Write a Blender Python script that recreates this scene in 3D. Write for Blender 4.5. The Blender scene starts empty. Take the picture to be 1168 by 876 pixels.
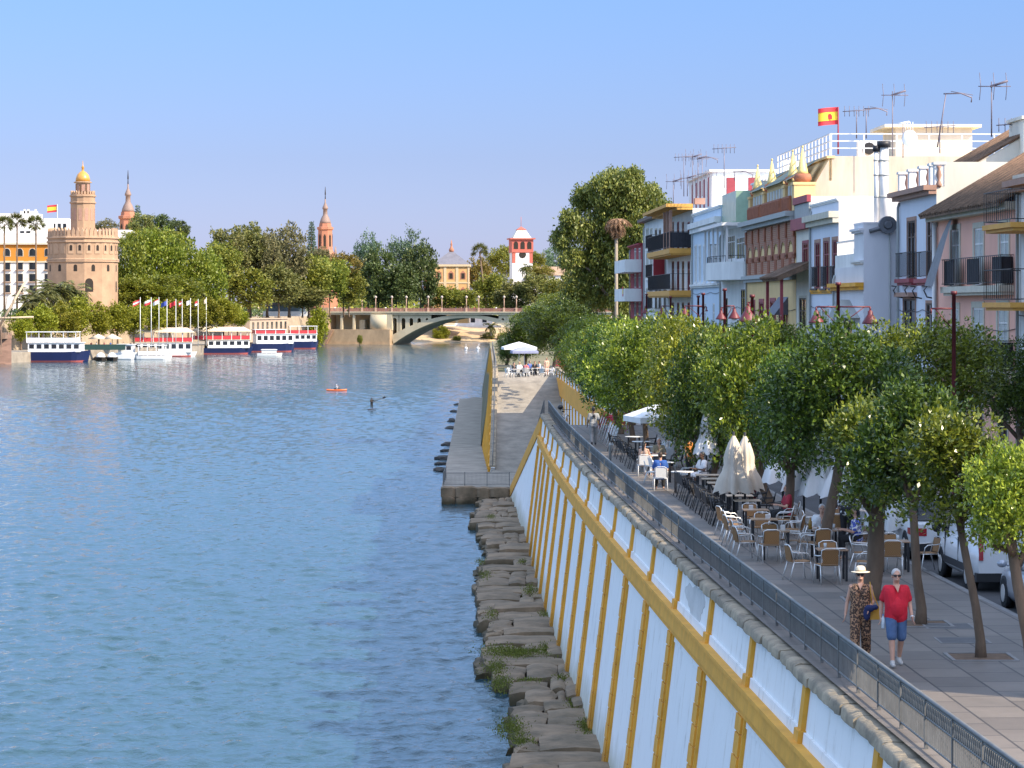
import bpy, bmesh, math, random
import numpy as np
from mathutils import Vector, Matrix, Euler
R = math.radians
PI = math.pi
random.seed(11)
scene = bpy.context.scene
col = scene.collection
# ---------------------------------------------------------------- camera, sky, sun, exposure
F = 3300.0                    # focal length in photo pixels (photo 1168 wide)
CX, HY = 584.0, 348.0         # principal column, horizon row
CAMZ = 12.0
cam = bpy.data.objects.new('camera', bpy.data.cameras.new('camera'))
col.objects.link(cam)
cam.location = (0, 0, CAMZ)
cam.rotation_euler = (R(90), 0, 0)
cam.data.sensor_width = 36
cam.data.lens = F / 1168 * 36
cam.data.shift_y = -(438 - HY) / 1168
cam.data.clip_start = 0.5
cam.data.clip_end = 20000
scene.camera = cam

SUN_EL, SUN_AZ = 40.0, 122.0   # azimuth from +Y towards +X
to_sun = Vector((math.sin(R(SUN_AZ)) * math.cos(R(SUN_EL)), math.cos(R(SUN_AZ)) * math.cos(R(SUN_EL)), math.sin(R(SUN_EL))))
world = bpy.data.worlds.new('World')
scene.world = world
world.use_nodes = True
wn = world.node_tree
bg = wn.nodes['Background']
sky = wn.nodes.new('ShaderNodeTexSky')
sky.sky_type = 'NISHITA'
sky.sun_disc = False
sky.sun_elevation = R(SUN_EL)
sky.sun_rotation = R(SUN_AZ)
sky.air_density = 1.0
sky.dust_density = 0.35
sky.ozone_density = 3.5
sky.altitude = 0
tint = wn.nodes.new('ShaderNodeMix'); tint.data_type = 'RGBA'; tint.blend_type = 'MULTIPLY'
tint.inputs[0].default_value = 1.0
wtc = wn.nodes.new('ShaderNodeTexCoord'); wsx = wn.nodes.new('ShaderNodeSeparateXYZ')
wn.links.new(wtc.outputs['Generated'], wsx.inputs[0])
wrp = wn.nodes.new('ShaderNodeValToRGB')       # tint by height: dimmer bluish horizon, unseen upper sky brightened to lift shade
we = wrp.color_ramp.elements
we[0].position = 0.0; we[0].color = (0.26, 0.27, 0.49, 1)
we[1].position = 0.62; we[1].color = (3.0, 2.2, 1.65, 1)
e_ = we.new(0.32); e_.color = (0.95, 0.93, 0.90, 1)
e_ = we.new(0.105); e_.color = (0.257, 0.302, 0.45, 1)
e_ = we.new(0.05); e_.color = (0.243, 0.256, 0.415, 1)
wn.links.new(wsx.outputs['Z'], wrp.inputs[0])
wn.links.new(wrp.outputs[0], tint.inputs[7])
wn.links.new(sky.outputs[0], tint.inputs[6])
wn.links.new(tint.outputs[2], bg.inputs[0])
bg.inputs[1].default_value = 0.15
sl = bpy.data.lights.new('sun', 'SUN')
sl.energy = 3.1
sl.angle = R(0.5)
sl.color = (1.0, 0.88, 0.70)
so = bpy.data.objects.new('sun', sl)
col.objects.link(so)
so.rotation_euler = (-to_sun).to_track_quat('-Z', 'Y').to_euler()
so.location = (60, -40, 80)
vs = scene.view_settings
vs.view_transform = 'Standard'
vs.look = 'None'
vs.gamma = 1
vs.use_curve_mapping = False
vs.exposure = 1.27
scene.cycles.max_bounces = 6
scene.cycles.diffuse_bounces = 3
scene.cycles.glossy_bounces = 3
scene.cycles.transmission_bounces = 4
scene.cycles.transparent_max_bounces = 8

def P(px, py, Y):
    return Vector(((px - CX) / F * Y, Y, CAMZ - (py - HY) / F * Y))
def PX(px, Y): return (px - CX) / F * Y
def PZ(py, Y): return CAMZ - (py - HY) / F * Y
def onz(px, py, z=5.45):
    Y = (CAMZ - z) * F / (py - HY)
    return ((px - CX) / F * Y, Y)

# ---------------------------------------------------------------- materials
def _nodes(name):
    m = bpy.data.materials.new(name); m.use_nodes = True
    nt = m.node_tree
    return m, nt, nt.nodes['Principled BSDF']
def setin(b, k, v):
    if k in b.inputs: b.inputs[k].default_value = v
def c4(c): return (c[0], c[1], c[2], 1)
def mul(c, k): return (min(1, c[0]*k), min(1, c[1]*k), min(1, c[2]*k))
_mats = {}
def mat(name, color, rough=0.7, var=0.15, scale=2.0, bump=0.0, bscale=None, metal=0.0, c2=None, detail=6, stretch=None, spec=None, coat=0):
    """plain procedural surface: two-scale noise over the base colour, optional bump"""
    if name in _mats: return _mats[name]
    m, nt, b = _nodes(name)
    N = nt.nodes; L = nt.links
    tc = N.new('ShaderNodeTexCoord')
    src = tc.outputs['Object']
    if stretch:
        mp = N.new('ShaderNodeMapping'); mp.inputs['Scale'].default_value = stretch
        L.new(src, mp.inputs[0]); src = mp.outputs[0]
    n1 = N.new('ShaderNodeTexNoise'); n1.inputs['Scale'].default_value = scale; n1.inputs['Detail'].default_value = detail
    n1.inputs['Roughness'].default_value = 0.65
    L.new(src, n1.inputs['Vector'])
    rp = N.new('ShaderNodeValToRGB')
    rp.color_ramp.elements[0].position = 0.3; rp.color_ramp.elements[1].position = 0.72
    rp.color_ramp.elements[0].color = c4(c2 if c2 else mul(color, 1 - var))
    rp.color_ramp.elements[1].color = c4(mul(color, 1 + var * 0.5) if not c2 else color)
    L.new(n1.outputs['Fac'], rp.inputs[0]); L.new(rp.outputs[0], b.inputs['Base Color'])
    b.inputs['Roughness'].default_value = rough; b.inputs['Metallic'].default_value = metal
    if spec is not None: setin(b, 'Specular IOR Level', spec)
    if coat: setin(b, 'Coat Weight', coat)
    if bump:
        n2 = N.new('ShaderNodeTexNoise'); n2.inputs['Scale'].default_value = bscale or scale * 6; n2.inputs['Detail'].default_value = 5
        L.new(src, n2.inputs['Vector'])
        bp = N.new('ShaderNodeBump'); bp.inputs['Strength'].default_value = bump; bp.inputs['Distance'].default_value = 0.05
        L.new(n2.outputs['Fac'], bp.inputs['Height']); L.new(bp.outputs[0], b.inputs['Normal'])
    _mats[name] = m
    return m

def leafmat(name, c_dark, c_light, trans=0.35, rough=0.45, spread=1.0):
    if name in _mats: return _mats[name]
    m, nt, b = _nodes(name); N = nt.nodes; L = nt.links
    g = N.new('ShaderNodeNewGeometry')
    oi = N.new('ShaderNodeObjectInfo')
    rp = N.new('ShaderNodeValToRGB')
    rp.color_ramp.elements[0].color = c4(c_dark); rp.color_ramp.elements[1].color = c4(c_light)
    L.new(g.outputs['Random Per Island'], rp.inputs[0])
    hsv = N.new('ShaderNodeHueSaturation')
    mr = N.new('ShaderNodeMapRange'); mr.inputs[3].default_value = 0.485; mr.inputs[4].default_value = 0.515
    mv = N.new('ShaderNodeMapRange'); mv.inputs[3].default_value = 0.85; mv.inputs[4].default_value = 1.15
    L.new(oi.outputs['Random'], mr.inputs[0]); L.new(oi.outputs['Random'], mv.inputs[0])
    L.new(mr.outputs[0], hsv.inputs['Hue']); L.new(mv.outputs[0], hsv.inputs['Value'])
    L.new(rp.outputs[0], hsv.inputs['Color'])
    L.new(hsv.outputs[0], b.inputs['Base Color'])
    b.inputs['Roughness'].default_value = rough
    tr = N.new('ShaderNodeBsdfTranslucent')
    L.new(hsv.outputs[0], tr.inputs['Color'])
    mx = N.new('ShaderNodeMixShader'); mx.inputs[0].default_value = trans
    out = N['Material Output']
    L.new(b.outputs[0], mx.inputs[1]); L.new(tr.outputs[0], mx.inputs[2]); L.new(mx.outputs[0], out.inputs['Surface'])
    _mats[name] = m
    return m

def glassmat(name, color=(0.02, 0.025, 0.03), rough=0.08):
    return mat(name, color, rough, var=0.4, scale=0.6)

# ---------------------------------------------------------------- mesh builder
class MB:
    def __init__(s): s.v = []; s.f = []; s.m = []; s.s = []
    def add(s, vs, fs, mi=0, sm=False):
        o = len(s.v); s.v += [tuple(p) for p in vs]
        for f in fs: s.f.append(tuple(i + o for i in f)); s.m.append(mi); s.s.append(sm)
    def hexa(s, p, mi=0):      # p: 4 bottom (ccw), 4 top
        s.add(p, [(3, 2, 1, 0), (4, 5, 6, 7), (0, 1, 5, 4), (1, 2, 6, 5), (2, 3, 7, 6), (3, 0, 4, 7)], mi)
    def bb(s, x0, x1, y0, y1, z0, z1, mi=0):
        s.hexa([(x0, y0, z0), (x1, y0, z0), (x1, y1, z0), (x0, y1, z0), (x0, y0, z1), (x1, y0, z1), (x1, y1, z1), (x0, y1, z1)], mi)
    def box(s, c, d, rot=None, mi=0):
        hx, hy, hz = d[0] / 2, d[1] / 2, d[2] / 2
        pts = [Vector(q) for q in [(-hx, -hy, -hz), (hx, -hy, -hz), (hx, hy, -hz), (-hx, hy, -hz), (-hx, -hy, hz), (hx, -hy, hz), (hx, hy, hz), (-hx, hy, hz)]]
        if rot is not None:
            M = Euler(rot).to_matrix(); pts = [M @ q for q in pts]
        c = Vector(c); s.hexa([q + c for q in pts], mi)
    def quad(s, a, b, c, d, mi=0): s.add([a, b, c, d], [(0, 1, 2, 3)], mi)
    def tube(s, pts, r, n=6, mi=0, sm=True, caps=True):
        pts = [Vector(p) for p in pts]
        rs = r if isinstance(r, (list, tuple)) else [r] * len(pts)
        o = len(s.v); k = len(pts)
        t0 = (pts[1] - pts[0]).normalized()
        up = Vector((0, 0, 1)) if abs(t0.z) < 0.9 else Vector((1, 0, 0))
        a = t0.cross(up).normalized()
        for i, p in enumerate(pts):
            t = (pts[min(i + 1, k - 1)] - pts[max(i - 1, 0)])
            if t.length < 1e-9: t = t0
            t = t.normalized()
            a = (a - t * a.dot(t))
            if a.length < 1e-6: a = t.orthogonal()
            a.normalize(); b = t.cross(a)
            for j in range(n):
                th = 2 * PI * j / n
                s.v.append(tuple(p + a * (math.cos(th) * rs[i]) + b * (math.sin(th) * rs[i])))
        for i in range(k - 1):
            for j in range(n):
                s.f.append((o + i * n + j, o + i * n + (j + 1) % n, o + (i + 1) * n + (j + 1) % n, o + (i + 1) * n + j)); s.m.append(mi); s.s.append(sm)
        if caps:
            s.f.append(tuple(o + j for j in reversed(range(n)))); s.m.append(mi); s.s.append(False)
            s.f.append(tuple(o + (k - 1) * n + j for j in range(n))); s.m.append(mi); s.s.append(False)
    def lathe(s, prof, n=12, c=(0, 0, 0), mi=0, sm=True, a0=0.0, caps=True):
        o = len(s.v); k = len(prof)
        for (r, z) in prof:
            for j in range(n):
                th = a0 + 2 * PI * j / n
                s.v.append((c[0] + r * math.cos(th), c[1] + r * math.sin(th), c[2] + z))
        for i in range(k - 1):
            for j in range(n):
                s.f.append((o + i * n + j, o + i * n + (j + 1) % n, o + (i + 1) * n + (j + 1) % n, o + (i + 1) * n + j)); s.m.append(mi); s.s.append(sm)
        if caps:
            if prof[0][0] > 1e-4: s.f.append(tuple(o + j for j in reversed(range(n)))); s.m.append(mi); s.s.append(False)
            if prof[-1][0] > 1e-4: s.f.append(tuple(o + (k - 1) * n + j for j in range(n))); s.m.append(mi); s.s.append(False)
    def sph(s, c, r, nu=10, nv=6, mi=0, sm=True):
        rx, ry, rz = r if isinstance(r, (list, tuple)) else (r, r, r)
        vs = [(c[0], c[1], c[2] - rz)]
        for i in range(1, nv):
            ph = -PI / 2 + PI * i / nv
            for j in range(nu):
                th = 2 * PI * j / nu
                vs.append((c[0] + rx * math.cos(ph) * math.cos(th), c[1] + ry * math.cos(ph) * math.sin(th), c[2] + rz * math.sin(ph)))
        vs.append((c[0], c[1], c[2] + rz))
        fs = [(0, 1 + (j + 1) % nu, 1 + j) for j in range(nu)]
        for i in range(nv - 2):
            for j in range(nu):
                a = 1 + i * nu + j; b = 1 + i * nu + (j + 1) % nu
                fs.append((a, b, b + nu, a + nu))
        last = len(vs) - 1; o = 1 + (nv - 2) * nu
        fs += [(o + j, o + (j + 1) % nu, last) for j in range(nu)]
        s.add(vs, fs, mi, sm)
    def ext(s, poly, vec, mi=0, sm=False):     # extrude a planar 3-D polygon along vec
        n = len(poly); v = Vector(vec)
        a = [Vector(p) for p in poly]; b = [p + v for p in a]
        fs = [tuple(reversed(range(n))), tuple(range(n, 2 * n))] + [(i, (i + 1) % n, n + (i + 1) % n, n + i) for i in range(n)]
        o = len(s.v); s.v += [tuple(p) for p in a + b]
        for k, f in enumerate(fs):
            s.f.append(tuple(i + o for i in f)); s.m.append(mi); s.s.append(sm and k > 1)
    def grid(s, rows, mi=0, sm=True, closed=False):   # rows: list of equal-length point lists
        o = len(s.v); n = len(rows[0])
        for r in rows: s.v += [tuple(p) for p in r]
        for i in range(len(rows) - 1):
            for j in range(n if closed else n - 1):
                s.f.append((o + i * n + j, o + i * n + (j + 1) % n, o + (i + 1) * n + (j + 1) % n, o + (i + 1) * n + j)); s.m.append(mi); s.s.append(sm)
    def mesh(s, name, mats):
        me = bpy.data.meshes.new(name)
        me.from_pydata(s.v, [], s.f)
        if not isinstance(mats, (list, tuple)): mats = [mats]
        for m in mats: me.materials.append(m)
        me.polygons.foreach_set('material_index', s.m)
        me.polygons.foreach_set('use_smooth', s.s)
        me.update()
        return me
    def build(s, name, mats, parent=None, loc=(0, 0, 0), rz=0, fix=True):
        me = s.mesh(name, mats)
        if fix:
            bm = bmesh.new(); bm.from_mesh(me); bmesh.ops.recalc_face_normals(bm, faces=bm.faces); bm.to_mesh(me); bm.free()
        return link(name, me, parent, loc, rz)

def link(name, me, parent=None, loc=(0, 0, 0), rz=0):
    o = bpy.data.objects.new(name, me); col.objects.link(o)
    o.location = loc; o.rotation_euler = (0, 0, rz)
    if parent: o.parent = parent
    return o
def tag(o, label=None, cat=None, group=None, kind=None):
    if label: o['label'] = label
    if cat: o['category'] = cat
    if group: o['group'] = group
    if kind: o['kind'] = kind
    return o
def thing(name, label, cat, loc=(0, 0, 0), rz=0, group=None):
    o = bpy.data.objects.new(name, None); col.objects.link(o)
    o.empty_display_size = 0.3
    o.location = loc; o.rotation_euler = (0, 0, rz)
    return tag(o, label, cat, group)
_kids = {}
def kids(o): return [c for c in o.children]
def dup(o, loc, rz=0, label=None, group=None, scale=None):
    def cp(q, par):
        c = q.copy(); col.objects.link(c)
        if par: c.parent = par
        for ch in q.children: cp(ch, c)
        return c
    r = cp(o, None)
    r.location = loc; r.rotation_euler = (0, 0, rz)
    if scale: r.scale = scale if isinstance(scale, (tuple, list)) else (scale,) * 3
    if label: r['label'] = label
    if group: r['group'] = group
    return r
ORD = ['first', 'second', 'third', 'fourth', 'fifth', 'sixth', 'seventh', 'eighth', 'ninth', 'tenth', 'eleventh', 'twelfth', 'thirteenth', 'fourteenth', 'fifteenth', 'sixteenth', 'seventeenth', 'eighteenth', 'nineteenth', 'twentieth']
# ================================================================ plan of the near bank
_cp = np.polyfit([20, 40.9, 55.85, 66.7, 78, 96.5, 133.4, 163.8, 177], [6.7, 5.90, 5.30, 4.77, 4.22, 3.45, 2.67, 2.04, 1.82], 3)
def Xc(Y):                                           # outer edge of the promenade coping
    return float(np.polyval(_cp, Y)) if Y < 172 else float(np.polyval(_cp, 172)) - .026 * (Y - 172)
def Wx(Y, z): return Xc(Y) + 0.06 - .9 * (5.2 - z) / 7.6     # slightly battered wall face
WL = -3.1                                            # water level
LZ = -2.4                                            # top of the stone ledge
LQ = -1.8                                            # lower quay level
def Xk(Y): return Xc(Y) + 5.75                       # kerb
def Xf(Y): return 19.28 - 0.03 * Y                   # house fronts
def Xs(Y): return 6.2 - 0.0196 * (Y - 186)           # second wall
ST = 5.45                                            # street level
W_END = 176.0

# ---------------------------------------------------------------- setting materials
def water_mat():
    m, nt, b = _nodes('river_water'); N = nt.nodes; L = nt.links
    tc = N.new('ShaderNodeTexCoord')
    def wave(scale, stretch, detail, rot):
        mp = N.new('ShaderNodeMapping'); mp.inputs['Scale'].default_value = stretch; mp.inputs['Rotation'].default_value = (0, 0, rot)
        L.new(tc.outputs['Object'], mp.inputs[0])
        n = N.new('ShaderNodeTexNoise'); n.inputs['Scale'].default_value = scale; n.inputs['Detail'].default_value = detail; n.inputs['Roughness'].default_value = 0.6
        L.new(mp.outputs[0], n.inputs['Vector']); return n
    c = wave(3.2, (1.0, 1.0, 1), 3.0, -0.3)       # cat's paws on top of the modelled waves
    d = wave(0.016, (1.0, 0.30, 1), 3.0, 0.1)     # broad slicks and gusts
    bp = N.new('ShaderNodeBump'); bp.inputs['Distance'].default_value = 0.16; bp.inputs['Strength'].default_value = 0.4
    L.new(c.outputs['Fac'], bp.inputs['Height']); L.new(bp.outputs[0], b.inputs['Normal'])
    cr = N.new('ShaderNodeValToRGB')
    cr.color_ramp.elements[0].color = (0.018, 0.054, 0.078, 1); cr.color_ramp.elements[1].color = (0.030, 0.076, 0.088, 1)
    L.new(d.outputs['Fac'], cr.inputs[0]); L.new(cr.outputs[0], b.inputs['Base Color'])
    b.inputs['Roughness'].default_value = 0.045
    b.inputs['IOR'].default_value = 1.33
    return m
M_water = water_mat()

def paving_mat():
    m, nt, b = _nodes('flagstones'); N = nt.nodes; L = nt.links
    tc = N.new('ShaderNodeTexCoord'); mp = N.new('ShaderNodeMapping'); mp.inputs['Rotation'].default_value = (0, 0, R(88))
    L.new(tc.outputs['Object'], mp.inputs[0])
    br = N.new('ShaderNodeTexBrick'); br.offset = 0.5; br.inputs['Scale'].default_value = 1.0
    br.inputs['Brick Width'].default_value = 1.25; br.inputs['Row Height'].default_value = 0.9
    br.inputs['Mortar Size'].default_value = 0.022; br.inputs['Mortar Smooth'].default_value = 0.2; br.inputs['Bias'].default_value = 0.0
    br.inputs['Color1'].default_value = (0.20, 0.168, 0.14, 1); br.inputs['Color2'].default_value = (0.145, 0.122, 0.104, 1); br.inputs['Mortar'].default_value = (0.06, 0.052, 0.048, 1)
    L.new(mp.outputs[0], br.inputs['Vector'])
    n = N.new('ShaderNodeTexNoise'); n.inputs['Scale'].default_value = 0.5; n.inputs['Detail'].default_value = 9; n.inputs['Roughness'].default_value = 0.75
    L.new(tc.outputs['Object'], n.inputs['Vector'])
    mr = N.new('ShaderNodeMapRange'); mr.inputs[1].default_value = 0.25; mr.inputs[2].default_value = 0.75; mr.inputs[3].default_value = 0.72; mr.inputs[4].default_value = 1.2
    L.new(n.outputs['Fac'], mr.inputs[0])
    mx = N.new('ShaderNodeMix'); mx.data_type = 'RGBA'; mx.blend_type = 'MULTIPLY'; mx.inputs[0].default_value = 1
    L.new(br.outputs['Color'], mx.inputs[6]); L.new(mr.outputs[0], mx.inputs[7]); L.new(mx.outputs[2], b.inputs['Base Color'])
    b.inputs['Roughness'].default_value = 0.6
    bp = N.new('ShaderNodeBump'); bp.inputs['Strength'].default_value = 0.4; bp.inputs['Distance'].default_value = 0.01; bp.invert = True
    L.new(br.outputs['Fac'], bp.inputs['Height']); L.new(bp.outputs[0], b.inputs['Normal'])
    return m
M_pave = paving_mat()
M_asph = mat('asphalt', (0.075, 0.073, 0.075), 0.85, var=0.3, scale=0.4, bump=0.2, bscale=30)
M_kerb = mat('granite_kerb', (0.24, 0.23, 0.22), 0.75, var=0.25, scale=2)
M_earth = mat('dry_earth', (0.25, 0.19, 0.11), 0.95, var=0.35, scale=0.05, bump=0.4, bscale=0.6, c2=(0.09, 0.10, 0.035))
M_sand = mat('sandy_bank', (0.52, 0.38, 0.22), 0.95, var=0.3, scale=0.15, bump=0.5, bscale=0.8)
M_conc = mat('worn_concrete', (0.34, 0.29, 0.225), 0.9, var=0.42, scale=0.55, bump=0.3, bscale=6, detail=10)
M_cobb = mat('ramp_cobbles', (0.30, 0.26, 0.205), 0.9, var=0.42, scale=0.7, bump=0.5, bscale=7, detail=10)
M_ledge = mat('ledge_stone', (0.37, 0.255, 0.155), 0.9, var=0.55, scale=0.7, bump=0.6, bscale=5, c2=(0.115, 0.085, 0.048), detail=10)
M_cope = mat('coping_stone', (0.46, 0.37, 0.25), 0.9, var=0.5, scale=1.6, bump=0.5, bscale=8, c2=(0.15, 0.125, 0.09), detail=9)
M_moss = leafmat('moss', (0.075, 0.085, 0.008), (0.19, 0.20, 0.025), 0.2, 0.8)

def wallwhite():
    m, nt, b = _nodes('limewash'); N = nt.nodes; L = nt.links
    tc = N.new('ShaderNodeTexCoord')
    n = N.new('ShaderNodeTexNoise'); n.inputs['Scale'].default_value = 1.3; n.inputs['Detail'].default_value = 12; n.inputs['Roughness'].default_value = 0.72
    mp = N.new('ShaderNodeMapping'); mp.inputs['Scale'].default_value = (1, 1, 0.35); L.new(tc.outputs['Object'], mp.inputs[0]); L.new(mp.outputs[0], n.inputs['Vector'])
    rp = N.new('ShaderNodeValToRGB'); e = rp.color_ramp.elements
    e[0].position = 0.27; e[0].color = (0.50, 0.46, 0.40, 1); e[1].position = 0.43; e[1].color = (0.89, 0.87, 0.84, 1)
    e2 = e.new(0.7); e2.color = (0.92, 0.90, 0.87, 1)
    L.new(n.outputs['Fac'], rp.inputs[0])
    mp2 = N.new('ShaderNodeMapping'); mp2.inputs['Scale'].default_value = (2.2, 2.2, 0.16); L.new(tc.outputs['Object'], mp2.inputs[0])   # rain streaks
    n3 = N.new('ShaderNodeTexNoise'); n3.inputs['Scale'].default_value = 1.5; n3.inputs['Detail'].default_value = 6; n3.inputs['Roughness'].default_value = .7; L.new(mp2.outputs[0], n3.inputs['Vector'])
    r3 = N.new('ShaderNodeValToRGB'); r3.color_ramp.elements[0].position = .56; r3.color_ramp.elements[0].color = (1, 1, 1, 1); r3.color_ramp.elements[1].position = .76; r3.color_ramp.elements[1].color = (.78, .75, .69, 1)
    L.new(n3.outputs['Fac'], r3.inputs[0])
    mu = N.new('ShaderNodeMix'); mu.data_type = 'RGBA'; mu.blend_type = 'MULTIPLY'; mu.inputs[0].default_value = 1
    L.new(rp.outputs[0], mu.inputs[6]); L.new(r3.outputs[0], mu.inputs[7]); L.new(mu.outputs[2], b.inputs['Base Color'])
    b.inputs['Roughness'].default_value = 0.8
    n2 = N.new('ShaderNodeTexNoise'); n2.inputs['Scale'].default_value = 9; L.new(tc.outputs['Object'], n2.inputs['Vector'])
    bp = N.new('ShaderNodeBump'); bp.inputs['Strength'].default_value = 0.15; bp.inputs['Distance'].default_value = 0.03
    L.new(n2.outputs['Fac'], bp.inputs['Height']); L.new(bp.outputs[0], b.inputs['Normal'])
    return m
M_lime = wallwhite()
M_ochre = mat('ochre_paint', (0.84, 0.40, 0.04), 0.75, var=0.22, scale=1.2, bump=0.15, bscale=8, detail=9)
M_rail = mat('railing_paint', (0.15, 0.148, 0.138), 0.5, var=0.3, scale=3)
M_rust = mat('rusty_iron', (0.30, 0.12, 0.05), 0.7, var=0.4, scale=6)

def damp(m, z0, z1, k):
    """a damp tide band left on the stone below height z1"""
    nt = m.node_tree; N = nt.nodes; L = nt.links; b = N['Principled BSDF']; src = b.inputs['Base Color'].links[0].from_socket
    g = N.new('ShaderNodeNewGeometry'); sx = N.new('ShaderNodeSeparateXYZ'); L.new(g.outputs['Position'], sx.inputs[0])
    n = N.new('ShaderNodeTexNoise'); n.inputs['Scale'].default_value = .8; n.inputs['Detail'].default_value = 6; L.new(g.outputs['Position'], n.inputs['Vector'])
    ad = N.new('ShaderNodeMath'); ad.operation = 'MULTIPLY_ADD'; ad.inputs[1].default_value = -(z1 - z0) * 1.6; L.new(n.outputs['Fac'], ad.inputs[0]); L.new(sx.outputs['Z'], ad.inputs[2])
    mr = N.new('ShaderNodeMapRange'); mr.inputs[1].default_value = z0 - (z1 - z0) * .8; mr.inputs[2].default_value = z1 - (z1 - z0) * .8; L.new(ad.outputs[0], mr.inputs[0])
    mx = N.new('ShaderNodeMix'); mx.data_type = 'RGBA'; mx.blend_type = 'MULTIPLY'; mx.inputs[0].default_value = 1
    cr = N.new('ShaderNodeValToRGB'); cr.color_ramp.elements[0].color = c4(k); cr.color_ramp.elements[1].color = (1, 1, 1, 1); L.new(mr.outputs[0], cr.inputs[0])
    L.new(src, mx.inputs[6]); L.new(cr.outputs[0], mx.inputs[7]); L.new(mx.outputs[2], b.inputs['Base Color'])
damp(M_ledge, WL + .1, WL + .55, (.30, .32, .24)); damp(M_lime, LZ + .1, LZ + 1.3, (.60, .58, .47)); damp(M_ochre, LZ + .1, LZ + 1.0, (.60, .58, .5))
# ---------------------------------------------------------------- ground sheets and water
# wavelets as real geometry: the fan is finer near the bank, a flat sheet carries on around it
def wave_sheet():
    rs = np.random.RandomState(12); Ys = [60.0]
    while Ys[-1] < 1400: Ys.append(Ys[-1] + max(.17, Ys[-1] * .0016))
    Ys = np.array(Ys); ts = np.linspace(-.33, .06, 370); Y, T = np.meshgrid(Ys, ts, indexing='ij'); X = T * Y
    Z = np.zeros_like(X); n = 46
    gust = .78 + .22 * np.sin(X * .021 + 1.3 * np.sin(Y * .008) + 1) * np.sin(Y * .013 + .5)
    for i in range(n):
        lam = .45 * (3.4 / .45) ** rs.rand(); th = rs.normal() * .75 + .25; k = 2 * PI / lam
        ph = k * (X * math.sin(th) + Y * math.cos(th)) + rs.uniform(0, 6.28)
        fade = np.clip(lam / (np.maximum(.2, Y * .0017) * 2.2), 0, 1)
        Z += .175 * math.sqrt(2 / n) / k * np.sin(ph + .4 * np.sin(ph * .37 + i)) * fade
    Z = Z * gust * (1 - .5 * np.clip((Y - 330) / 200, 0, 1))
    nr, nc = X.shape; V = np.stack([X, Y, WL + Z], -1).reshape(-1, 3)
    idx = np.arange(nr * nc).reshape(nr, nc); Q = np.stack([idx[:-1, :-1], idx[:-1, 1:], idx[1:, 1:], idx[1:, :-1]], -1).reshape(-1, 4)
    fl = len(V); ex = np.array([(-1500, -300, WL - .12), (1500, -300, WL - .35), (1500, 2500, WL - .12), (-1500, 2500, WL - .12)]); V = np.concatenate([V, ex]); Q = np.concatenate([Q, [[fl, fl + 1, fl + 2, fl + 3]]])
    me = bpy.data.meshes.new('river_water'); m_ = len(Q)
    me.vertices.add(len(V)); me.vertices.foreach_set('co', V.astype(np.float32).ravel()); me.loops.add(m_ * 4); me.loops.foreach_set('vertex_index', Q.astype(np.int32).ravel())
    me.polygons.add(m_); me.polygons.foreach_set('loop_start', np.arange(0, m_ * 4, 4, dtype=np.int32))
    me.polygons.foreach_set('use_smooth', np.ones(m_, dtype=bool)); me.materials.append(M_water); me.update(calc_edges=True)
    return me
tag(link('river_water', wave_sheet()), kind='structure')
b = MB()    # river bed and land to the horizon, one sheet under everything
b.quad((-9000, -600, -6.0), (9000, -600, -6.0), (9000, 15000, -6.0), (-9000, 15000, -6.0))
tag(b.build('ground', M_earth), kind='structure')

def strip(fn0, fn1, y0, y1, n, z0, z1=None, b=None):
    b = b or MB(); z1 = z1 or z0
    rows = []
    for i in range(n + 1):
        Y = y0 + (y1 - y0) * i / n
        rows.append([(fn0(Y), Y, z0(Y) if callable(z0) else z0), (fn1(Y), Y, z1(Y) if callable(z1) else z1)])
    b.grid(rows, sm=False); return b
# promenade, road, far pavement
tag(strip(lambda Y: Xc(Y) + 0.15, lambda Y: Xk(Y) - 0.15, 10, 158, 40, ST).build('promenade', M_pave), kind='structure')
b = strip(lambda Y: Xk(Y) - 0.15, Xk, 10, 290, 40, ST + 0.002)
strip(Xk, Xk, 10, 290, 40, ST + 0.002, ST - 0.12, b)
tag(b.build('kerb', M_kerb), kind='structure')
tag(strip(Xk, lambda Y: Xf(Y) - 1.6, 10, 290, 40, ST - 0.12).build('road', M_asph), kind='structure')
b = strip(lambda Y: Xf(Y) - 1.6, lambda Y: Xf(Y) + 0.4, 10, 290, 20, ST)
strip(lambda Y: Xf(Y) - 1.6, lambda Y: Xf(Y) - 1.6, 10, 290, 20, ST - 0.12, ST, b)
tag(b.build('pavement', M_pave), kind='structure')
tag(strip(lambda Y: Xs(Y) + 0.3, lambda Y: Xk(Y) - 0.15, 158, 284, 20, ST).build('upper_pavement', M_pave), kind='structure')
b = MB()    # land beside and behind the houses, and the right bank on to the bridge
b.quad((Xf(10) + 0.4, 10, 5.42), (1500, 10, 5.42), (1500, 290, 5.42), (Xf(290) + 0.4, 290, 5.42))
b.add([(-1.9, 282, 5.44), (-2.4, 330, 5.4), (-4.0, 520, 5.2), (-2, 620, 5.0), (8, 700, 5.0), (60, 800, 5.2), (700, 1000, 5.2), (1500, 1000, 5.2), (1500, 282, 5.44)], [tuple(range(9))])
ed = [(-1.9, 282, 5.44), (-2.4, 330, 5.4), (-4.0, 520, 5.2), (-2, 620, 5.0), (8, 700, 5.0), (60, 800, 5.2), (700, 1000, 5.2)]
b.grid([[p, (p[0] - 1.5, p[1] + .5, -4)] for p in ed], sm=False)
tag(b.build('bank_ground', M_earth, fix=False), kind='structure')

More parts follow.
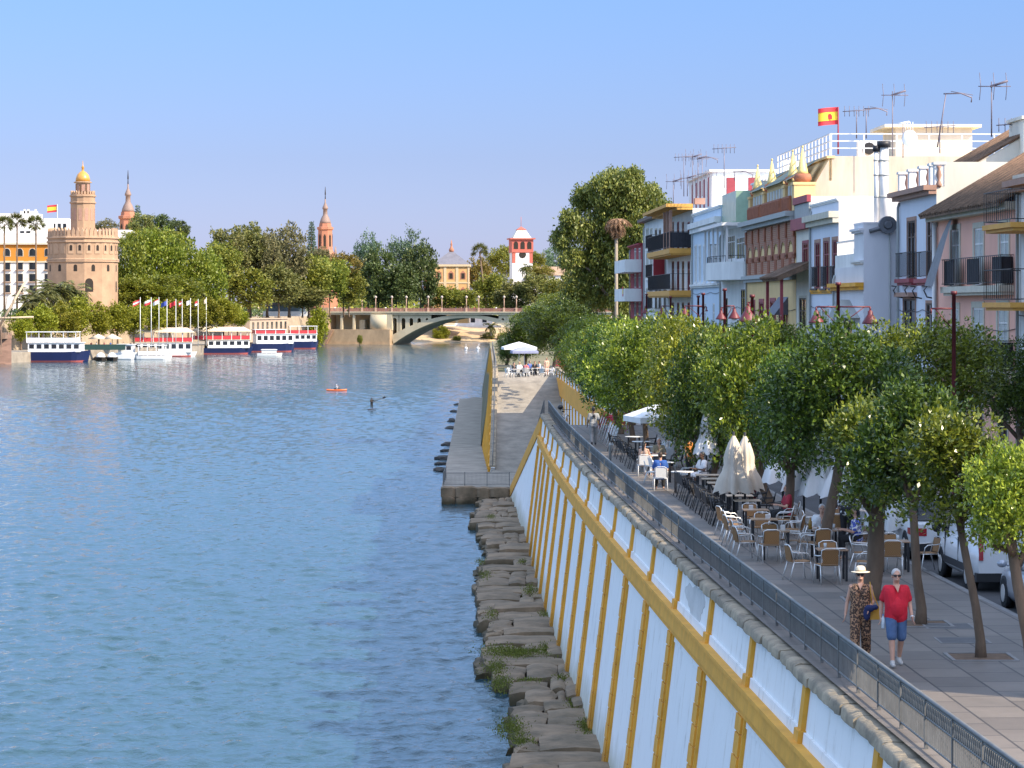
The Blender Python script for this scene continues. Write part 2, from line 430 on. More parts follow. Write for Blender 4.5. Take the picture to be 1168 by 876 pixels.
# ---------------------------------------------------------------- stone ledge at the foot of the wall
rnd = random.Random(5)
def rblock(b, x0, x1, y0, y1, z0, z1, jit=0.06, mi=0, rnd=rnd):
    """a worn stone: 5x5 top with noise, rounded rim, sides down to z0"""
    n = 5; top = []
    dz = rnd.uniform(-.05, .05)
    for i in range(n):
        row = []
        for j in range(n):
            u, v = i / (n - 1), j / (n - 1)
            e = (0.07 if i in (0, n - 1) else 0) + (0.07 if j in (0, n - 1) else 0)
            row.append((x0 + (x1 - x0) * u + rnd.uniform(-jit, jit), y0 + (y1 - y0) * v + rnd.uniform(-jit, jit), z1 - e + dz + rnd.uniform(-.035, .035)))
        top.append(row)
    b.grid(top, mi, True)
    ring = [top[i][0] for i in range(n)] + [top[n - 1][j] for j in range(1, n)] + [top[i][n - 1] for i in range(n - 2, -1, -1)] + [top[0][j] for j in range(n - 2, 0, -1)]
    low = [(p[0] + rnd.uniform(-jit, jit), p[1] + rnd.uniform(-jit, jit), z0 + (z1 - z0) * 0.45) for p in ring]
    lo2 = [(p[0], p[1], z0) for p in low]
    b.grid([ring, low, lo2], mi, True, closed=True)
b = MB()
y = 50.0
while y < 217:
    L_ = rnd.uniform(1.8, 4.6)
    y1 = min(y + L_, 217.5)
    xb = Wx((y + y1) / 2, LZ) + 0.4
    w = 2.75 + 0.35 * math.sin(y * 0.17) + rnd.uniform(-.25, .25)
    if 104 < y < 112: w -= .5
    if 132 < y < 148: w += .6
    xo = Wx((y + y1) / 2, LZ) - w
    q = rnd.random()
    cuts = [xo, xo + rnd.uniform(.7, 1.3), xb] if q < .4 else ([xo, xo + w * rnd.uniform(.45, .7), xb - rnd.uniform(.7, 1.0), xb] if q < .75 else [xo, xb])
    for k in range(len(cuts) - 1):
        zt = LZ + rnd.uniform(-.05, .04) - (0.10 * rnd.random() if k == 0 else 0) + (.14 if k == len(cuts) - 2 and len(cuts) > 2 and rnd.random() < .4 else 0)
        if k == 0 and rnd.random() < .15: zt -= .22
        sp = rnd.uniform(.3, .7)
        if rnd.random() < .3: 
            ym = y + (y1 - y) * sp; rblock(b, cuts[k] + .01, cuts[k + 1] - .01, y + .01, ym - .01, WL - .4, zt, .035 + (.07 if k == 0 else 0)); rblock(b, cuts[k] + .01 + rnd.uniform(0, .3) * (k == 0), cuts[k + 1] - .01, ym + .01, y1 - .01, WL - .4, zt + rnd.uniform(-.05, .04), .035 + (.07 if k == 0 else 0))
        else: rblock(b, cuts[k] + 0.01, cuts[k + 1] - 0.01, y + 0.01, y1 - 0.01, WL - .4, zt, 0.035 + (.08 if k == 0 else 0))
    if rnd.random() < .6:
        xx = xo - rnd.uniform(.1, .45); rblock(b, xx, xo + .3, y + rnd.uniform(0, .6), y1 - rnd.uniform(.2, .9), WL - .4, WL + rnd.uniform(.15, .4), .12)
    y = y1
tag(b.build('stone_ledge', M_ledge), kind='structure')

# ---------------------------------------------------------------- lower quay, ramp, stairs
def rz_(Y): return LQ + (ST - LQ) * min(1, max(0, (Y - 238) / (280 - 238)))       # ramp up to the far cafe
def rz1(Y): return ST + (LQ - ST) * min(1, max(0, (Y - 158) / (216 - 158)))        # ramp down from the promenade
def PXr(Y): return -1.75 if Y < 282 else -1.75 - .009 * (Y - 282)                   # river side wall of the upper ramp
b = MB()
pl = [(-5.35, 219.5), (0.4, 219.5), (6, 219.5), (6, 240), (-2.0, 240), (-3.6, 430), (-5.4, 434), (-7.7, 424)]
b.add([(x, y, LQ) for x, y in pl], [tuple(range(len(pl)))])
b.grid([[(x, y, LQ) for x, y in pl], [(x, y, -4) for x, y in pl]], sm=False, closed=True)
tag(b.build('lower_quay', M_conc), kind='structure')
b = MB(); rnd = random.Random(8)
x = -5.4
while x < 0.2:
    x1 = min(x + rnd.uniform(.9, 1.7), 0.3); rblock(b, x, x1, 219.2, 220.2, LQ - .75, LQ + .04, .03); rblock(b, x + .1, x1, 219.15, 220.2, WL - .5, LQ - .72, .04); x = x1
tag(b.build('quay_edge', M_ledge), kind='structure')
b = strip(lambda Y: PXr(Y) + .05, lambda Y: Xs(Y) + 0.1, 236, 284, 30, lambda Y: rz_(Y) + 0.006)
tag(b.build('ramp', M_cobb), kind='structure')
b = strip(lambda Y: Xc(Y) + .1, lambda Y: Xs(Y) + .1, 158, 220, 20, lambda Y: rz1(Y) + .006)
tag(b.build('lower_ramp', M_cobb), kind='structure')

# rocks along the quay edge
rnd = random.Random(3)
M_rock = mat('dark_rock', (0.085, 0.075, 0.065), 0.9, var=0.5, scale=2, bump=0.5, bscale=6)
def rock_mesh(seed, mt=M_rock):
    r_ = random.Random(seed); b = MB(); b.sph((0, 0, 0), 1, 9, 6, sm=False)
    b.v = [tuple(c * r_.uniform(.75, 1.15) for c in v) for v in b.v]
    return b.mesh('rock', mt)
rms = [rock_mesh(i) for i in range(4)]
for i, (px, py, s) in enumerate([(507, 524, .55), (502, 537, .5), (512, 508, .5), (514, 489, .45), (516, 481, .42), (518, 470, .42), (515, 479, .3), (522, 462, .35), (509, 515, .35), (504, 530, .38)]):
    X, Y = onz(px, py, WL)
    o = link('rock', rms[i % 4], None, (X, Y, WL + .05), rnd.uniform(0, 6)); o.scale = (s * 1.5, s * 2.0, s * .7)
    tag(o, 'dark wet rock in the water beside the lower quay, %s counted from the quay corner' % ORD[[1, 3, 5 - 1 + 1, 6, 7 , 9 , 8, 9 + 1 - 0, 4, 2][i] - 1] if False else None, 'rock', 'rocks along the lower quay')
    o['label'] = ['broad dark rock left of the quay, second up from its corner', 'dark rock lowest in the water by the quay corner', 'dark rock left of the quay, fifth up from its corner',
                  'dark rock left of the quay, sixth up from its corner', 'flat dark rock left of the quay, eighth up from its corner', 'dark rock left of the quay, second from its far end',
                  'small dark rock left of the quay, seventh up from its corner', 'small dark rock at the far end of the quay edge', 'small dark rock left of the quay, fourth up from its corner', 'small dark rock left of the quay, third up from its corner'][i]

# ---------------------------------------------------------------- the white and ochre river wall
def slab(b, Y0, Y1, z0, z1, d, mi=0, back=0.06):
    b.hexa([(Wx(Y0, z0) - d, Y0, z0), (Wx(Y0, z0) + back, Y0, z0), (Wx(Y1, z0) + back, Y1, z0), (Wx(Y1, z0) - d, Y1, z0),
            (Wx(Y0, z1) - d, Y0, z1), (Wx(Y0, z1) + back, Y0, z1), (Wx(Y1, z1) + back, Y1, z1), (Wx(Y1, z1) - d, Y1, z1)], mi)
wall = thing('river_wall', 'long white retaining wall with ochre pilasters and band below the promenade', 'wall', (Xc(80), 80, 0.6))
def wbuild(b, name, m, par=wall):
    ox, oy, oz = par.location
    b.v = [(x - ox, y - oy, z - oz) for x, y, z in b.v]
    return b.build(name, m, par)
b = MB(); rows = []
for i in range(80):
    Y = 12 + (W_END - 12) * i / 79
    rows.append([(Wx(Y, -2.9), Y, -2.9), (Wx(Y, .3), Y, .3), (Wx(Y, 3.3), Y, 3.3), (Wx(Y, 5.2), Y, 5.2), (Xc(Y) + 0.5, Y, 5.2)])
b.grid(rows, sm=False)
def ztp(Y): return 5.2 if Y <= W_END else max(LQ - .2, 5.2 + (LQ - 5.0) * (Y - W_END) / (217 - W_END))
rows = []
for i in range(14):        # wing wall falling away with the lower ramp
    Y = W_END + (219 - W_END) * i / 13
    rows.append([(Wx(Y, -2.9), Y, -2.9), (Wx(Y, ztp(Y)), Y, ztp(Y)), (Xc(Y) + .5, Y, ztp(Y)), (Xc(Y) + .5, Y, -2.9)])
b.grid(rows, sm=False)
wbuild(b, 'white_face', M_lime)
b = MB(); n = 52      # band with a lip and a lower fillet
for i in range(n):
    Y0 = 14 + (W_END - 14) * i / n; Y1 = 14 + (W_END - 14) * (i + 1) / n
    slab(b, Y0, Y1, 3.62, 4.02, .17); slab(b, Y0, Y1, 4.02, 4.10, .24); slab(b, Y0, Y1, 3.46, 3.62, .10)
wbuild(b, 'band', M_ochre)
PY = [W_END - .3] + [44.7 + 7.7 * k for k in ()] + [44.7 + 7.7 * k for k in range(16, -4, -1)]
rnd = random.Random(9)
bs = MB()
for k, Yp in enumerate(PY):
    if Yp < 14: continue
    b = MB(); zt_ = min(3.46, ztp(Yp + .5) - .25)
    if Yp <= W_END: slab(b, Yp - .2, Yp + .2, 4.10, 5.17, .09); slab(b, Yp - .28, Yp + .28, 4.10, 4.32, .14)
    slab(b, Yp - .38, Yp + .30, LZ - .3, zt_, .08)
    z = LZ - .2; q = 0
    while z < zt_ - .1:
        wq = .54 if q % 2 else .66
        slab(b, Yp - .22, Yp + wq, z + .016, min(z + .45, zt_ - .01), .13); z += .475; q += 1
    wbuild(b, 'pilaster', M_ochre)
    if k >= 1 and k + 1 < len(PY):     # sloped white sill under each upper panel
        Ya, Yb = PY[k + 1] + .3, Yp - .3
        for t in range(3):
            y0 = Ya + (Yb - Ya) * t / 3; y1 = Ya + (Yb - Ya) * (t + 1) / 3
            slab(bs, y0, y1, 4.10, 4.30, .05); slab(bs, y0, y1, 3.27, 3.40, .035)
wbuild(bs, 'sill', M_lime)
# a patch of peeling plaster
bp_ = MB()
pts = []
for i in range(26):
    t = 2 * PI * i / 26; r_ = 1 + .22 * math.sin(3 * t + 1) + rnd.uniform(-.12, .12)
    Yq, zq = 71.6 + 2.2 * r_ * math.cos(t), 4.66 + .42 * r_ * math.sin(t)
    pts.append((Wx(Yq, zq) - .012, Yq, zq))
bp_.ext(pts, (0.03, 0, 0)); wbuild(bp_, 'plaster_patch', mat('grey_plaster', (0.66, 0.64, 0.61), .9, var=.15, scale=2, bump=.4, bscale=10))
# coping: row of worn rounded stones
b = MB(); Y = 13.0; rnd = random.Random(21)
while Y < W_END:
    L_ = rnd.uniform(.85, 1.7); Y1 = min(Y + L_, W_END + .15)
    dx, dz, ww = rnd.uniform(-.025, .025), rnd.uniform(-.015, .015), rnd.uniform(.50, .55)
    rows = []
    for i in range(5):
        u = i / 4; e = .93 if i in (0, 4) else 1
        yy = Y + .012 + (Y1 - Y - .024) * u; row = []
        for j in range(9):
            a = PI * j / 8
            cx = Xc(yy) + .20 + dx; hx = ww / 2 + .04
            px_ = cx - hx * e * (abs(math.cos(a)) ** .6) * (1 if math.cos(a) > 0 else -1) + rnd.uniform(-.018, .018)
            row.append((px_, yy, 5.17 + dz + (.22 * (.93 if i in (0, 4) else 1)) * (max(0, math.sin(a)) ** .35) + rnd.uniform(-.014, .014)))
        rows.append(row)
    b.grid(rows, 0, True)
    for r_ in (rows[0], rows[-1]): b.add(r_, [tuple(range(9))])
    Y = Y1
wbuild(b, 'coping', M_cope)

# ---------------------------------------------------------------- railing on the wall
def railing(name, label, fx, fz, y0, y1, h, m, ring=True, step=2.05, bar=.105):
    t = thing(name, label, 'railing', (fx(y0), y0, fz(y0)))
    ox, oy, oz = t.location
    def fin(b, nm):
        b.v = [(x - ox, y - oy, z - oz) for x, y, z in b.v]; b.build(nm, m, t, fix=False)
    n = max(1, int((y1 - y0) / 1.5))
    L_ = [y0 + (y1 - y0) * i / n for i in range(n + 1)]
    for hh, r_, nm in ((h, .035, 'handrail'), (h * .62, .02, 'rail'), (.10, .022, 'rail')) + (((h * .93, .016, 'rail'),) if ring else ()):
        b = MB(); b.tube([(fx(y), y, fz(y) + hh) for y in L_], r_, 5); fin(b, nm)
    b = MB(); y = y0
    k = 0; posts = []
    while y <= y1 + .01: posts.append(y); y += step
    for i, y in enumerate(posts):
        b = MB(); b.bb(fx(y) - .028, fx(y) + .028, y - .028, y + .028, fz(y), fz(y) + h)
        if ring: b.tube([(fx(y) + .02, y, fz(y) + h * .66), (fx(y) + .33, y, fz(y))], .014, 4)
        fin(b, 'post')
    b = MB(); y = y0
    while y < y1:
        x = fx(y); z = fz(y)
        w = .011
        b.bb(x - w, x + w, y - w, y + w, z + .10, z + h * (.62 if ring else 1)); y += bar
    fin(b, 'bars')
    if ring:
        b = MB(); y = y0 + .06
        while y < y1:
            x = fx(y); z0 = fz(y) + h * .62; z1 = fz(y) + h * .93; zc = (z0 + z1) / 2
            pts = [(x, y + .052 * math.cos(a), zc + (z1 - z0) / 2 * math.sin(a)) for a in [2 * PI * q / 8 for q in range(9)]]
            b.tube(pts, .011, 4, caps=False); y += .125
        fin(b, 'ring_frieze')
    return t
railing('riverside_railing', 'long grey iron railing with a frieze of rings along the promenade edge', lambda Y: Xc(Y) + .36, lambda Y: ST - .0, 14, W_END - 1, .76, M_rail, bar=.14)

railing('lower_ramp_railing', 'dark iron railing slanting down the ramp at the far end of the white wall', lambda Y: Xc(Y) + .15, lambda Y: ztp(Y) + .03, W_END, 216, .95, M_rail, ring=False, bar=.2)
b = MB()
for i in range(12):      # ochre stringer capping the falling wing wall
    Y0 = W_END - .1 + 41.2 * i / 12; Y1 = W_END - .1 + 41.2 * (i + 1) / 12
    b.hexa([(Wx(Y0, ztp(Y0)) - .16, Y0, ztp(Y0) - .75), (Wx(Y0, 5) + .3, Y0, ztp(Y0) - .75), (Wx(Y1, 5) + .3, Y1, ztp(Y1) - .75), (Wx(Y1, ztp(Y1)) - .16, Y1, ztp(Y1) - .75), (Wx(Y0, ztp(Y0)) - .14, Y0, ztp(Y0) + .02), (Wx(Y0, 5) + .3, Y0, ztp(Y0) + .02), (Wx(Y1, 5) + .3, Y1, ztp(Y1) + .02), (Wx(Y1, ztp(Y1)) - .14, Y1, ztp(Y1) + .02)])
wbuild(b, 'stringer', M_ochre)

# river side wall of the ramp and of the bank beyond: ochre pilasters over white, with a railing
wall2 = thing('ramp_parapet', 'ochre and white parapet wall along the river edge of the ramp', 'wall', (-1.75, 240, LQ))
def rp(Y): return rz_(Y) + .25
def sl2(b, Y0, Y1, f0, f1, d):
    def q(Y, f, dd):
        z = LQ - .2 + (rp(Y) - LQ + .2) * f
        return (PXr(Y) - .13 * (rp(Y) - z) - dd, Y, z)
    b.hexa([q(Y0, f0, d), q(Y0, f0, -.35), q(Y1, f0, -.35), q(Y1, f0, d), q(Y0, f1, d), q(Y0, f1, -.35), q(Y1, f1, -.35), q(Y1, f1, d)])
b = MB()
for i in range(24): sl2(b, 239 + i * 8, 239 + (i + 1) * 8, 0, 1, 0)
wbuild(b, 'white_face', M_lime, wall2)
b = MB()
for i in range(24): sl2(b, 239 + i * 8, 239 + (i + 1) * 8, .70, .82, .12)
wbuild(b, 'band', M_ochre, wall2)
for i in range(48):
    b = MB(); Y0 = 239.4 + i * 4; sl2(b, Y0, Y0 + .9, 0, .99, .22); wbuild(b, 'pilaster', M_ochre, wall2)
b = MB()
for i in range(96):
    Y0 = 239 + i * 2; Y1 = Y0 + 1.97; xa, xb_ = PXr(Y0), PXr(Y1)
    b.hexa([(xa - .12, Y0, rp(Y0)), (xa + .4, Y0, rp(Y0)), (xb_ + .4, Y1, rp(Y1)), (xb_ - .12, Y1, rp(Y1)), (xa - .10, Y0, rp(Y0) + .14), (xa + .37, Y0, rp(Y0) + .14), (xb_ + .37, Y1, rp(Y1) + .14), (xb_ - .10, Y1, rp(Y1) + .14)])
wbuild(b, 'coping', M_cope, wall2)
railing('ramp_railing', 'grey iron railing on top of the ochre ramp parapet', lambda Y: PXr(Y) + .15, lambda Y: rp(Y) + .1, 239, 428, .85, M_rail, ring=False, bar=.3, step=2.6)
# second wall, landward of the ramp
wall3 = thing('street_wall', 'white wall with ochre band and pilasters between the ramp and the street', 'wall', (Xs(186), 186, 1.2))
def sl3(b, Y0, Y1, z0, z1, d, back=.3):
    b.hexa([(Xs(Y0) - d, Y0, z0), (Xs(Y0) + back, Y0, z0), (Xs(Y1) + back, Y1, z0), (Xs(Y1) - d, Y1, z0), (Xs(Y0) - d, Y0, z1), (Xs(Y0) + back, Y0, z1), (Xs(Y1) + back, Y1, z1), (Xs(Y1) - d, Y1, z1)])
b = MB(); sl3(b, 158.2, 288, LQ - .3, ST + .3, 0); wbuild(b, 'white_face', M_lime, wall3)
b = MB(); sl3(b, 158.2, 288, 3.55, 5.05, .14, .0); wbuild(b, 'band', M_ochre, wall3)
for i in range(21):
    b = MB(); sl3(b, 161 + i * 6.2, 161.55 + i * 6.2, LQ - .2, 3.55, .11, 0); sl3(b, 161.05 + i * 6.2, 161.5 + i * 6.2, 5.05, ST + .28, .09, 0); wbuild(b, 'pilaster', M_ochre, wall3)
b = MB()
for i in range(64):
    sl3(b, 158.3 + i * 2.02, 158.3 + i * 2.02 + 2.0, ST + .3, ST + .47, .1, .42)
wbuild(b, 'coping', M_cope, wall3)

# light mesh fence across the front of the lower quay
t = thing('quay_fence', 'thin grey mesh fence across the front edge of the lower quay', 'fence', (-5.2, 220.6, LQ + .02))
b = MB()
for x in (-.05, 1.6, 3.3, 5.0):
    b = MB(); b.bb(x - .03, x + .03, -.03, .03, 0, 1.05); b.build('post', M_rail, t)
b = MB(); 
for z in (.12, .98): b.bb(-.05, 5.05, -.012, .012, z - .018, z + .018)
x = 0
while x < 5.05: b.bb(x - .006, x + .006, -.006, .006, .12, .98); x += .1
b.bb(-.06, -.03, 0, 9.5, .95, .99); b.bb(-.06, -.03, 0, 9.5, .12, .15)
for yy in (2.4, 4.8, 7.2, 9.5): b.bb(-.07, -.02, yy - .03, yy + .03, 0, 1.0)
b.build('mesh_panel', M_rail, t)

# grass and moss tufts on the ledge: uncountable
def leafarr(Pt, D, L, Wd, fold=0.18, rs=None):
    """quads: base, side, tip, side.  Pt, D (n,3)"""
    n = len(Pt)
    rs = rs or np.random.RandomState(1)
    D = D / (np.linalg.norm(D, axis=1, keepdims=True) + 1e-9)
    rv = rs.normal(size=(n, 3)) * .55 + np.array([0, 0, 1.0]); S = np.cross(D, rv); S /= (np.linalg.norm(S, axis=1, keepdims=True) + 1e-9)
    Nn = np.cross(S, D)
    L = np.asarray(L).reshape(-1, 1); Wd = np.asarray(Wd).reshape(-1, 1)
    mid = Pt + D * L * .45
    V = np.stack([Pt, mid + S * Wd * .5 - Nn * Wd * fold, Pt + D * L - Nn * L * .12, mid - S * Wd * .5 - Nn * Wd * fold], axis=1)
    return V.reshape(-1, 3)
def leafmesh(name, V, m):
    n = len(V) // 4
    me = bpy.data.meshes.new(name)
    me.vertices.add(n * 4); me.vertices.foreach_set('co', V.astype(np.float32).ravel())
    me.loops.add(n * 4); me.loops.foreach_set('vertex_index', np.arange(n * 4, dtype=np.int32))
    me.polygons.add(n); me.polygons.foreach_set('loop_start', np.arange(0, n * 4, 4, dtype=np.int32))
    try: me.polygons.foreach_set('loop_total', np.full(n, 4, dtype=np.int32))
    except Exception: pass
    me.materials.append(m); me.update(calc_edges=True); me.validate()
    return me
rs = np.random.RandomState(4); Pts = []
for (px, py, rx, ry, n) in [(575, 742, 1.0, 1.6, 1500), (590, 745, .7, 1.0, 900), (627, 740, .5, 1.6, 900), (605, 673, .35, 2, 500), (570, 778, .35, 2.2, 800), (583, 830, .45, 1.8, 1100), (668, 828, .25, 1.4, 500), (565, 760, .4, 1.6, 700), (640, 772, .3, .8, 200), (553, 655, .3, 2, 300), (560, 589, .3, 2, 250), (622, 700, .3, 1.5, 300), (596, 640, .25, 1.2, 200), (655, 800, .25, 1.2, 300), (600, 775, .6, .4, 250), (610, 742, 1.0, .5, 900), (560, 700, .3, 2, 300), (548, 640, .25, 1.6, 250), (594, 845, .4, .8, 400)]:
    X, Y = onz(px, py, LZ)
    g = rs.normal(size=(n, 2)) * .5
    Pts.append(np.stack([X + g[:, 0] * rx * 1.2, Y + g[:, 1] * ry * 1.4, np.full(n, LZ - .03)], 1))
Pts = np.concatenate(Pts)
D = rs.normal(size=(len(Pts), 3)) * .5; D[:, 2] = np.abs(D[:, 2]) + .6
V = leafarr(Pts, D, rs.uniform(.04, .11, len(Pts)), rs.uniform(.025, .05, len(Pts)), rs=rs)
tag(link('ledge_grass', leafmesh('ledge_grass', V, M_moss)), 'bright green grass and moss tufts on the stone ledge', 'grass', kind='stuff')
# ================================================================ houses along the street
M_white = mat('white_render', (0.82, 0.80, 0.76), .85, var=.2, scale=.7, bump=.1, bscale=6, stretch=(1, 1, .3))
M_cream = mat('cream_render', (0.80, 0.74, 0.62), .85, var=.2, scale=.5, bump=.1, bscale=6, stretch=(1, 1, .25))
M_pink = mat('pink_render', (0.92, 0.48, 0.35), .85, var=.12, scale=.6, bump=.1, bscale=6, stretch=(1, 1, .3))
M_blue = mat('pale_blue_render', (0.74, 0.765, 0.83), .85, var=.08, scale=.6, bump=.1, bscale=6, stretch=(1, 1, .3))
M_grey = mat('grey_white_render', (0.74, 0.72, 0.73), .85, var=.14, scale=.5, bump=.12, bscale=5, stretch=(1, 1, .3))
M_flank = mat('toned_flank', (.70, .67, .62), .9, var=.2, scale=.5, bump=.15, bscale=4, stretch=(1, 1, .3), c2=(.55, .51, .46))  # white toned down in colour to keep the sunlit side from overexposing
M_wash = mat('stained_shaded_cream', (.64, .55, .43), .9, var=.2, scale=.6, bump=.15, bscale=4, stretch=(1, 1, .22), c2=(.36, .28, .21))  # dark patches: stains, with the wall's shadow put into the colour too
M_yel = mat('yellow_render', (0.80, 0.55, 0.25), .85, var=.12, scale=.6, bump=.1, bscale=6)
M_brick = mat('red_brick', (0.40, 0.15, 0.08), .85, var=.3, scale=3, bump=.3, bscale=20)
M_maroon = mat('maroon_paint', (0.33, 0.05, 0.06), .6, var=.2, scale=2)
M_dkred = mat('dark_red_render', (0.34, 0.03, 0.04), .8, var=.15, scale=1)
M_trim = mat('stone_trim', (0.62, 0.56, 0.44), .8, var=.15, scale=2)
M_brown = mat('brown_trim', (0.42, 0.24, 0.17), .75, var=.2, scale=2)
M_iron = mat('black_iron', (0.025, 0.025, 0.028), .5, var=.3, scale=4)
M_cloth = mat('dark_screen', (0.03, 0.03, 0.038), .8, var=.3, scale=3)
M_wood = mat('dark_wood', (0.10, 0.055, 0.03), .6, var=.35, scale=4, stretch=(1, 1, 6))
M_glass = glassmat('window_glass')
M_shut = mat('pale_shutter', (0.55, 0.55, 0.50), .7, var=.12, scale=3)
M_green = mat('green_glass', (0.30, 0.42, 0.30), .25, var=.2, scale=1)
M_orange = mat('orange_paint', (0.72, 0.36, 0.07), .7, var=.15, scale=1.5)
M_greyp = mat('grey_panel', (0.42, 0.43, 0.41), .8, var=.12, scale=2)
M_awn = mat('green_awning', (0.12, 0.16, 0.13), .7, var=.25, scale=2)
M_wmetal = mat('white_metal', (0.75, 0.75, 0.74), .4, var=.08, scale=3)
M_red = mat('lamp_red', (0.15, 0.022, 0.026), .5, var=.25, scale=3)
def tilemat():
    m, nt, b = _nodes('roof_tiles'); N = nt.nodes; L = nt.links
    tc = N.new('ShaderNodeTexCoord')
    w = N.new('ShaderNodeTexWave'); w.wave_type = 'BANDS'; w.bands_direction = 'X'; w.inputs['Scale'].default_value = 1.6; w.inputs['Distortion'].default_value = .6; w.inputs['Detail'].default_value = 2
    L.new(tc.outputs['Object'], w.inputs['Vector'])
    n = N.new('ShaderNodeTexNoise'); n.inputs['Scale'].default_value = 2.2; n.inputs['Detail'].default_value = 8; n.inputs['Roughness'].default_value = .8
    L.new(tc.outputs['Object'], n.inputs['Vector'])
    rp = N.new('ShaderNodeValToRGB'); e = rp.color_ramp.elements
    e[0].position = .3; e[0].color = (.075, .05, .035, 1); e[1].position = .72; e[1].color = (.34, .20, .12, 1)
    L.new(n.outputs['Fac'], rp.inputs[0]); L.new(rp.outputs[0], b.inputs['Base Color']); b.inputs['Roughness'].default_value = .9
    bp = N.new('ShaderNodeBump'); bp.inputs['Strength'].default_value = .9; bp.inputs['Distance'].default_value = .08
    L.new(w.outputs['Fac'], bp.inputs['Height']); L.new(bp.outputs[0], b.inputs['Normal'])
    return m
M_tile = tilemat()
def brickmat():
    m, nt, b = _nodes('patterned_brick'); N = nt.nodes; L = nt.links
    tc = N.new('ShaderNodeTexCoord'); mp = N.new('ShaderNodeMapping'); mp.inputs['Rotation'].default_value = (R(90), 0, 0)
    L.new(tc.outputs['Object'], mp.inputs[0])
    br = N.new('ShaderNodeTexBrick'); br.inputs['Scale'].default_value = 1; br.inputs['Brick Width'].default_value = .3; br.inputs['Row Height'].default_value = .1; br.inputs['Mortar Size'].default_value = .012
    br.inputs['Color1'].default_value = (.42, .17, .09, 1); br.inputs['Color2'].default_value = (.33, .12, .07, 1); br.inputs['Mortar'].default_value = (.42, .30, .2, 1)
    L.new(mp.outputs[0], br.inputs['Vector']); L.new(br.outputs['Color'], b.inputs['Base Color']); b.inputs['Roughness'].default_value = .85
    return m
M_pbrick = brickmat()

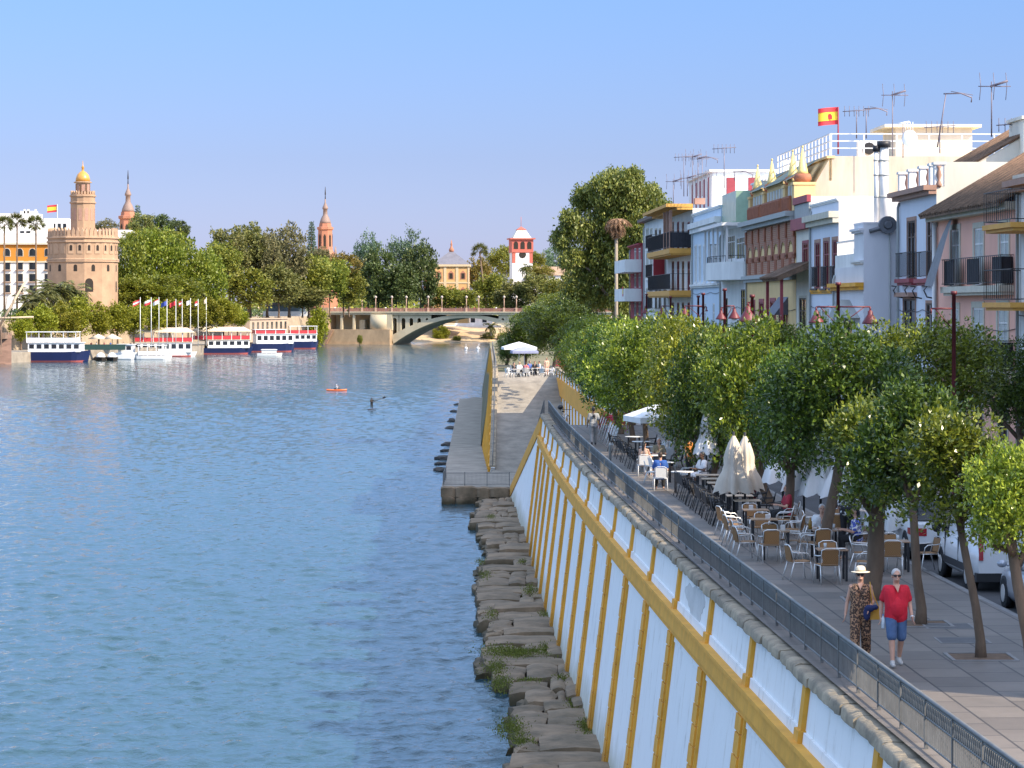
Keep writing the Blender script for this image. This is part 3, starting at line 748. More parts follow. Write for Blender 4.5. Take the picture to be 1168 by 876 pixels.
def FY(px, prot=0): return (19.28 - prot) / ((px - CX) / F + .03)
RZ = math.atan2(1, -.03)
class House:
    def __init__(s, name, label, Y0, Y1, prot, h, depth, wm, cat='house'):
        s.Y0, s.Y1, s.prot = Y0, Y1, prot
        s.root = thing(name, label, cat, (Xf(Y0) - prot, Y0, ST), RZ)
        s.L = (Y1 - Y0) * math.hypot(1, .03); s.h = h; s.depth = depth; s.wm = wm; s.op = []
    def x(s, px): return (FY(px, s.prot) - s.Y0) * math.hypot(1, .03)
    def z(s, py, px): return PZ(py, FY(px, s.prot)) - ST
    def rect(s, pxl, pxr, pyt, pyb):         # far edge px, near edge px
        xm = (pxl + pxr) / 2
        return (s.x(pxr), s.x(pxl), s.z(pyb, xm), s.z(pyt, xm))
    def part(s, b, name, m, par=None): return b.build(name, m, par or s.root)
    def window(s, r, style='glass', frame=None, surround=None, sw=.12, pane=None, mull=1):
        x0, x1, z0, z1 = r
        s.op.append(r)
        fm = frame or M_wmetal
        b = MB(); t = .07
        ya, yb = -.05, -.012
        b.bb(x0, x0 + t, ya, yb, z0, z1); b.bb(x1 - t, x1, ya, yb, z0, z1)
        b.bb(x0 + t, x1 - t, ya, yb, z0, z0 + t); b.bb(x0 + t, x1 - t, ya, yb, z1 - t, z1)
        for k in range(mull):
            xm = x0 + (x1 - x0) * (k + 1) / (mull + 1); b.bb(xm - .03, xm + .03, ya + .01, yb + .008, z0 + t, z1 - t)
        zz = z0 + (z1 - z0) * .72; b.bb(x0 + t, x1 - t, ya + .012, yb + .004, zz - .025, zz + .025)
        w = s.part(b, 'window', fm)
        b = MB(); b.bb(x0 + t, x1 - t, -.055, -.040, z0 + t, z1 - t)
        if style == 'shutter':
            zz = z0 + .1
            while zz < z1 - .12: b.bb(x0 + t, x1 - t, -.041, -.030, zz, zz + .05); zz += .09
        b.build('pane', pane or (M_shut if style == 'shutter' else M_glass), w)
        if surround:
            b = MB(); d = .035
            b.bb(x0 - sw, x0 - .002, -.02, d, z0, z1 + sw); b.bb(x1 + .002, x1 + sw, -.02, d, z0, z1 + sw); b.bb(x0, x1, -.02, d, z1 + .002, z1 + sw)
            b.bb(x0 - sw - .05, x1 + sw + .05, -.02, d + .07, z0 - .14, z0 - .002)
            b.build('surround', surround, w)
        return w
    def balcony(s, x0, x1, z, out=.85, rh=1.0, slabm=None, railm=None, screen=None, slab=.16, step=.34):
        b = MB(); b.bb(x0, x1, .003, out, z - slab, z); b.bb(x0 + .08, x1 - .08, .003, out - .1, z - slab - .1, z - slab - .002)
        p = s.part(b, 'balcony', slabm or M_trim)
        b = MB()
        for zz in (rh, .12):
            b.bb(x0 + .03, x1 - .03, out - .07, out - .04, z + zz - .03, z + zz)
            for xx in (x0 + .03, x1 - .06): b.bb(xx, xx + .03, .01, out - .04, z + zz - .031, z + zz - .001)
        xx = x0 + .05
        while xx < x1 - .03: b.bb(xx - .009, xx + .009, out - .062, out - .045, z + .1, z + rh - .02); xx += step
        for xs in (x0 + .045, x1 - .045):
            yy = .1
            while yy < out - .08: b.bb(xs - .008, xs + .008, yy - .008, yy + .008, z + .1, z + rh - .02); yy += step
        b.build('railing', railm or M_iron, p)
        if screen:
            for (a, c) in screen:
                b = MB(); b.bb(x0 + (x1 - x0) * a, x0 + (x1 - x0) * c, out - .10, out - .075, z + .05, z + rh - .06)
                if a == 0: b.bb(x0 + .065, x0 + .08, .02, out - .1, z + .05, z + rh - .06)
                b.build('screen', M_cloth, p)
        return p
    def cornice(s, z, hgt, out, m, x0=None, x1=None, name='cornice', ret=True):
        x0 = -.05 if x0 is None else x0; x1 = s.L + .0 if x1 is None else x1
        b = MB(); b.bb(x0, x1, .003, out, z + hgt * .45, z + hgt); b.bb(x0 + .03, x1, .003, out * .6, z, z + hgt * .45 - .001)
        return s.part(b, name, m)
    def body(s, near=None, far=None, back=None, roof=True, name='wall', m2=None):
        """front with real openings + side walls of profile near[(y,z)...] """
        b = MB(); rv = .06
        xs = sorted(set([0, s.L] + [round(v, 4) for r in s.op for v in (r[0], r[1])]))
        zs = sorted(set([-.2, s.h] + [round(v, 4) for r in s.op for v in (r[2], r[3])]))
        xs = [v for v in xs if 0 <= v <= s.L]; zs = [v for v in zs if -.2 <= v <= s.h]
        for i in range(len(xs) - 1):
            for k in range(len(zs) - 1):
                xm, zm = (xs[i] + xs[i + 1]) / 2, (zs[k] + zs[k + 1]) / 2
                if any(r[0] < xm < r[1] and r[2] < zm < r[3] for r in s.op): continue
                b.quad((xs[i], 0, zs[k]), (xs[i], 0, zs[k + 1]), (xs[i + 1], 0, zs[k + 1]), (xs[i + 1], 0, zs[k]))
        for (x0, x1, z0, z1) in s.op:
            b.quad((x0, 0, z0), (x0, -rv, z0), (x0, -rv, z1), (x0, 0, z1)); b.quad((x1, 0, z0), (x1, 0, z1), (x1, -rv, z1), (x1, -rv, z0))
            b.quad((x0, 0, z0), (x1, 0, z0), (x1, -rv, z0), (x0, -rv, z0)); b.quad((x0, 0, z1), (x0, -rv, z1), (x1, -rv, z1), (x1, 0, z1))
        D = s.depth
        if s.L > 7:
            p = MB(); p.tube([(s.L - .22, .09, 0), (s.L - .22, .09, s.h - .5), (s.L - .22, .02, s.h - .3)], .055, 6); p.build('downpipe', M_greyp, s.root)
            p = MB(); zc = s.h * .58; p.tube([(s.L * k / 12, .04, zc - .10 * math.sin(PI * (k % 4) / 4)) for k in range(13)], .014, 4); p.build('cable', M_iron, s.root)
        prof = near or [(0, s.h), (-D, s.h)]
        for xx in (0, s.L):
            pl = [(xx, 0, -.2)] + [(xx, y, z) for y, z in prof] + [(xx, -D, -.2)]
            b.add(pl, [tuple(range(len(pl)))], 1 if (m2 and xx == 0) else 0)
        b.quad((0, -D, -.2), (s.L, -D, -.2), (s.L, -D, prof[-1][1]), (0, -D, prof[-1][1]))
        if roof:
            for (a, c) in zip(prof[:-1], prof[1:]):
                b.quad((0, a[0], a[1]), (s.L, a[0], a[1]), (s.L, c[0], c[1]), (0, c[0], c[1]))
        return b.build(name, [s.wm, m2 or s.wm], s.root, fix=False)

# ---- houses just outside the frame on the right; they shade the promenade
for (Y0, Y1, h, wm, lab) in [(42.3, 55, 12.6, M_cream, 'cream four storey house nearest the bridge end of the street'), (55, 72, 12.8, M_white, 'plain white four storey house between the cream house and the balconied one')]:
    H = House('row_house', lab, Y0, Y1 - .02, 0, h, 12, wm)
    for fl in range(4):
        for k in range(4):
            xx = 1.4 + k * (H.L - 4) / 3; H.window((xx, xx + 1.1, .4 + fl * 3.05, 2.5 + fl * 3.05), 'shutter', surround=M_trim)
            if fl: H.balcony(xx - .3, xx + 1.4, .35 + fl * 3.05, .6)
    H.cornice(h - .6, .4, .4, M_trim); H.body()

# ---- white house with balconies at the right edge
H = House('white_house', 'white house with ochre trimmed balconies at the right edge of the photo', 72, 94.0, 0, 10.75, 12, M_white)
for fl in range(3):
    for k in range(5):
        xx = 1.2 + k * 4.4; H.window((xx, xx + 1.2, .4 + fl * 3.45, 2.9 + fl * 3.45), 'shutter', frame=M_wood, surround=M_trim)
H.balcony(17.2, H.L - .3, PZ(348 + 0, 92) * 0 + 12 - 5.45 + (348 - 256) / F * 92, 1.25, 1.05, M_orange)
H.balcony(17.2, H.L - .3, 12 - 5.45 + (348 - 345) / F * 92, 1.25, 1.05, M_orange)
H.balcony(8.5, 14.5, 3.45 * 2 - .1, .9, 1.0, M_orange); H.balcony(1, 6.5, 3.45 * 2 - .1, .9, 1.0, M_orange)
H.cornice(10.2, .35, .55, M_brown); H.cornice(H.h - .2, .2, .2, M_trim, name='parapet_cap')
b = MB(); b.bb(20.6, 21.3, -.95, -.25, H.h, H.h + 2.0); b.bb(20.5, 21.4, -1.05, -.15, H.h + 1.5, H.h + 1.7); H.part(b, 'chimney', M_white)
H.body()

# ---- pink house with tiled roof
H = House('pink_house', 'salmon pink house with a brown tiled roof and dark balcony screens', 94.3, 109.0, 0, PZ(244, 108) - ST, 9, M_pink)
for r in [(1085, 1095, 262, 326), (1111.6, 1122, 260, 325), (1140.6, 1151, 258, 323)]:
    H.window(H.rect(*r), 'shutter', surround=M_trim, sw=.2, mull=1)
for r in [(1087, 1094, 352, 418), (1110, 1122, 351, 418), (1138.6, 1150, 350, 416)]:
    H.window(H.rect(*r), 'shutter', surround=M_trim, sw=.22)
for r in [(1090, 1097, 440, 500), (1111, 1122, 440, 505), (1139, 1150, 440, 505)]: H.window(H.rect(*r), 'glass', frame=M_wood, surround=M_trim)
zb = H.z(327, 1100)
H.balcony(.4, 11.2, zb, .5, 1.0, M_trim, screen=[(.0, .14), (.36, .56), (.80, .97)], slab=.22)
zb2 = H.z(417, 1100)
H.balcony(.4, 11.4, zb2, .55, 1.0, M_trim, screen=[(.0, .19), (.38, .99)], slab=.25)
b = MB(); b.bb(-.1, H.L + .1, .003, .42, H.h - .28, H.h - .02); H.part(b, 'eaves', M_trim)
b = MB(); b.tube([(H.L - .15, .12, 0), (H.L - .15, .12, H.h - .3)], .09, 8); H.part(b, 'downpipe', M_white)
b = MB(); zr = H.h
b.quad((-.2, .62, zr - .05), (H.L + .2, .62, zr - .05), (H.L + .2, -4.2, zr + 2.75), (-.2, -4.2, zr + 2.75)); b.quad((-.2, -4.2, zr + 2.75), (H.L + .2, -4.2, zr + 2.75), (H.L + .2, -9, zr), (-.2, -9, zr))
b.quad((-.2, .62, zr - .17), (H.L + .2, .62, zr - .17), (H.L + .2, .62, zr - .05), (-.2, .62, zr - .05))
b.quad((H.L + .2, .62, zr - .17), (H.L + .2, -4.2, zr + 2.63), (H.L + .2, -4.2, zr + 2.75), (H.L + .2, .62, zr - .05))
xx = -.1
while xx < H.L + .2: b.tube([(xx, .66, zr - .05), (xx, -4.2, zr + 2.80)], .075, 5); xx += .34
H.part(b, 'roof', M_tile)
b = MB(); # grey cloth hung from the window over the balcony rail
xw = H.x(1090)
b.grid([[(xw - .55 + .5 * u, .0 + .85 * u ** .7, zb + 3.0 - 2.95 * u - .25 * math.sin(u * 3)), (xw + .5 + 1.1 * u, .0 + .86 * u ** .7, zb + 2.6 - 2.55 * u)] for u in [i / 8 for i in range(9)]]); H.part(b, 'awning', mat('grey_cloth', (.22, .22, .23), .8, var=.2, scale=4))
H.body(near=[(0, H.h), (-4.2, H.h + 2.6), (-9, H.h)], roof=False)

# ---- pale blue house with parapet posts
H = House('pale_blue_house', 'pale blue house with two iron balconies and a balustraded parapet', 109.1, 117.7, 0, PZ(218, 113) - ST, 11, M_blue)
for r in [(1035.6, 1044.7, 252, 318), (1058, 1067, 250, 317)]: H.window(H.rect(*r), 'glass', frame=M_wood, surround=M_brown, sw=.16)
for r in [(1031, 1044.5, 341, 392), (1057, 1067, 346, 392)]: H.window(H.rect(*r), 'glass', frame=M_wood, surround=M_brown)
for r in [(1031, 1044, 420, 470), (1057, 1067, 420, 480)]: H.window(H.rect(*r), 'glass', frame=M_wood)
for (pa, pb) in [(1029, 1046), (1051, 1068.5)]:
    z = H.z(318, (pa + pb) / 2); x0, x1 = H.x(pb), H.x(pa)
    p = H.balcony(x0, x1, z, .32, 1.05, M_maroon, step=.2)
    for xx in (x0 + .4, x1 - .4):
        b = MB(); b.tube([(xx, .05, z - .75), (xx, .3, z - .7), (xx, .42, z - .45), (xx, .3, z - .3), (xx, .5, z - .27)], .03, 5); b.build('bracket', M_iron, p)
b = MB(); z = H.z(337, 1038); b.bb(H.x(1046), H.x(1029.5), .003, .35, z - .05, z + .12); H.part(b, 'hood', M_brown)
zc = H.z(229.5, 1030)
H.cornice(zc, .34, .5, M_brown)
zp = H.h
for px_ in (1026.5, 1038, 1050.5, 1062, 1073.5):
    b = MB(); xx = max(.25, min(H.L - .25, H.x(px_))); b.bb(xx - .22, xx + .22, -.32, .06, zp - .1, zp + .85); b.bb(xx - .27, xx + .27, -.37, .11, zp + .85, zp + .95); H.part(b, 'parapet_post', M_white)
for px_ in (1032, 1044.5, 1056, 1068):
    b = MB(); xx = H.x(px_); b.lathe([(.09, 0), (.12, .1), (.05, .25), (.11, .45), (.05, .68), (.1, .8)], 8, (xx, -.1, zp)); H.part(b, 'baluster', M_brown)
b = MB(); b.bb(0, H.L, -.25, -.01, zp, zp + .06); H.part(b, 'parapet_cap', M_trim)
b = MB(); b.bb(0.001, .3, -9, -.3, zp, zp + .95); H.part(b, 'side_parapet', M_cream)
b = MB()       # tiled roof behind, and the white penthouse
b.add([(1.2, -1.2, zp + .7), (8.4, -1.2, zp + .5), (8.4, -4.6, zp + 2.5), (1.2, -4.6, zp + 2.7)], [(0, 1, 2, 3)])
b.add([(1.2, -4.6, zp + 2.7), (8.4, -4.6, zp + 2.5), (8.4, -8, zp + .6), (1.2, -8, zp + .7)], [(0, 1, 2, 3)])
xx = 1.2
while xx < 8.4: b.tube([(xx, -1.2, zp + .74), (xx, -4.6, zp + 2.7)], .075, 5); xx += .34
H.part(b, 'roof', M_tile)
b = MB(); b.add([(1.25, -1.6, zp), (1.25, -1.6, zp + .85), (1.25, -4.6, zp + 2.6), (1.25, -8, zp + .65), (1.25, -8, zp)], [(0, 1, 2, 3, 4)]); b.bb(.4, 3.2, -9.5, -3.4, zp + .01, zp + 2.6); b.bb(.3, 3.3, -9.6, -3.3, zp + 2.6, zp + 2.72); H.part(b, 'penthouse', M_cream)
H.body(near=[(0, zp), (-11, zp)], m2=M_cream)

# ---- low grey-white house with a tall blank flank and two flues
H = House('grey_white_house', 'blank grey white house with two white flues and a low ochre cornice', 118.0, 126.3, 1.4, PZ(256, 119) - ST, 11, M_grey)
zl = H.z(305, 965)
H.window(H.rect(962, 972, 366, 400), 'glass', frame=M_iron)
H.window(H.rect(957.5, 961, 346, 372), 'shutter')
z1 = H.z(331, 970)
H.cornice(z1, .3, .35, M_ochre)
H.cornice(H.z(301, 980), .14, .16, M_white, 0, 2.8, name='string_course')
H.cornice(H.z(266, 980), .18, .2, M_grey, 0, 2.6, name='string_course')
b = MB(); xm = H.x(969); z = H.z(346, 969); b.ext([(H.x(981), .003, z - .6), (H.x(959), .003, z - .6), (xm, .003, z + .15)], (0, .55, 0)); H.part(b, 'window_hood', M_greyp)
# shallow front: tall part 0..2.6, low part beyond
full = H.h
b = MB(); b.bb(0.0, 2.6, -11, 0, zl, full); b.bb(2.6, H.L, -11, -3.6, zl, full - .3); b.bb(-.02, 2.62, -11.02, .02, full, full + .07)
H.part(b, 'upper_wall', M_grey)
b = MB(); b.bb(2.6, H.L, -.2, -.02, zl, zl + .55)
xx = 2.7
while xx < H.L: b.bb(xx, xx + .05, -.14, -.08, zl + .55, zl + 1.1); xx += .3
b.bb(2.6, H.L, -.14, -.08, zl + 1.1, zl + 1.15); H.part(b, 'terrace_parapet', M_white)
H.h = zl; H.body()
def at_side(H, px, Y): return -(PX(px, Y) - (Xf(H.Y0) - H.prot))
for (px_, top, r_) in [(1000.5, 166, .10), (1009, 161, .19)]:
    yy = at_side(H, px_, 119); b = MB(); zt = PZ(top, 119) - ST
    b.tube([(1.0, yy, full), (1.0, yy, zt - .25)], r_, 10); f_ = H.part(b, 'flue', M_white)
    b = MB(); b.tube([(1.0, yy, zt - .25), (1.0, yy, zt)], r_ * 1.5, 10); b.build('cowl', M_iron, f_)
    b = MB()
    for zz in (1.1, 2.0, 2.6): b.tube([(1.0, yy, full + zz), (1.0, yy, full + zz + .07)], r_ * 1.15, 10)
    b.build('clamp', M_greyp, f_)
yy = at_side(H, 1012, 118); b = MB(); b.tube([(-.30, yy, full - .05), (.10, yy, full - .05)], .36, 14); b.tube([(-.36, yy, full - .05), (-.30, yy, full - .05)], [.14, .2], 10); b.tube([(-.15, yy, full - .1), (-.15, yy + .75, full - .32)], .09, 8); H.part(b, 'extractor_fan', mat('fan_grey', (.16, .16, .17), .5, metal=.5))
b = MB(); b.tube([(-.06, yy - .1, 0), (-.06, yy - .1, full - .4)], .03, 5); H.part(b, 'cable', M_greyp)

# ---- white and pale blue house with narrow windows
H = House('tall_white_house', 'white and pale blue house with three narrow windows over an ochre band', 126.5, 135.5, 1.2, PZ(229, 130) - ST, 12, M_blue)
for r in [(930, 935.6, 277, 329), (940, 946, 275, 329), (950, 955.4, 274, 329)]: H.window(H.rect(*r), 'glass', frame=M_maroon, surround=M_brown, sw=.16)
for (a, c) in [(928.5, 935), (938.8, 945.6), (949, 955.6)]: H.balcony(H.x(c), H.x(a), H.z(329, (a + c) / 2), .18, 1.0, M_iron, step=.16, slab=.08)
for r in [(931.5, 936, 356, 392), (938.5, 945, 355, 392), (949.5, 953, 354, 392)]: H.window(H.rect(*r), 'shutter', frame=M_trim, surround=M_trim)
H.cornice(H.z(335, 940), .2, .12, M_ochre, name='band')
H.cornice(H.z(257, 940), .5, .45, M_trim); H.cornice(H.h - .14, .14, .1, M_white, name='parapet_cap')
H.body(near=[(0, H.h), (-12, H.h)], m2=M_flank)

# ---- narrow maroon house
H = House('maroon_house', 'narrow cream house with maroon fascia and a tiled porch roof', 135.6, 140.9, 1.2, PZ(226, 138) - ST, 10, M_cream)
H.window(H.rect(916, 922, 277, 300), 'glass', frame=M_maroon, surround=M_maroon)
H.window(H.rect(912, 920, 340, 392), 'glass', frame=M_wood, surround=M_trim)
b = MB(); b.bb(-.03, H.L, .003, .30, H.z(262, 917), H.z(249, 917)); b.bb(-.03, H.L, .003, .2, H.z(232, 917), H.z(224, 917)); H.part(b, 'fascia', M_maroon)
b = MB(); b.bb(0, H.L, .002, .1, H.z(248, 917), H.z(232.5, 917)); H.part(b, 'grey_panel', M_greyp)
b = MB(); z = H.z(303, 915); b.hexa([(.1, .003, z - .15), (.1, 1.5, z - .75), (H.L + 1.2, 1.5, z - .75), (H.L + 1.2, .003, z - .15), (.1, .003, z + .1), (.1, 1.6, z - .6), (H.L + 1.2, 1.6, z - .6), (H.L + 1.2, .003, z + .1)])
xx = .2
while xx < H.L + 1.2: b.tube([(xx, .02, z + .12), (xx, 1.65, z - .6)], .07, 5); xx += .3
H.part(b, 'porch_roof', M_tile)
for xx in (.5, H.L + .8):
    b = MB(); b.bb(xx - .07, xx + .07, 1.25, 1.39, 0, z - .66); H.part(b, 'porch_post', M_maroon)
H.body()

# ---- yellow house with brick arcade, mansard and spires
H = House('yellow_house', 'ornate yellow house with a red brick arcade, mansard roof and four pointed spires', 141.0, 162.5, 1.2, 0, 13, M_yel)
zcor = H.z(252, 880); zbr = H.z(313, 880)
H.h = zcor
ztop = PZ(178, 141) - ST
for (a, c, t_, u_) in [(866.5, 871, 345, 375), (879, 884.5, 344, 376), (889.5, 897.5, 347, 378), (857, 861, 346, 374)]: H.window(H.rect(a, c, t_, u_), 'glass', frame=M_maroon, surround=M_maroon, sw=.2)
b = MB(); xx0, xx1 = H.x(899), H.x(888); z = H.z(341, 893); b.ext([(xx0, .003, z - .8), (xx0, .7, z - .8), (xx0, .003, z + .1)], (xx1 - xx0, 0, 0)); H.part(b, 'window_hood', mat('slate_hood', (.10, .10, .13), .6))
H.cornice(zbr - .35, .35, .35, M_greyp, name='string_course'); H.cornice(zcor - .25, .45, .55, M_greyp)
# arcade storey: brick face with 7 arched openings
x0a, x1a = .4, H.L - .25; za, zb_ = zbr + .02, zcor - .27
b = MB(); b.bb(x0a, x1a, .003, .05, za, za + .7); b.bb(x0a, x1a, .003, .06, zb_ - .75, zb_)
nb = 7; wbay = (x1a - x0a) / nb
H.part(b, 'brick_band', M_pbrick)
for k in range(nb + 1):
    b = MB(); xx = x0a + k * wbay; b.bb(xx - .34, xx + .34, .003, .08, za + .702, zb_ - .752); b.bb(xx - .42, xx + .42, .003, .11, zb_ - 1.75, zb_ - 1.6); b.bb(xx - .42, xx + .42, .003, .11, za + .71, za + .95); b.bb(xx - .25, xx + .25, .06, .14, zb_ - .75, zb_ - .05); H.part(b, 'brick_pier', M_brick)
for k in range(nb):
    xm = x0a + (k + .5) * wbay; hw = wbay / 2 - .3
    zs = zb_ - 1.7
    b = MB(); n = 10          # arch infill (brick spandrel) with round opening
    outer = [(xm - hw, zs), (xm - hw, zb_ - .752), (xm + hw, zb_ - .752), (xm + hw, zs)]
    rad = hw - .18
    arc = [(xm + rad * math.cos(PI * i / n), zs + .75 * rad / rad * rad * math.sin(PI * i / n)) for i in range(n + 1)]
    poly = outer + [(q[0], q[1]) for q in arc]
    b.ext([(p[0], .004, p[1]) for p in poly], (0, .045, 0)); ar = H.part(b, 'arch', M_pbrick)
    r = (xm - .42, xm + .42, za + 2.45, zs + rad * .6)
    b = MB(); b.bb(r[0], r[1], .006, .03, r[2], r[3]); b.build('pane', M_glass, ar)
    b = MB(); b.bb(xm - hw, xm + hw, .004, .04, za + .72, za + 1.0); 
    for q in (-.35, 0, .35): b.bb(xm + q - .1, xm + q + .1, .051, .09, za + .05, za + .7)
    b.build('parapet', M_brick, ar)
# mansard
b = MB(); zm = zcor + .22; b.quad((0, -.15, zm), (H.L, -.15, zm), (H.L, -1.7, ztop - .9), (0, -1.7, ztop - .9))
H.part(b, 'mansard', M_awn)
xs_ = [max(.3, H.x(p)) for p in (909.5, 896.5, 873, 857)]; xs_[-1] = min(xs_[-1], H.L - .4)
for xx in xs_:
    b = MB(); b.bb(xx - .45, xx + .45, -.9, .12, zm, zm + 1.25); b.bb(xx - .5, xx + .5, -.95, .17, zm + 1.25, zm + 1.38); p = H.part(b, 'pinnacle_pier', M_yel)
    b = MB(); b.lathe([(.36, 1.38), (.46, 1.6), (.38, 1.8)], 8, (xx, -.35, zm), a0=PI / 8); b.build('brick_collar', M_brick, p)
    b = MB(); b.lathe([(.30, 1.8), (.26, 1.95), (.02, 3.1)], 8, (xx, -.35, zm), a0=PI / 8); b.sph((xx, -.35, zm + 3.12), .06, 6, 4); b.build('spire', mat('glazed_yellow', (.78, .6, .22), .4, var=.15, scale=3), p)
for (a, c) in zip(xs_[:-1], xs_[1:]):
    b = MB(); b.bb(a + .7, c - .7, -.85, -.02, zm, zm + 1.5); b.bb(a + .6, c - .6, -.9, .06, zm + 1.5, zm + 1.62); d = H.part(b, 'dormer', M_yel)
    b = MB(); w_ = (c - a - 1.4); nn = max(2, int(w_ / 1.2))
    for k in range(nn): b.bb(a + .7 + w_ * (k + .18) / nn, a + .7 + w_ * (k + .82) / nn, -.05, .015, zm + .35, zm + 1.3)
    b.build('pane', M_shut, d)
    b = MB(); b.bb(a + .46, c - .46, .13, .26, zm, zm + .75)
    xx = a + .6
    while xx < c - .5: b.bb(xx, xx + .16, .24, .32, zm + .1, zm + .65); xx += .4
    b.build('balustrade', M_brick, d)
    b = MB(); b.add([(a + .8, -1.3, zm + 2.6), (c - .8, -1.3, zm + 2.6), (c - .8, .25, zm + 1.55), (a + .8, .25, zm + 1.55)], [(0, 1, 2, 3)]); b.build('awning', M_awn, d)
b = MB(); b.bb(0, H.L, -1.75, -1.6, ztop - 1.2, ztop - .1); b.bb(-.05, H.L, -1.9, -1.5, ztop - .1, ztop + .02); H.part(b, 'fascia', M_yel)
b = MB(); zr = ztop + .02
for zz in (.35, .7, 1.05):
    b.bb(.1, H.L, -1.69, -1.65, zr + zz, zr + zz + .05); b.bb(.1, .15, -13, -1.7, zr + zz, zr + zz + .05)
xx = .1
while xx < H.L: b.bb(xx, xx + .06, -1.70, -1.64, zr, zr + 1.08); xx += 1.3
yy = -1.7
while yy > -13: b.bb(.08, .14, yy - .06, yy, zr, zr + 1.08); yy -= 1.6
H.part(b, 'roof_railing', M_wmetal)
b = MB(); b.bb(2, 6, -9, -5.2, zr, zr + 1.5); b.bb(1.6, 6.4, -9.4, -4.6, zr + 1.5, zr + 1.65); H.part(b, 'roof_hut', M_cream)
b = MB(); b.bb(1.2, 1.7, -4.3, -3.2, zr, zr + .8); f_ = H.part(b, 'air_conditioner', M_wmetal)
b = MB(); b.lathe([(.3, 0), (.3, .04)], 12, (0, 0, 0)); b.v = [(1.19 - v[2], -3.75 + v[0], zr + .42 + v[1]) for v in b.v]; b.build('fan_grille', M_iron, f_)
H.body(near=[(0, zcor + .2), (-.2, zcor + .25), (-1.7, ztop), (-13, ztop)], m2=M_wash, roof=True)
HY_ = H

# ---- white house with bowed balcony
H = House('bowed_balcony_house', 'white house with a solid bowed balcony and a green glazed attic', 162.6, 176.8, 1.2, PZ(259, 170) - ST, 11, M_white)
zt = H.h
for r in [(826, 830, 340, 372), (845, 850, 330, 365)]: H.window(H.rect(*r), 'glass', frame=M_iron)
H.window((H.L - 1.6, H.L - .5, H.z(296, 824), H.z(268, 824)), 'glass', frame=M_iron); H.window((1.2, 5.5, H.z(296, 845), H.z(270, 845)), 'glass', frame=M_wmetal, mull=2); H.window((6.4, 10.5, H.z(296, 835), H.z(268, 835)), 'glass', frame=M_wmetal, mull=3)
zb = H.z(320, 837); zc_ = H.z(300, 837)
b = MB(); n = 14
out = [(H.L * .04 + H.L * .92 * i / n, .15 + 1.35 * math.sin(PI * i / n) ** .5) for i in range(n + 1)]
b.ext([(x, y, zb) for x, y in out] + [(H.L * .96, .003, zb), (H.L * .04, .003, zb)], (0, 0, zc_ - zb)); p = H.part(b, 'balcony', M_white)
b = MB()
for i in range(n): b.tube([(out[i][0], out[i][1] - .08, zc_ + .35), (out[i + 1][0], out[i + 1][1] - .08, zc_ + .35)], .02, 4)
for i in range(n + 1): b.tube([(out[i][0], out[i][1] - .08, zc_), (out[i][0], out[i][1] - .08, zc_ + .35)], .015, 4)
b.build('railing', M_iron, p)
b = MB()
for xx in (.6, 3.2, 5.8, 8.4, 11.0, 13.2): b.bb(xx - .06, xx + .06, 1.0, 1.12, zc_, zt - .1)
b.bb(.3, H.L - .3, .01, 1.4, zt - .1, zt + .08); H.part(b, 'canopy', M_wmetal)
b = MB(); b.bb(6.2, H.L - .1, -5, -.05, zt + .1, zt + 2.1); b.bb(6, H.L, -5.2, .25, zt + .08, zt + .3); p = H.part(b, 'attic', M_green)
b = MB(); b.bb(.1, 6.19, -5, -1.0, zt + .1, zt + 2.4); b.bb(0, 6.2, -5.1, -.9, zt + 2.4, zt + 2.5); H.part(b, 'attic_wall', M_white)
b = MB()
for xx in (2, 8, 13.5):
    for yy in (-5.5, -9.8): b.bb(xx - .08, xx + .08, yy - .08, yy + .08, zt, zt + 3.4)
b.bb(1.6, 14, -10.2, -9.9, zt + 3.4, zt + 3.6); b.bb(1.6, 14, -5.5, -5.2, zt + 3.4, zt + 3.6)
xx = 1.8
while xx < 14: b.bb(xx, xx + .1, -10.2, -5.2, zt + 3.61, zt + 3.75); xx += .5
H.part(b, 'pergola', mat('pergola_wood', (.42, .27, .19), .7, var=.2))
b = MB(); b.lathe([(.75, 0), (.75, 1.1), (.5, 1.25)], 14, (4.2, -3, zt + 2.5)); H.part(b, 'water_tank', M_wmetal)
H.body()

# ---- light blue house
H = House('sky_blue_house', 'flat fronted light blue house with a row of narrow tall windows', 176.9, 195.4, 1.2, PZ(239, 186) - ST, 11, mat('sky_blue_render', (.60, .70, .80), .85, var=.07, scale=.6, stretch=(1, 1, .3)))
for px_ in (794, 798.6, 804, 810, 816.5):
    r = H.rect(px_ - 1.1, px_ + 1.1, 281, 322); H.window(r, 'shutter', frame=M_wmetal, surround=M_white, sw=.12)
for px_ in (796, 804, 814): H.window(H.rect(px_ - 1.2, px_ + 1.2, 346, 385), 'shutter', frame=M_wmetal)
H.cornice(H.z(263, 806), .65, .4, M_white); H.cornice(H.z(328, 806), .25, .25, M_white, name='string_course'); H.cornice(H.h - .2, .2, .12, M_white, name='parapet_cap')
H.balcony(.5, 2.6, H.z(314, 819), .6, 1.9, M_iron); H.body()

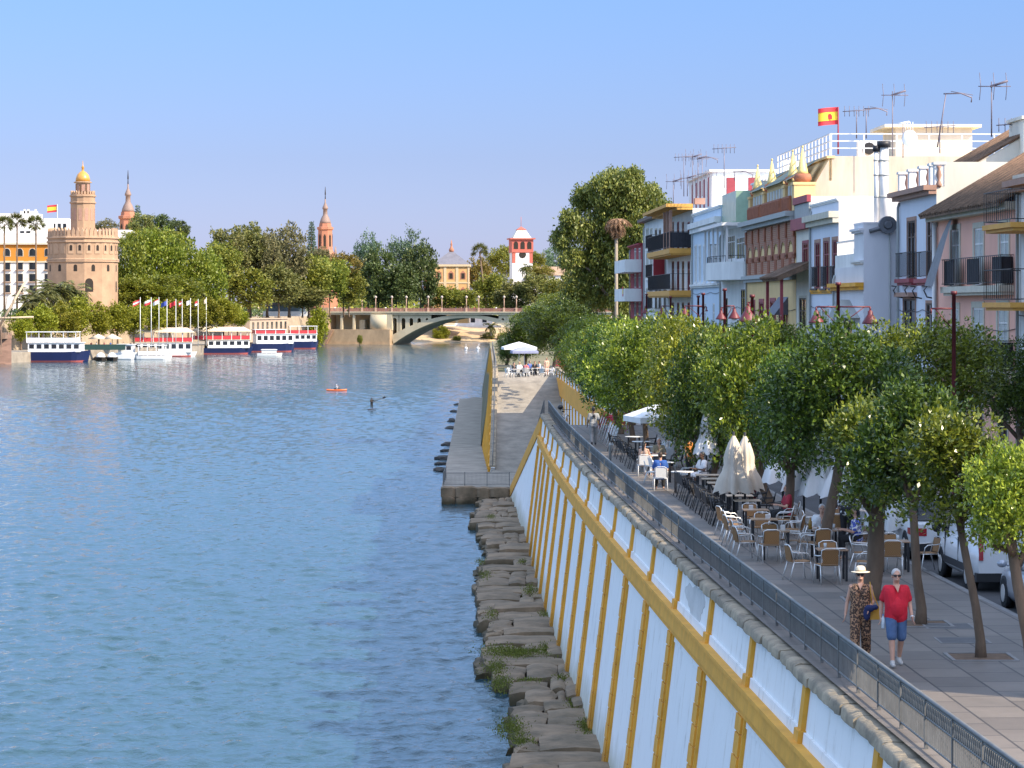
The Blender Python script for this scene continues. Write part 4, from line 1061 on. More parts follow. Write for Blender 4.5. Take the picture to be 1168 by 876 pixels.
# ---- white house with orange balconies
H = House('orange_balcony_house', 'white house with deep orange edged balconies and a dark red windowed attic', 195.5, 216.8, 1.2, PZ(243, 206) - ST, 11, M_white)
for fl, (zt_, zb_) in enumerate([(253, 285), (298, 332), (345, 380)]):
    for k, px_ in enumerate((767.5, 773.5, 779, 785.5)):
        H.window(H.rect(px_ - 1.4, px_ + 1.4, zt_, zb_), 'glass', frame=M_maroon if k % 2 else M_brown)
for py in (286, 332):
    z = H.z(py, 775); H.balcony(1.0, H.L - .6, z, 1.5, 1.15, M_orange, slab=.35, screen=[(.0, .25), (.4, .95)] if py < 300 else [(.55, .95)], step=.2)
H.cornice(H.h - .1, .4, 1.8, M_orange, name='eaves')
for xx in (1.2, 3.6, 6.0): 
    b = MB(); b.bb(xx - .12, xx + .12, 1.3, 1.5, H.z(286, 785), H.h - .1); H.part(b, 'post', M_brown)
b = MB(); b.bb(3, H.L - 1, -6, -1.6, H.h, H.h + 2.6); b.bb(2.8, H.L - .8, -6.2, -1.4, H.h + 2.6, H.h + 2.75); p = H.part(b, 'attic', M_white)
for k in range(5):
    xx = 5 + k * 3.0; b = MB(); b.bb(xx, xx + .9, -1.61, -1.57, H.h + .3, H.h + 2.3); b.build('window', M_maroon, p)
for k in range(2):
    b = MB(); b.bb(2.96, 2.99, -3.2 - k * 1.5, -2.6 - k * 1.5, H.h + .4, H.h + 2.2); b.build('window', M_maroon, p)
b = MB(); b.bb(.5, 1.6, -.9, -.2, H.h + .3, H.h + .7); p = H.part(b, 'planter', M_brown)
b = MB(); rs = np.random.RandomState(5); H.body()

# ---- thin white house and the dark red one
H = House('balcony_white_house', 'white house with iron balconies between the dark red and the orange balconied ones', 216.9, 238.6, 1.2, PZ(250, 227) - ST, 11, M_white)
for (zt_, zb_) in [(262, 282), (290, 316), (330, 352), (362, 385)]:
    for px_ in (738.5, 743, 748.5, 753, 758.5): H.window(H.rect(px_ - 1.1, px_ + 1.1, zt_, zb_), 'glass' if px_ > 747 else 'shutter', frame=M_wood if px_ > 747 else M_shut, surround=M_trim)
for py in (283, 317, 353): H.balcony(3.0, 9.5, H.z(py, 755), .9, 1.05, M_white, screen=[(.3, .8)], step=.2)
b = MB(); b.bb(-.2, H.L, -11, .6, H.h, H.h + .25); H.part(b, 'flat_roof', M_wood)
b = MB(); b.bb(.6, 1.2, .004, .9, H.z(330, 760), H.z(290, 760)); H.part(b, 'glazed_bay', M_dkred)
H.body()
H = House('dark_red_house', 'dark red house with white balcony fronts at the far end of the row', 238.7, 252, 1.4, PZ(279, 245) - ST, 10, M_dkred)
for (zt_, zb_) in [(283, 297), (312, 328), (345, 360)]:
    for px_ in (724.5, 729.5): H.window(H.rect(px_ - 1.2, px_ + 1.2, zt_, zb_), 'glass', frame=M_white)
for py in (308, 341):
    z = H.z(py, 729); b = MB(); b.bb(.4, H.L - .2, .003, 1.4, z - .2, z); b.bb(.4, H.L - .2, 1.3, 1.4, z, z + .85); b.bb(.4, .5, .003, 1.3, z, z + .85); H.part(b, 'balcony', M_white)
b = MB(); b.bb(4, 9, -5, -1, H.h, H.h + 2.2); b.bb(3.8, 9.2, -5.2, -.8, H.h + 2.2, H.h + 2.4); H.part(b, 'roof_hut', M_white)
H.cornice(H.h - .2, .2, .3, M_dkred); H.body()
def flagmesh(w, h, bands, wave=.12, n=10, ph=0):
    """cloth with horizontal bands [(fraction, mat index)], hoist at x=0"""
    b = MB(); z = 0
    for fr, mi in bands:
        rows = []
        for i in range(n + 1):
            x = -w * i / n; dy = wave * w * math.sin(i / n * 5 + ph) * (i / n) ** .6; dr = -.10 * w * (i / n) ** 1.5
            rows.append([(x, dy, z + dr), (x, dy + .02, z + fr * h + dr)])
        b.grid(rows, mi, True); z += fr * h
    return b
M_fred = mat('flag_red', (.62, .03, .04), .7, var=.1); M_fyel = mat('flag_yellow', (.85, .56, .04), .7, var=.1)
o = thing('balcony_flag', 'small red and yellow flag hung on the dark red house balcony', 'flag', (Xf(240.5) - 1.4 - 1.42, 240.5, PZ(338, 240.5)), 0)
b = MB(); b.bb(-.02, 0, 0, 2.2, .0, .2, 0); b.bb(-.021, .001, 0, 2.2, .2, .6, 1); b.bb(-.02, 0, 0, 2.2, .6, .8, 0); b.build('cloth', [M_fred, M_fyel], o)

# ---- flag of Spain on the yellow house roof
Yf = 141.8
o = thing('roof_flag', 'red and yellow flag on a thin pole on the yellow house terrace', 'flag', (PX(956, Yf), Yf, PZ(176, Yf)))
b = MB(); b.tube([(0, 0, 0), (0, 0, PZ(122, Yf) - PZ(176, Yf))], [.045, .03], 6); b.build('pole', M_dkred, o)
hf = (146 - 123) / F * Yf * .86
b = flagmesh((956 - 933) / F * Yf, hf, [(.25, 0), (.5, 1), (.25, 0)], .16, 14, 1)
zf = PZ(122, Yf) - PZ(176, Yf) - hf
b.v = [(x, y, z + zf) for x, y, z in b.v]; c = b.build('cloth', [M_fred, M_fyel], o, fix=False)
b = MB(); b.bb(-.52, -.30, -.035, -.02, zf + hf * .34 - .05, zf + hf * .58 - .05); b.bb(-.47, -.35, -.04, -.03, zf + hf * .58 - .05, zf + hf * .66 - .05); b.v = [(x, y + .0, z) for x, y, z in b.v]; b.build('crest', M_fred, c)

# ---- rooftop aerials
M_pole = mat('aerial_grey', (.20, .17, .20), .5, metal=.3, var=.2)
def aerial(px, pyt, pyb, Y, kind, label, lean=0):
    z0, z1 = PZ(pyb, Y), PZ(pyt, Y); h = z1 - z0
    o = thing('aerial', label, 'aerial', (PX(px, Y), Y, z0), 0, 'rooftop aerials')
    b = MB(); b.tube([(-lean, 0, 0), (0, 0, h)], [.032, .024], 6); b.build('mast', M_pole, o)
    b = MB()
    if kind == 'panel':
        b.tube([(-.05, 0, h - .2), (.6, -.3, h)], .05, 5)
        for x in (-.5, .05, .55):
            b.tube([(x, -.1, h - .75), (x + .05, -.1, h - .2), (x, -.1, h + .35)], .014, 4)
        b.tube([(-.55, -.1, h - .2), (.75, -.1, h - .2)], .02, 4)
    elif kind == 'arm':
        b.tube([(-.1, 0, h), (.6, 0, h + .02), (1.05, 0, h - .15), (1.03, 0, h - .35)], .03, 5)
        b.tube([(.2, 0, h + .1), (1.1, 0, h - .05)], .014, 4)
    elif kind == 'yagi':
        b.tube([(-.7, 0, h - .1), (.7, 0, h)], .02, 4)
        for k in range(6): b.tube([(-.6 + k * .24, -.25, h - .09), (-.6 + k * .24, .25, h - .09)], .015, 4); b.tube([(-.6 + k * .24, 0, h - .35), (-.6 + k * .24, 0, h + .18)], .015, 4)
    elif kind == 'dish':
        b.tube([(-.25, 0, h - .1), (.3, 0, h)], .05, 5); b.sph((.3, -.1, h - .8), (.38, .12, .42), 10, 6)
        for k in range(4): b.tube([(.1 + .12 * k, 0, h - .5), (.1 + .12 * k, 0, h)], .018, 4)
    b.build('antenna', M_wmetal if kind == 'dish' else M_pole, o)
    return o
aerial(1018, 104, 178, 140, 'panel', 'tall panel aerial on a mast behind the two white flues')
aerial(1131, 93, 156, 116, 'panel', 'tall panel aerial rising from the penthouse of the pale blue house')
aerial(1079, 107, 168, 118, 'arm', 'leaning aerial mast with a bent arm on the tiled roof', .35)
aerial(1030, 139, 180, 136, 'dish', 'short aerial mast with a white dish beside the flues')
aerial(1072, 143, 175, 128, 'yagi', 'small comb aerial just left of the leaning mast')
aerial(977, 125, 158, 146, 'yagi', 'left one of two short aerials on the yellow house terrace')
aerial(988, 124, 158, 146, 'arm', 'right one of two short aerials on the yellow house terrace')
aerial(1157, 140, 160, 112, 'yagi', 'low comb aerial beside the chimney at the right edge')
aerial(826, 168, 215, 170, 'yagi', 'lone tall aerial standing in front of the wooden pergola')
aerial(838, 196, 206, 168, 'arm', 'stubby aerial on top of the wooden pergola')
for i, (px, pt, kd, lb) in enumerate([(768, 204, 'panel', 'lowest left aerial above the thin white house'), (780, 178, 'yagi', 'aerial second from left in the cluster over the attic'), (784, 200, 'panel', 'low panel aerial within the cluster over the attic'), (790, 176, 'panel', 'tallest aerial in the cluster over the attic'), (796, 178, 'panel', 'aerial just right of the tallest in the cluster'), (801, 180, 'arm', 'bent armed aerial at the right of the cluster'), (807, 197, 'yagi', 'short aerial between the cluster and the pergola')]):
    aerial(px, pt, 240 if px < 775 else 224, 206 - i * 2, kd, lb)
# ================================================================ trees
M_bark = mat('bark', (.17, .115, .075), .95, var=.4, scale=3, bump=.6, bscale=12, stretch=(1, 1, .3))
M_barkp = mat('pale_bark', (.34, .28, .21), .9, var=.35, scale=2, bump=.4, bscale=8, stretch=(1, 1, .3))
L_or = leafmat('orange_leaf', (0.061, 0.106, 0.013), (0.296, 0.342, 0.036), .30, .28)
L_ord = leafmat('orange_leaf_deep', (0.027, 0.059, 0.009), (0.139, 0.202, 0.022), .27, .33)
L_orb = leafmat('orange_leaf_fresh', (0.106, 0.165, 0.014), (0.426, 0.461, 0.054), .30, .28)
L_lime = leafmat('lime_leaf', (0.138, 0.164, 0.008), (0.343, 0.328, 0.020), .3, .6)
L_fic = leafmat('ficus_leaf', (0.095, 0.134, 0.010), (0.273, 0.284, 0.026), .3, .5)
L_oliv = leafmat('olive_leaf', (0.096, 0.114, 0.026), (0.264, 0.246, 0.061), .25, .6)
L_brn = leafmat('dusty_leaf', (0.091, 0.091, 0.033), (0.218, 0.191, 0.073), .2, .7)
L_dark = leafmat('dark_leaf', (0.040, 0.073, 0.018), (0.137, 0.174, 0.047), .25, .5)
L_blue = leafmat('gum_leaf', (0.058, 0.108, 0.058), (0.166, 0.234, 0.117), .25, .5)
L_mid = leafmat('mid_leaf', (0.105, 0.143, 0.016), (0.316, 0.307, 0.039), .3, .6)
L_yel = leafmat('yellowing_leaf', (0.130, 0.124, 0.013), (0.338, 0.260, 0.046), .3, .6)
L_gum = leafmat('eucalyptus_leaf', (0.081, 0.114, 0.021), (0.271, 0.267, 0.052), .3, .5)
L_palm = leafmat('palm_leaf', (.055, .070, .014), (.19, .19, .045), .2, .5)
L_dead = leafmat('dead_frond', (.22, .14, .07), (.42, .28, .15), .2, .8)

def crown(seed, nb, per, L, W, mat_, flat=1.0, spread=.62, br=(.28, .48), droop=0.0, tight=.12, up=.35, cover=None):
    """many separate leaves in clumps; the crown fits a unit sphere (flattened by flat)"""
    rs = np.random.RandomState(seed)
    C = []; 
    k = 0
    while len(C) < nb:      # blob centres spread through the volume
        p = rs.uniform(-1, 1, 3); k += 1
        r = np.linalg.norm(p)
        if r > 1 or r < (.25 if nb > 6 else 0): continue
        p = p / r * (r ** .6) * spread
        if all(np.linalg.norm(p - c) > .20 for c in C) or k > 4000: C.append(p)
    C = np.array(C); Rb = rs.uniform(br[0], br[1], len(C))
    Pts, D = [], []
    tw = per // 9
    for c, r in zip(C, Rb):
        d = rs.normal(size=(tw, 3)); d /= np.linalg.norm(d, axis=1, keepdims=True)
        d[:, 2] = np.where(rs.rand(tw) < .35, np.abs(d[:, 2]), d[:, 2])
        rad = r * (rs.rand(tw, 1) ** .33) * rs.uniform(.82, 1.12, (tw, 1))
        tip = c + d * rad
        for j in range(9):
            q = tip + rs.normal(size=(tw, 3)) * L * .55
            dd = d * .55 + rs.normal(size=(tw, 3)) * .55; dd[:, 2] += up - droop * 1.6
            Pts.append(q); D.append(dd)
    Pts = np.concatenate(Pts); D = np.concatenate(D)
    n = len(Pts)
    V = leafarr(Pts, D, L * rs.uniform(.7, 1.25, n), W * rs.uniform(.75, 1.2, n), rs=rs)
    V[:, 2] *= flat
    me = leafmesh('crown', V, mat_)
    me['blobs'] = [float(v) for v in (C * np.array([1, 1, flat])).ravel()]
    return me
def trunk_mesh(r, h, cr, ch, blobs, seed, m, lean=(0, 0), nl=5, up_to=.35, n=8):
    """tapering trunk from the ground to the crown, limbs into the leaf clumps"""
    rd = random.Random(seed); b = MB()
    top = Vector((lean[0], lean[1], h))
    w = .35 * r
    pts = [Vector((0, 0, -.15)), Vector((rd.uniform(-w, w), rd.uniform(-w, w), h * .12)), Vector((lean[0] * .25 + rd.uniform(-w, w), lean[1] * .25, h * .35)), Vector((lean[0] * .62 + rd.uniform(-w, w), lean[1] * .62 + rd.uniform(-w, w), h * .7)), top]
    b.tube(pts, [r * 1.5, r * 1.08, r * .95, r * .86, r * .8], n)
    C = top + Vector((0, 0, 0))
    idx = list(range(len(blobs) // 3)); rd.shuffle(idx)
    for i in idx[:nl]:
        q = Vector((blobs[i * 3] * cr[0], blobs[i * 3 + 1] * cr[1], blobs[i * 3 + 2] * cr[2])) + Vector((lean[0], lean[1], ch))
        st = pts[3].lerp(top, rd.uniform(.3, 1)); md = st.lerp(q, .5) + Vector((rd.uniform(-.1, .1) * cr[0], rd.uniform(-.1, .1) * cr[0], -.08 * cr[2]))
        b.tube([st, md, q], [r * .55, r * .38, r * .15], 6)
    return b
_tc = {}
def tree(name, label, X, Y, ground, cz, rx, rz, crown_me, tr, bark, cat='tree', group=None, cx=None, nl=5, rot=None, ry=None):
    """thing > trunk, crown.  cz: crown centre height above ground; cx: crown centre X (world)"""
    o = thing(name, label, cat, (X, Y, ground), 0, group)
    rd = random.Random(int(X * 31 + Y * 17)); ry = ry or rx
    lean = ((cx - X) if cx is not None else 0, 0)
    rot = rd.uniform(0, 6.28) if rot is None else rot
    c = link('crown', crown_me, o, (lean[0], lean[1], cz), rot); c.scale = (rx, ry, rz)
    M = Matrix.Rotation(rot, 3, 'Z'); bl = list(crown_me['blobs']); b2 = []
    for i in range(len(bl) // 3):
        v = M @ Vector((bl[3 * i] * rx, bl[3 * i + 1] * ry, bl[3 * i + 2] * rz)); b2 += [v.x / rx, v.y / ry, v.z / rz]
    tb = trunk_mesh(tr, max(.6, cz - rz * .55), (rx, ry, rz), cz, b2, int(X * 7 + Y), bark, lean, nl)
    tb.build('trunk', bark, o, fix=False)
    return o

# ---------------------------------------------------------------- street orange trees (leaf about 10 cm)
def ocr(seed, m, k=1.0, n=19000): return crown(seed, 20, int(n / 20), .058 * k, .032 * k, m, 1.0, .64, (.30, .46), up=.30)
OC = [ocr(1, L_or), ocr(2, L_ord), ocr(3, L_or), ocr(4, L_orb, 1.0), ocr(5, L_ord)]
OCs = [ocr(6, L_or, 1.4, 11000), ocr(7, L_ord, 1.4, 11000), ocr(8, L_orb, 1.45, 10000)]
def otree(tpx, Y, cx, cy, hw, hh, me, lab, r=.11, X=None, nl=5):
    k = F / Y
    X = PX(tpx, Y) if X is None else X
    if Y < 66: hw, hh = hw * 1.1, hh * 1.06
    return tree('orange_tree', lab, X, Y, ST, PZ(cy, Y) - ST, hw / k * 1.28, hh / k * 1.22, me, r, M_bark, group='orange trees along the promenade', cx=PX(cx, Y), nl=nl)
G = 'orange tree '
otree(1180, 48.5, 1153, 572, 45, 60, OCs[2], 'fresh yellow green orange tree cut by the right edge above the grey car')
otree(1119, 53.8, 1092, 534, 62, 68, OCs[0], 'slender orange tree with the thin leaning trunk nearest the sunlit paving', .085)
otree(1050, 59.4, 1040, 512, 58, 70, OCs[1], 'orange tree with a straight thin trunk just right of the man in red', .10)
otree(993, 64.3, 1002, 520, 54, 66, OCs[0], 'orange tree with the thick pale trunk behind the walking couple', .21, nl=7)
otree(940, 74, 960, 452, 84, 88, OC[1], 'big dark orange tree with a forked trunk by the cane chairs', .15, nl=7)
otree(1008, 82, 1062, 428, 72, 70, OC[2], 'broad orange tree crown in front of the pink house', .15)
otree(900, 84, 902, 480, 52, 78, OC[4], 'orange tree beside the white closed parasols', .15)
otree(874, 95, 858, 450, 62, 86, OC[0], 'orange tree behind the pair of closed beige parasols', .15)
otree(812, 104, 818, 458, 52, 82, OC[1], 'orange tree at the near end of the long beige tables', .15)
otree(793, 113, 775, 432, 56, 72, OC[3], 'orange tree shading the white open parasol', .14)
otree(768, 121, 790, 425, 50, 58, OC[2], 'orange tree behind the white open parasol', .14)
otree(737, 129, 735, 425, 50, 62, OC[0], 'orange tree by the folded white chairs, second from their far end', .13)
otree(721, 138, 716, 424, 46, 58, OC[3], 'orange tree by the middle of the row of folded chairs', .13)
otree(708, 147, 697, 424, 42, 52, OC[4], 'orange tree nearest the red chairs', .13)
otree(700, 158, 700, 412, 44, 46, OC[3], 'orange tree just behind the red chairs', .13, X=6.6)
for (Y, X, cx, cy, hw, hh, me, lb) in [(178, 7.6, 722, 405, 44, 40, 0, 'orange tree on the street wall, nearest of those beyond the red chairs'), (196, 7.1, 690, 405, 40, 42, 3, 'bright orange tree overhanging the white street wall above the bicycle'), (214, 6.8, 676, 402, 36, 40, 3, 'sunlit orange tree over the far half of the street wall'), (232, 6.2, 666, 396, 34, 38, 2, 'orange tree at the left end of the sunlit hedge of crowns'), (205, 11, 765, 392, 40, 30, 0, 'orange tree by the far lamp posts in front of the light blue house'), (170, 11.5, 800, 402, 42, 34, 3, 'orange tree in front of the bowed balcony house'), (150, 11.2, 838, 405, 46, 40, 2, 'orange tree under the yellow house'), (128, 11.4, 885, 402, 44, 36, 0, 'orange tree below the large red lantern')]:
    otree(0, Y, cx, cy, hw, hh, OC[me], lb, .13, X=X)
otree(1172, 88, 1163, 448, 44, 56, OC[4], 'very dark orange tree against the white house at the right edge', .15)
# trees at the far café
for (tpx, Y, cx, cy, hw, hh, m, lb) in [(632, 285, 636, 372, 38, 28, OC[1], 'dark tree with a black trunk at the head of the ramp'), (600, 300, 600, 388, 26, 24, OC[4], 'dark bushy tree behind the far white parasol'), (578, 318, 580, 398, 14, 16, OC[1], 'low dark shrub tree overhanging the river left of the far café'), (655, 310, 655, 362, 30, 22, OC[1], 'dark tree crown right of the black trunk'), (614, 395, 618, 362, 30, 18, OC[0], 'lighter green tree top above the dark far café trees'), (648, 380, 645, 348, 30, 16, OC[2], 'light green tree top left of the kiosk roof')]:
    tree('broadleaf_tree', lb, PX(tpx, Y), Y, ST, PZ(cy, Y) - ST, hw / F * Y * 1.28, hh / F * Y * 1.25, m, .17, M_bark, group='trees around the far café', cx=PX(cx, Y))

# ================================================================ far bank: ground, bridge, towers, boats
# The far bank is drawn from a survey sheet whose unit is UNIT metres, heights counted from the water;
# the last lines of the trees section convert it to metres.
UNIT = 15.1 / 12.0
_near = set(bpy.data.objects)
def QX(Y):     # water line of the left bank
    return float(np.interp(Y, [300, 560, 619, 629, 695, 792, 843, 905, 1000, 1100], [-150, -108, -99, -90, -73, -66.5, -54, -40, -20, 15]))
QH, UP = 2.2, 8.6
b = MB(); Ys = [300, 400, 500, 560, 600, 640, 695, 740, 792, 843]
b.grid([[(QX(y) - 3, y, -1), (QX(y) - 3, y, QH), (QX(y) - 19, y, QH)] for y in Ys], sm=False)
tag(b.build('quay', M_conc, fix=False), kind='structure')
b = MB()
b.grid([[(QX(y) - 18.5, y, QH - .1), (QX(y) - 20.5, y, UP), (QX(y) - 60, y, UP + .3), (-4000, y, UP + .3)] for y in Ys + [900, 960]], sm=False)
tag(b.build('embankment', mat('embankment_stone', (.36, .28, .19), .9, var=.25, scale=.4), fix=False), kind='structure')
b = MB()    # land beyond the bridge where the river bends away
pts = [(-4000, 955, UP + .2), (-60, 955, UP), (-45, 952, 3), (-30, 950, .8), (-22, 952, .5), (-12, 960, .4), (0, 972, .5), (20, 985, .6)]
b.grid([[(-4000, 955, UP), (-4000, 985, UP), (-4000, 9000, UP + 1)], [(-46, 925, -.5), (-60, 985, UP), (-400, 9000, UP + 1)], [(-30, 944, -.5), (-34, 985, 5.5), (0, 9000, UP + 1)], [(-14, 950, -.5), (-12, 985, 4.2), (400, 9000, UP + 1)], [(4, 965, -.5), (8, 990, 4.5), (1000, 9000, UP + 1)], [(200, 1010, -.5), (200, 1040, 4.5), (4000, 9000, UP + 1)]], sm=False)
tag(b.build('far_bank', M_sand, fix=False), kind='structure')

# ---------------------------------------------------------------- San Telmo type concrete bridge
M_bconc = mat('bridge_concrete', (.58, .49, .33), .85, var=.2, scale=.3, bump=.2, bscale=2)
M_btan = mat('abutment_stone', (.46, .32, .19), .9, var=.32, scale=.35, bump=.4, bscale=1.5, stretch=(1, 1, .6))
M_brail = mat('bridge_rail_red', (.40, .18, .14), .7, var=.15, scale=2)
BY = 868.0; BROT = R(-17)
br = thing('bridge', 'pale concrete arch bridge with a red railing crossing the river', 'bridge', (PX(530, BY), BY, 0), BROT)
def bx(px):      # local abscissa whose point on the rotated axis is seen at column px
    t = (px - CX) / F; x0 = PX(530, BY); return (t * BY - x0) / (math.cos(BROT) - t * math.sin(BROT))
DW = 15.0
zd = PZ(359, BY); zdt = PZ(355.5, BY)
b = MB(); b.bb(bx(378), bx(720), -.6, DW + .6, zd, zdt); b.bb(bx(378), bx(720), -.9, -.602, zdt - .35, zdt + .05); p = b.build('deck', M_bconc, br)
b = MB(); b.bb(bx(374), bx(720), -.45, -.3, zdt + .9, zdt + 1.05); b.bb(bx(374), bx(720), -.45, -.3, zdt + .06, zdt + .2)
x = bx(374)
while x < bx(720): b.bb(x, x + .2, -.43, -.32, zdt + .2, zdt + .9); x += .3
b.build('railing', M_brail, br)
hs = (bx(612) - bx(448)) / 2; zspr = .3; rise = PZ(362.5, BY) - zspr
b = MB(); n = 32
def az(u, dz=0): return zspr + rise * (1 - u * u) + dz
up_ = [(-1 + 2 * i / n) for i in range(n + 1)]
poly = [(u * hs * 1.0, az(u)) for u in up_]
top = [(u * hs * 1.02, az(u) + 1.0 + 1.6 * u * u) for u in up_]
rows = []
for i in range(n + 1):
    rows.append([(poly[i][0], 0, poly[i][1]), (top[i][0], 0, top[i][1]), (top[i][0], DW, top[i][1]), (poly[i][0], DW, poly[i][1])])
b.grid(rows, sm=False, closed=True)
b.build('arch', M_bconc, br, fix=False)
# spandrel walls with arched openings
for side in (-1, 1):
    cols_ = [(487, 4.2), (478, 5.2), (469, 5.4), (460, 5.8), (450, 6.2)]
    for (px_, w_) in cols_:
        xc = side * abs(bx(px_)) 
        u = xc / hs; zb = az(u) + 1.0 + .9 * u * u - .3; hw = w_ / F * BY * .42; zt_ = zd - .02
        zs = max(zb + .4, zt_ - 1.0 - hw)
        b = MB(); bw = 4.9 / F * BY
        for yy in (0.004, DW - .55):
            b = MB()
            for sx in (-1, 1): b.bb(min(xc + sx * hw, xc + sx * bw), max(xc + sx * hw, xc + sx * bw), yy, yy + .5, az(min(.98, (abs(xc) + (bw if sx == side else -hw)) / hs)) + .45, zt_)
            arc = [(xc + hw * math.cos(PI * i / 8), yy, zs + hw * math.sin(PI * i / 8)) for i in range(9)]
            b.ext([(xc + hw, yy, zt_)] + arc + [(xc - hw, yy, zt_)], (0, .5, 0))
            b.build('spandrel_arch', M_bconc, br)
        b = MB(); b.bb(xc + side * bw - .25, xc + side * bw + .25, .6, DW - .6, az(min(.98, (abs(xc) + bw) / hs)) + .5, zt_); b.build('cross_wall', M_bconc, br)
# left abutment
b = MB(); b.bb(bx(376), bx(447.3), -2.2, DW + 2, -1, PZ(376, BY)); b.bb(bx(374), bx(448), -2.6, DW + 2, -1, .35)
b.build('abutment', M_btan, br)
b = MB(); b.lathe([(13.2 / F * BY, PZ(377, BY) - .3), (13.0 / F * BY, zd - .01)], 24, (bx(433), 1.5, 0)); b.bb(bx(436), bx(448), -.8, DW, PZ(377, BY), zd - .02)
b.build('pier_tower', M_bconc, br)
b = MB(); b.bb(bx(364), bx(376.5), -1.4, DW, .5, zdt + 1.2); b.build('end_pier', M_btan, br)
for px_ in (390, 404):
    b = MB(); b.bb(bx(px_) - .35, bx(px_) + .35, -.4, .3, PZ(376, BY), zd - .02); b.build('column', M_bconc, br)
b = MB(); b.bb(bx(377), bx(421), 5, 5.5, PZ(376, BY), zd - .02); b.bb(bx(408), bx(414), 1.5, 4.9, PZ(376, BY), PZ(365, BY)); b.build('back_wall', M_bconc, br)
b = MB(); b.ext([(bx(376), -2.9, .1), (bx(372), -2.9, .1), (bx(381), -2.9, PZ(377, BY)), (bx(384), -2.9, PZ(377, BY))], (0, .65, 0)); b.build('stair', mat('brick_stair', (.42, .25, .15), .9, var=.2), br)
# lamp posts on the bridge
lamp = thing('bridge_lamp', '', 'lamp post', (0, 0, 0), 0, 'lamp posts along the bridge')
b = MB(); b.bb(-.3, .3, -.3, .3, 0, 1.2); b.lathe([(.16, 1.2), (.11, 4.0)], 6); b.build('post', mat('terracotta_post', (.48, .31, .22), .8, var=.15), lamp)
b = MB(); b.lathe([(.12, 4.0), (.36, 4.15), (.40, 4.5), (.05, 4.85)], 8); b.build('lantern', mat('lantern_stone', (.46, .38, .32), .7, var=.15), lamp)
names = ['bridge lamp post above the left end pier', 'bridge lamp post above the left abutment opening', 'bridge lamp post above the round pier tower', 'bridge lamp post just right of the round tower', 'bridge lamp post above the first spandrel arches', 'bridge lamp post above the left haunch of the arch', 'bridge lamp post left of the arch crown', 'bridge lamp post over the arch crown', 'bridge lamp post right of the arch crown', 'bridge lamp post above the right spandrel arches', 'rightmost bridge lamp post beside the trees']
for i, px_ in enumerate([369, 413, 428.5, 447, 463.5, 488.5, 504, 532, 546, 575, 589]):
    o = lamp if i == 0 else dup(lamp, (0, 0, 0))
    o.location = (PX(px_, BY), BY + bx(px_) * math.sin(BROT) - .3, zdt); o.location.x = PX(px_, o.location.y); o['label'] = names[i]
# bus on the bridge
# ---------------------------------------------------------------- Torre del Oro
M_gold = mat('golden_stone', (.44, .28, .17), .9, var=.25, scale=.3, bump=.4, bscale=2, detail=9)
M_gold2 = mat('golden_stone_trim', (.47, .305, .19), .9, var=.2, scale=.6)
M_tdome = mat('glazed_gold_dome', (.62, .30, .06), .35, var=.2, scale=1)
M_dark = mat('dark_opening', (.03, .022, .016), .9, var=.3)
TY = 690.0; tk = F / TY
tw = thing('golden_tower', 'twelve sided golden stone watchtower with battlements and a small domed lantern', 'tower', (PX(94.5, TY), TY, UP))
r1 = 38.4 / tk / math.cos(PI / 12); z1 = PZ(271, TY) - UP
a0 = R(-90 + 15 - 4)
def ngon(r, n=12, off=0): return [(r * math.cos(a0 + 2 * PI * i / n + off), r * math.sin(a0 + 2 * PI * i / n + off)) for i in range(n)]
b = MB(); b.lathe([(r1, -4), (r1, z1)], 12, sm=False, a0=a0); b.build('body', M_gold, tw)
b = MB()
for zz in (PZ(299, TY) - UP, PZ(288, TY) - UP - 1.9, z1 - .3, PZ(277, TY) - UP): b.lathe([(r1 + .02, zz - .05), (r1 + .30, zz), (r1 + .30, zz + .3), (r1 + .02, zz + .4)], 12, sm=False, a0=a0, caps=False)
b.build('string_course', M_gold2, tw)
rr = r1 * math.cos(PI / 12)
def on_face(b, k, u, z, w, h, d=.12, r=None, n=12, arch=True, mi=0):
    """a plate sitting d proud on face k, centred u along it"""
    r = r or r1; ap = r * math.cos(PI / n); am = a0 + 2 * PI * (k + .5) / n
    c = Vector((math.cos(am), math.sin(am), 0)); t = Vector((-math.sin(am), math.cos(am), 0))
    pts = [(-w / 2, z), (w / 2, z)]
    if arch: pts += [(w / 2 * math.cos(PI * i / 8), z + h - w / 2 + w / 2 * math.sin(PI * i / 8)) for i in range(9)]
    else: pts += [(w / 2, z + h), (-w / 2, z + h)]
    b.ext([c * (ap - .05) + t * (u + p[0]) + Vector((0, 0, p[1])) for p in pts], c * (d + .05), mi)
side = 2 * r1 * math.sin(PI / 12)
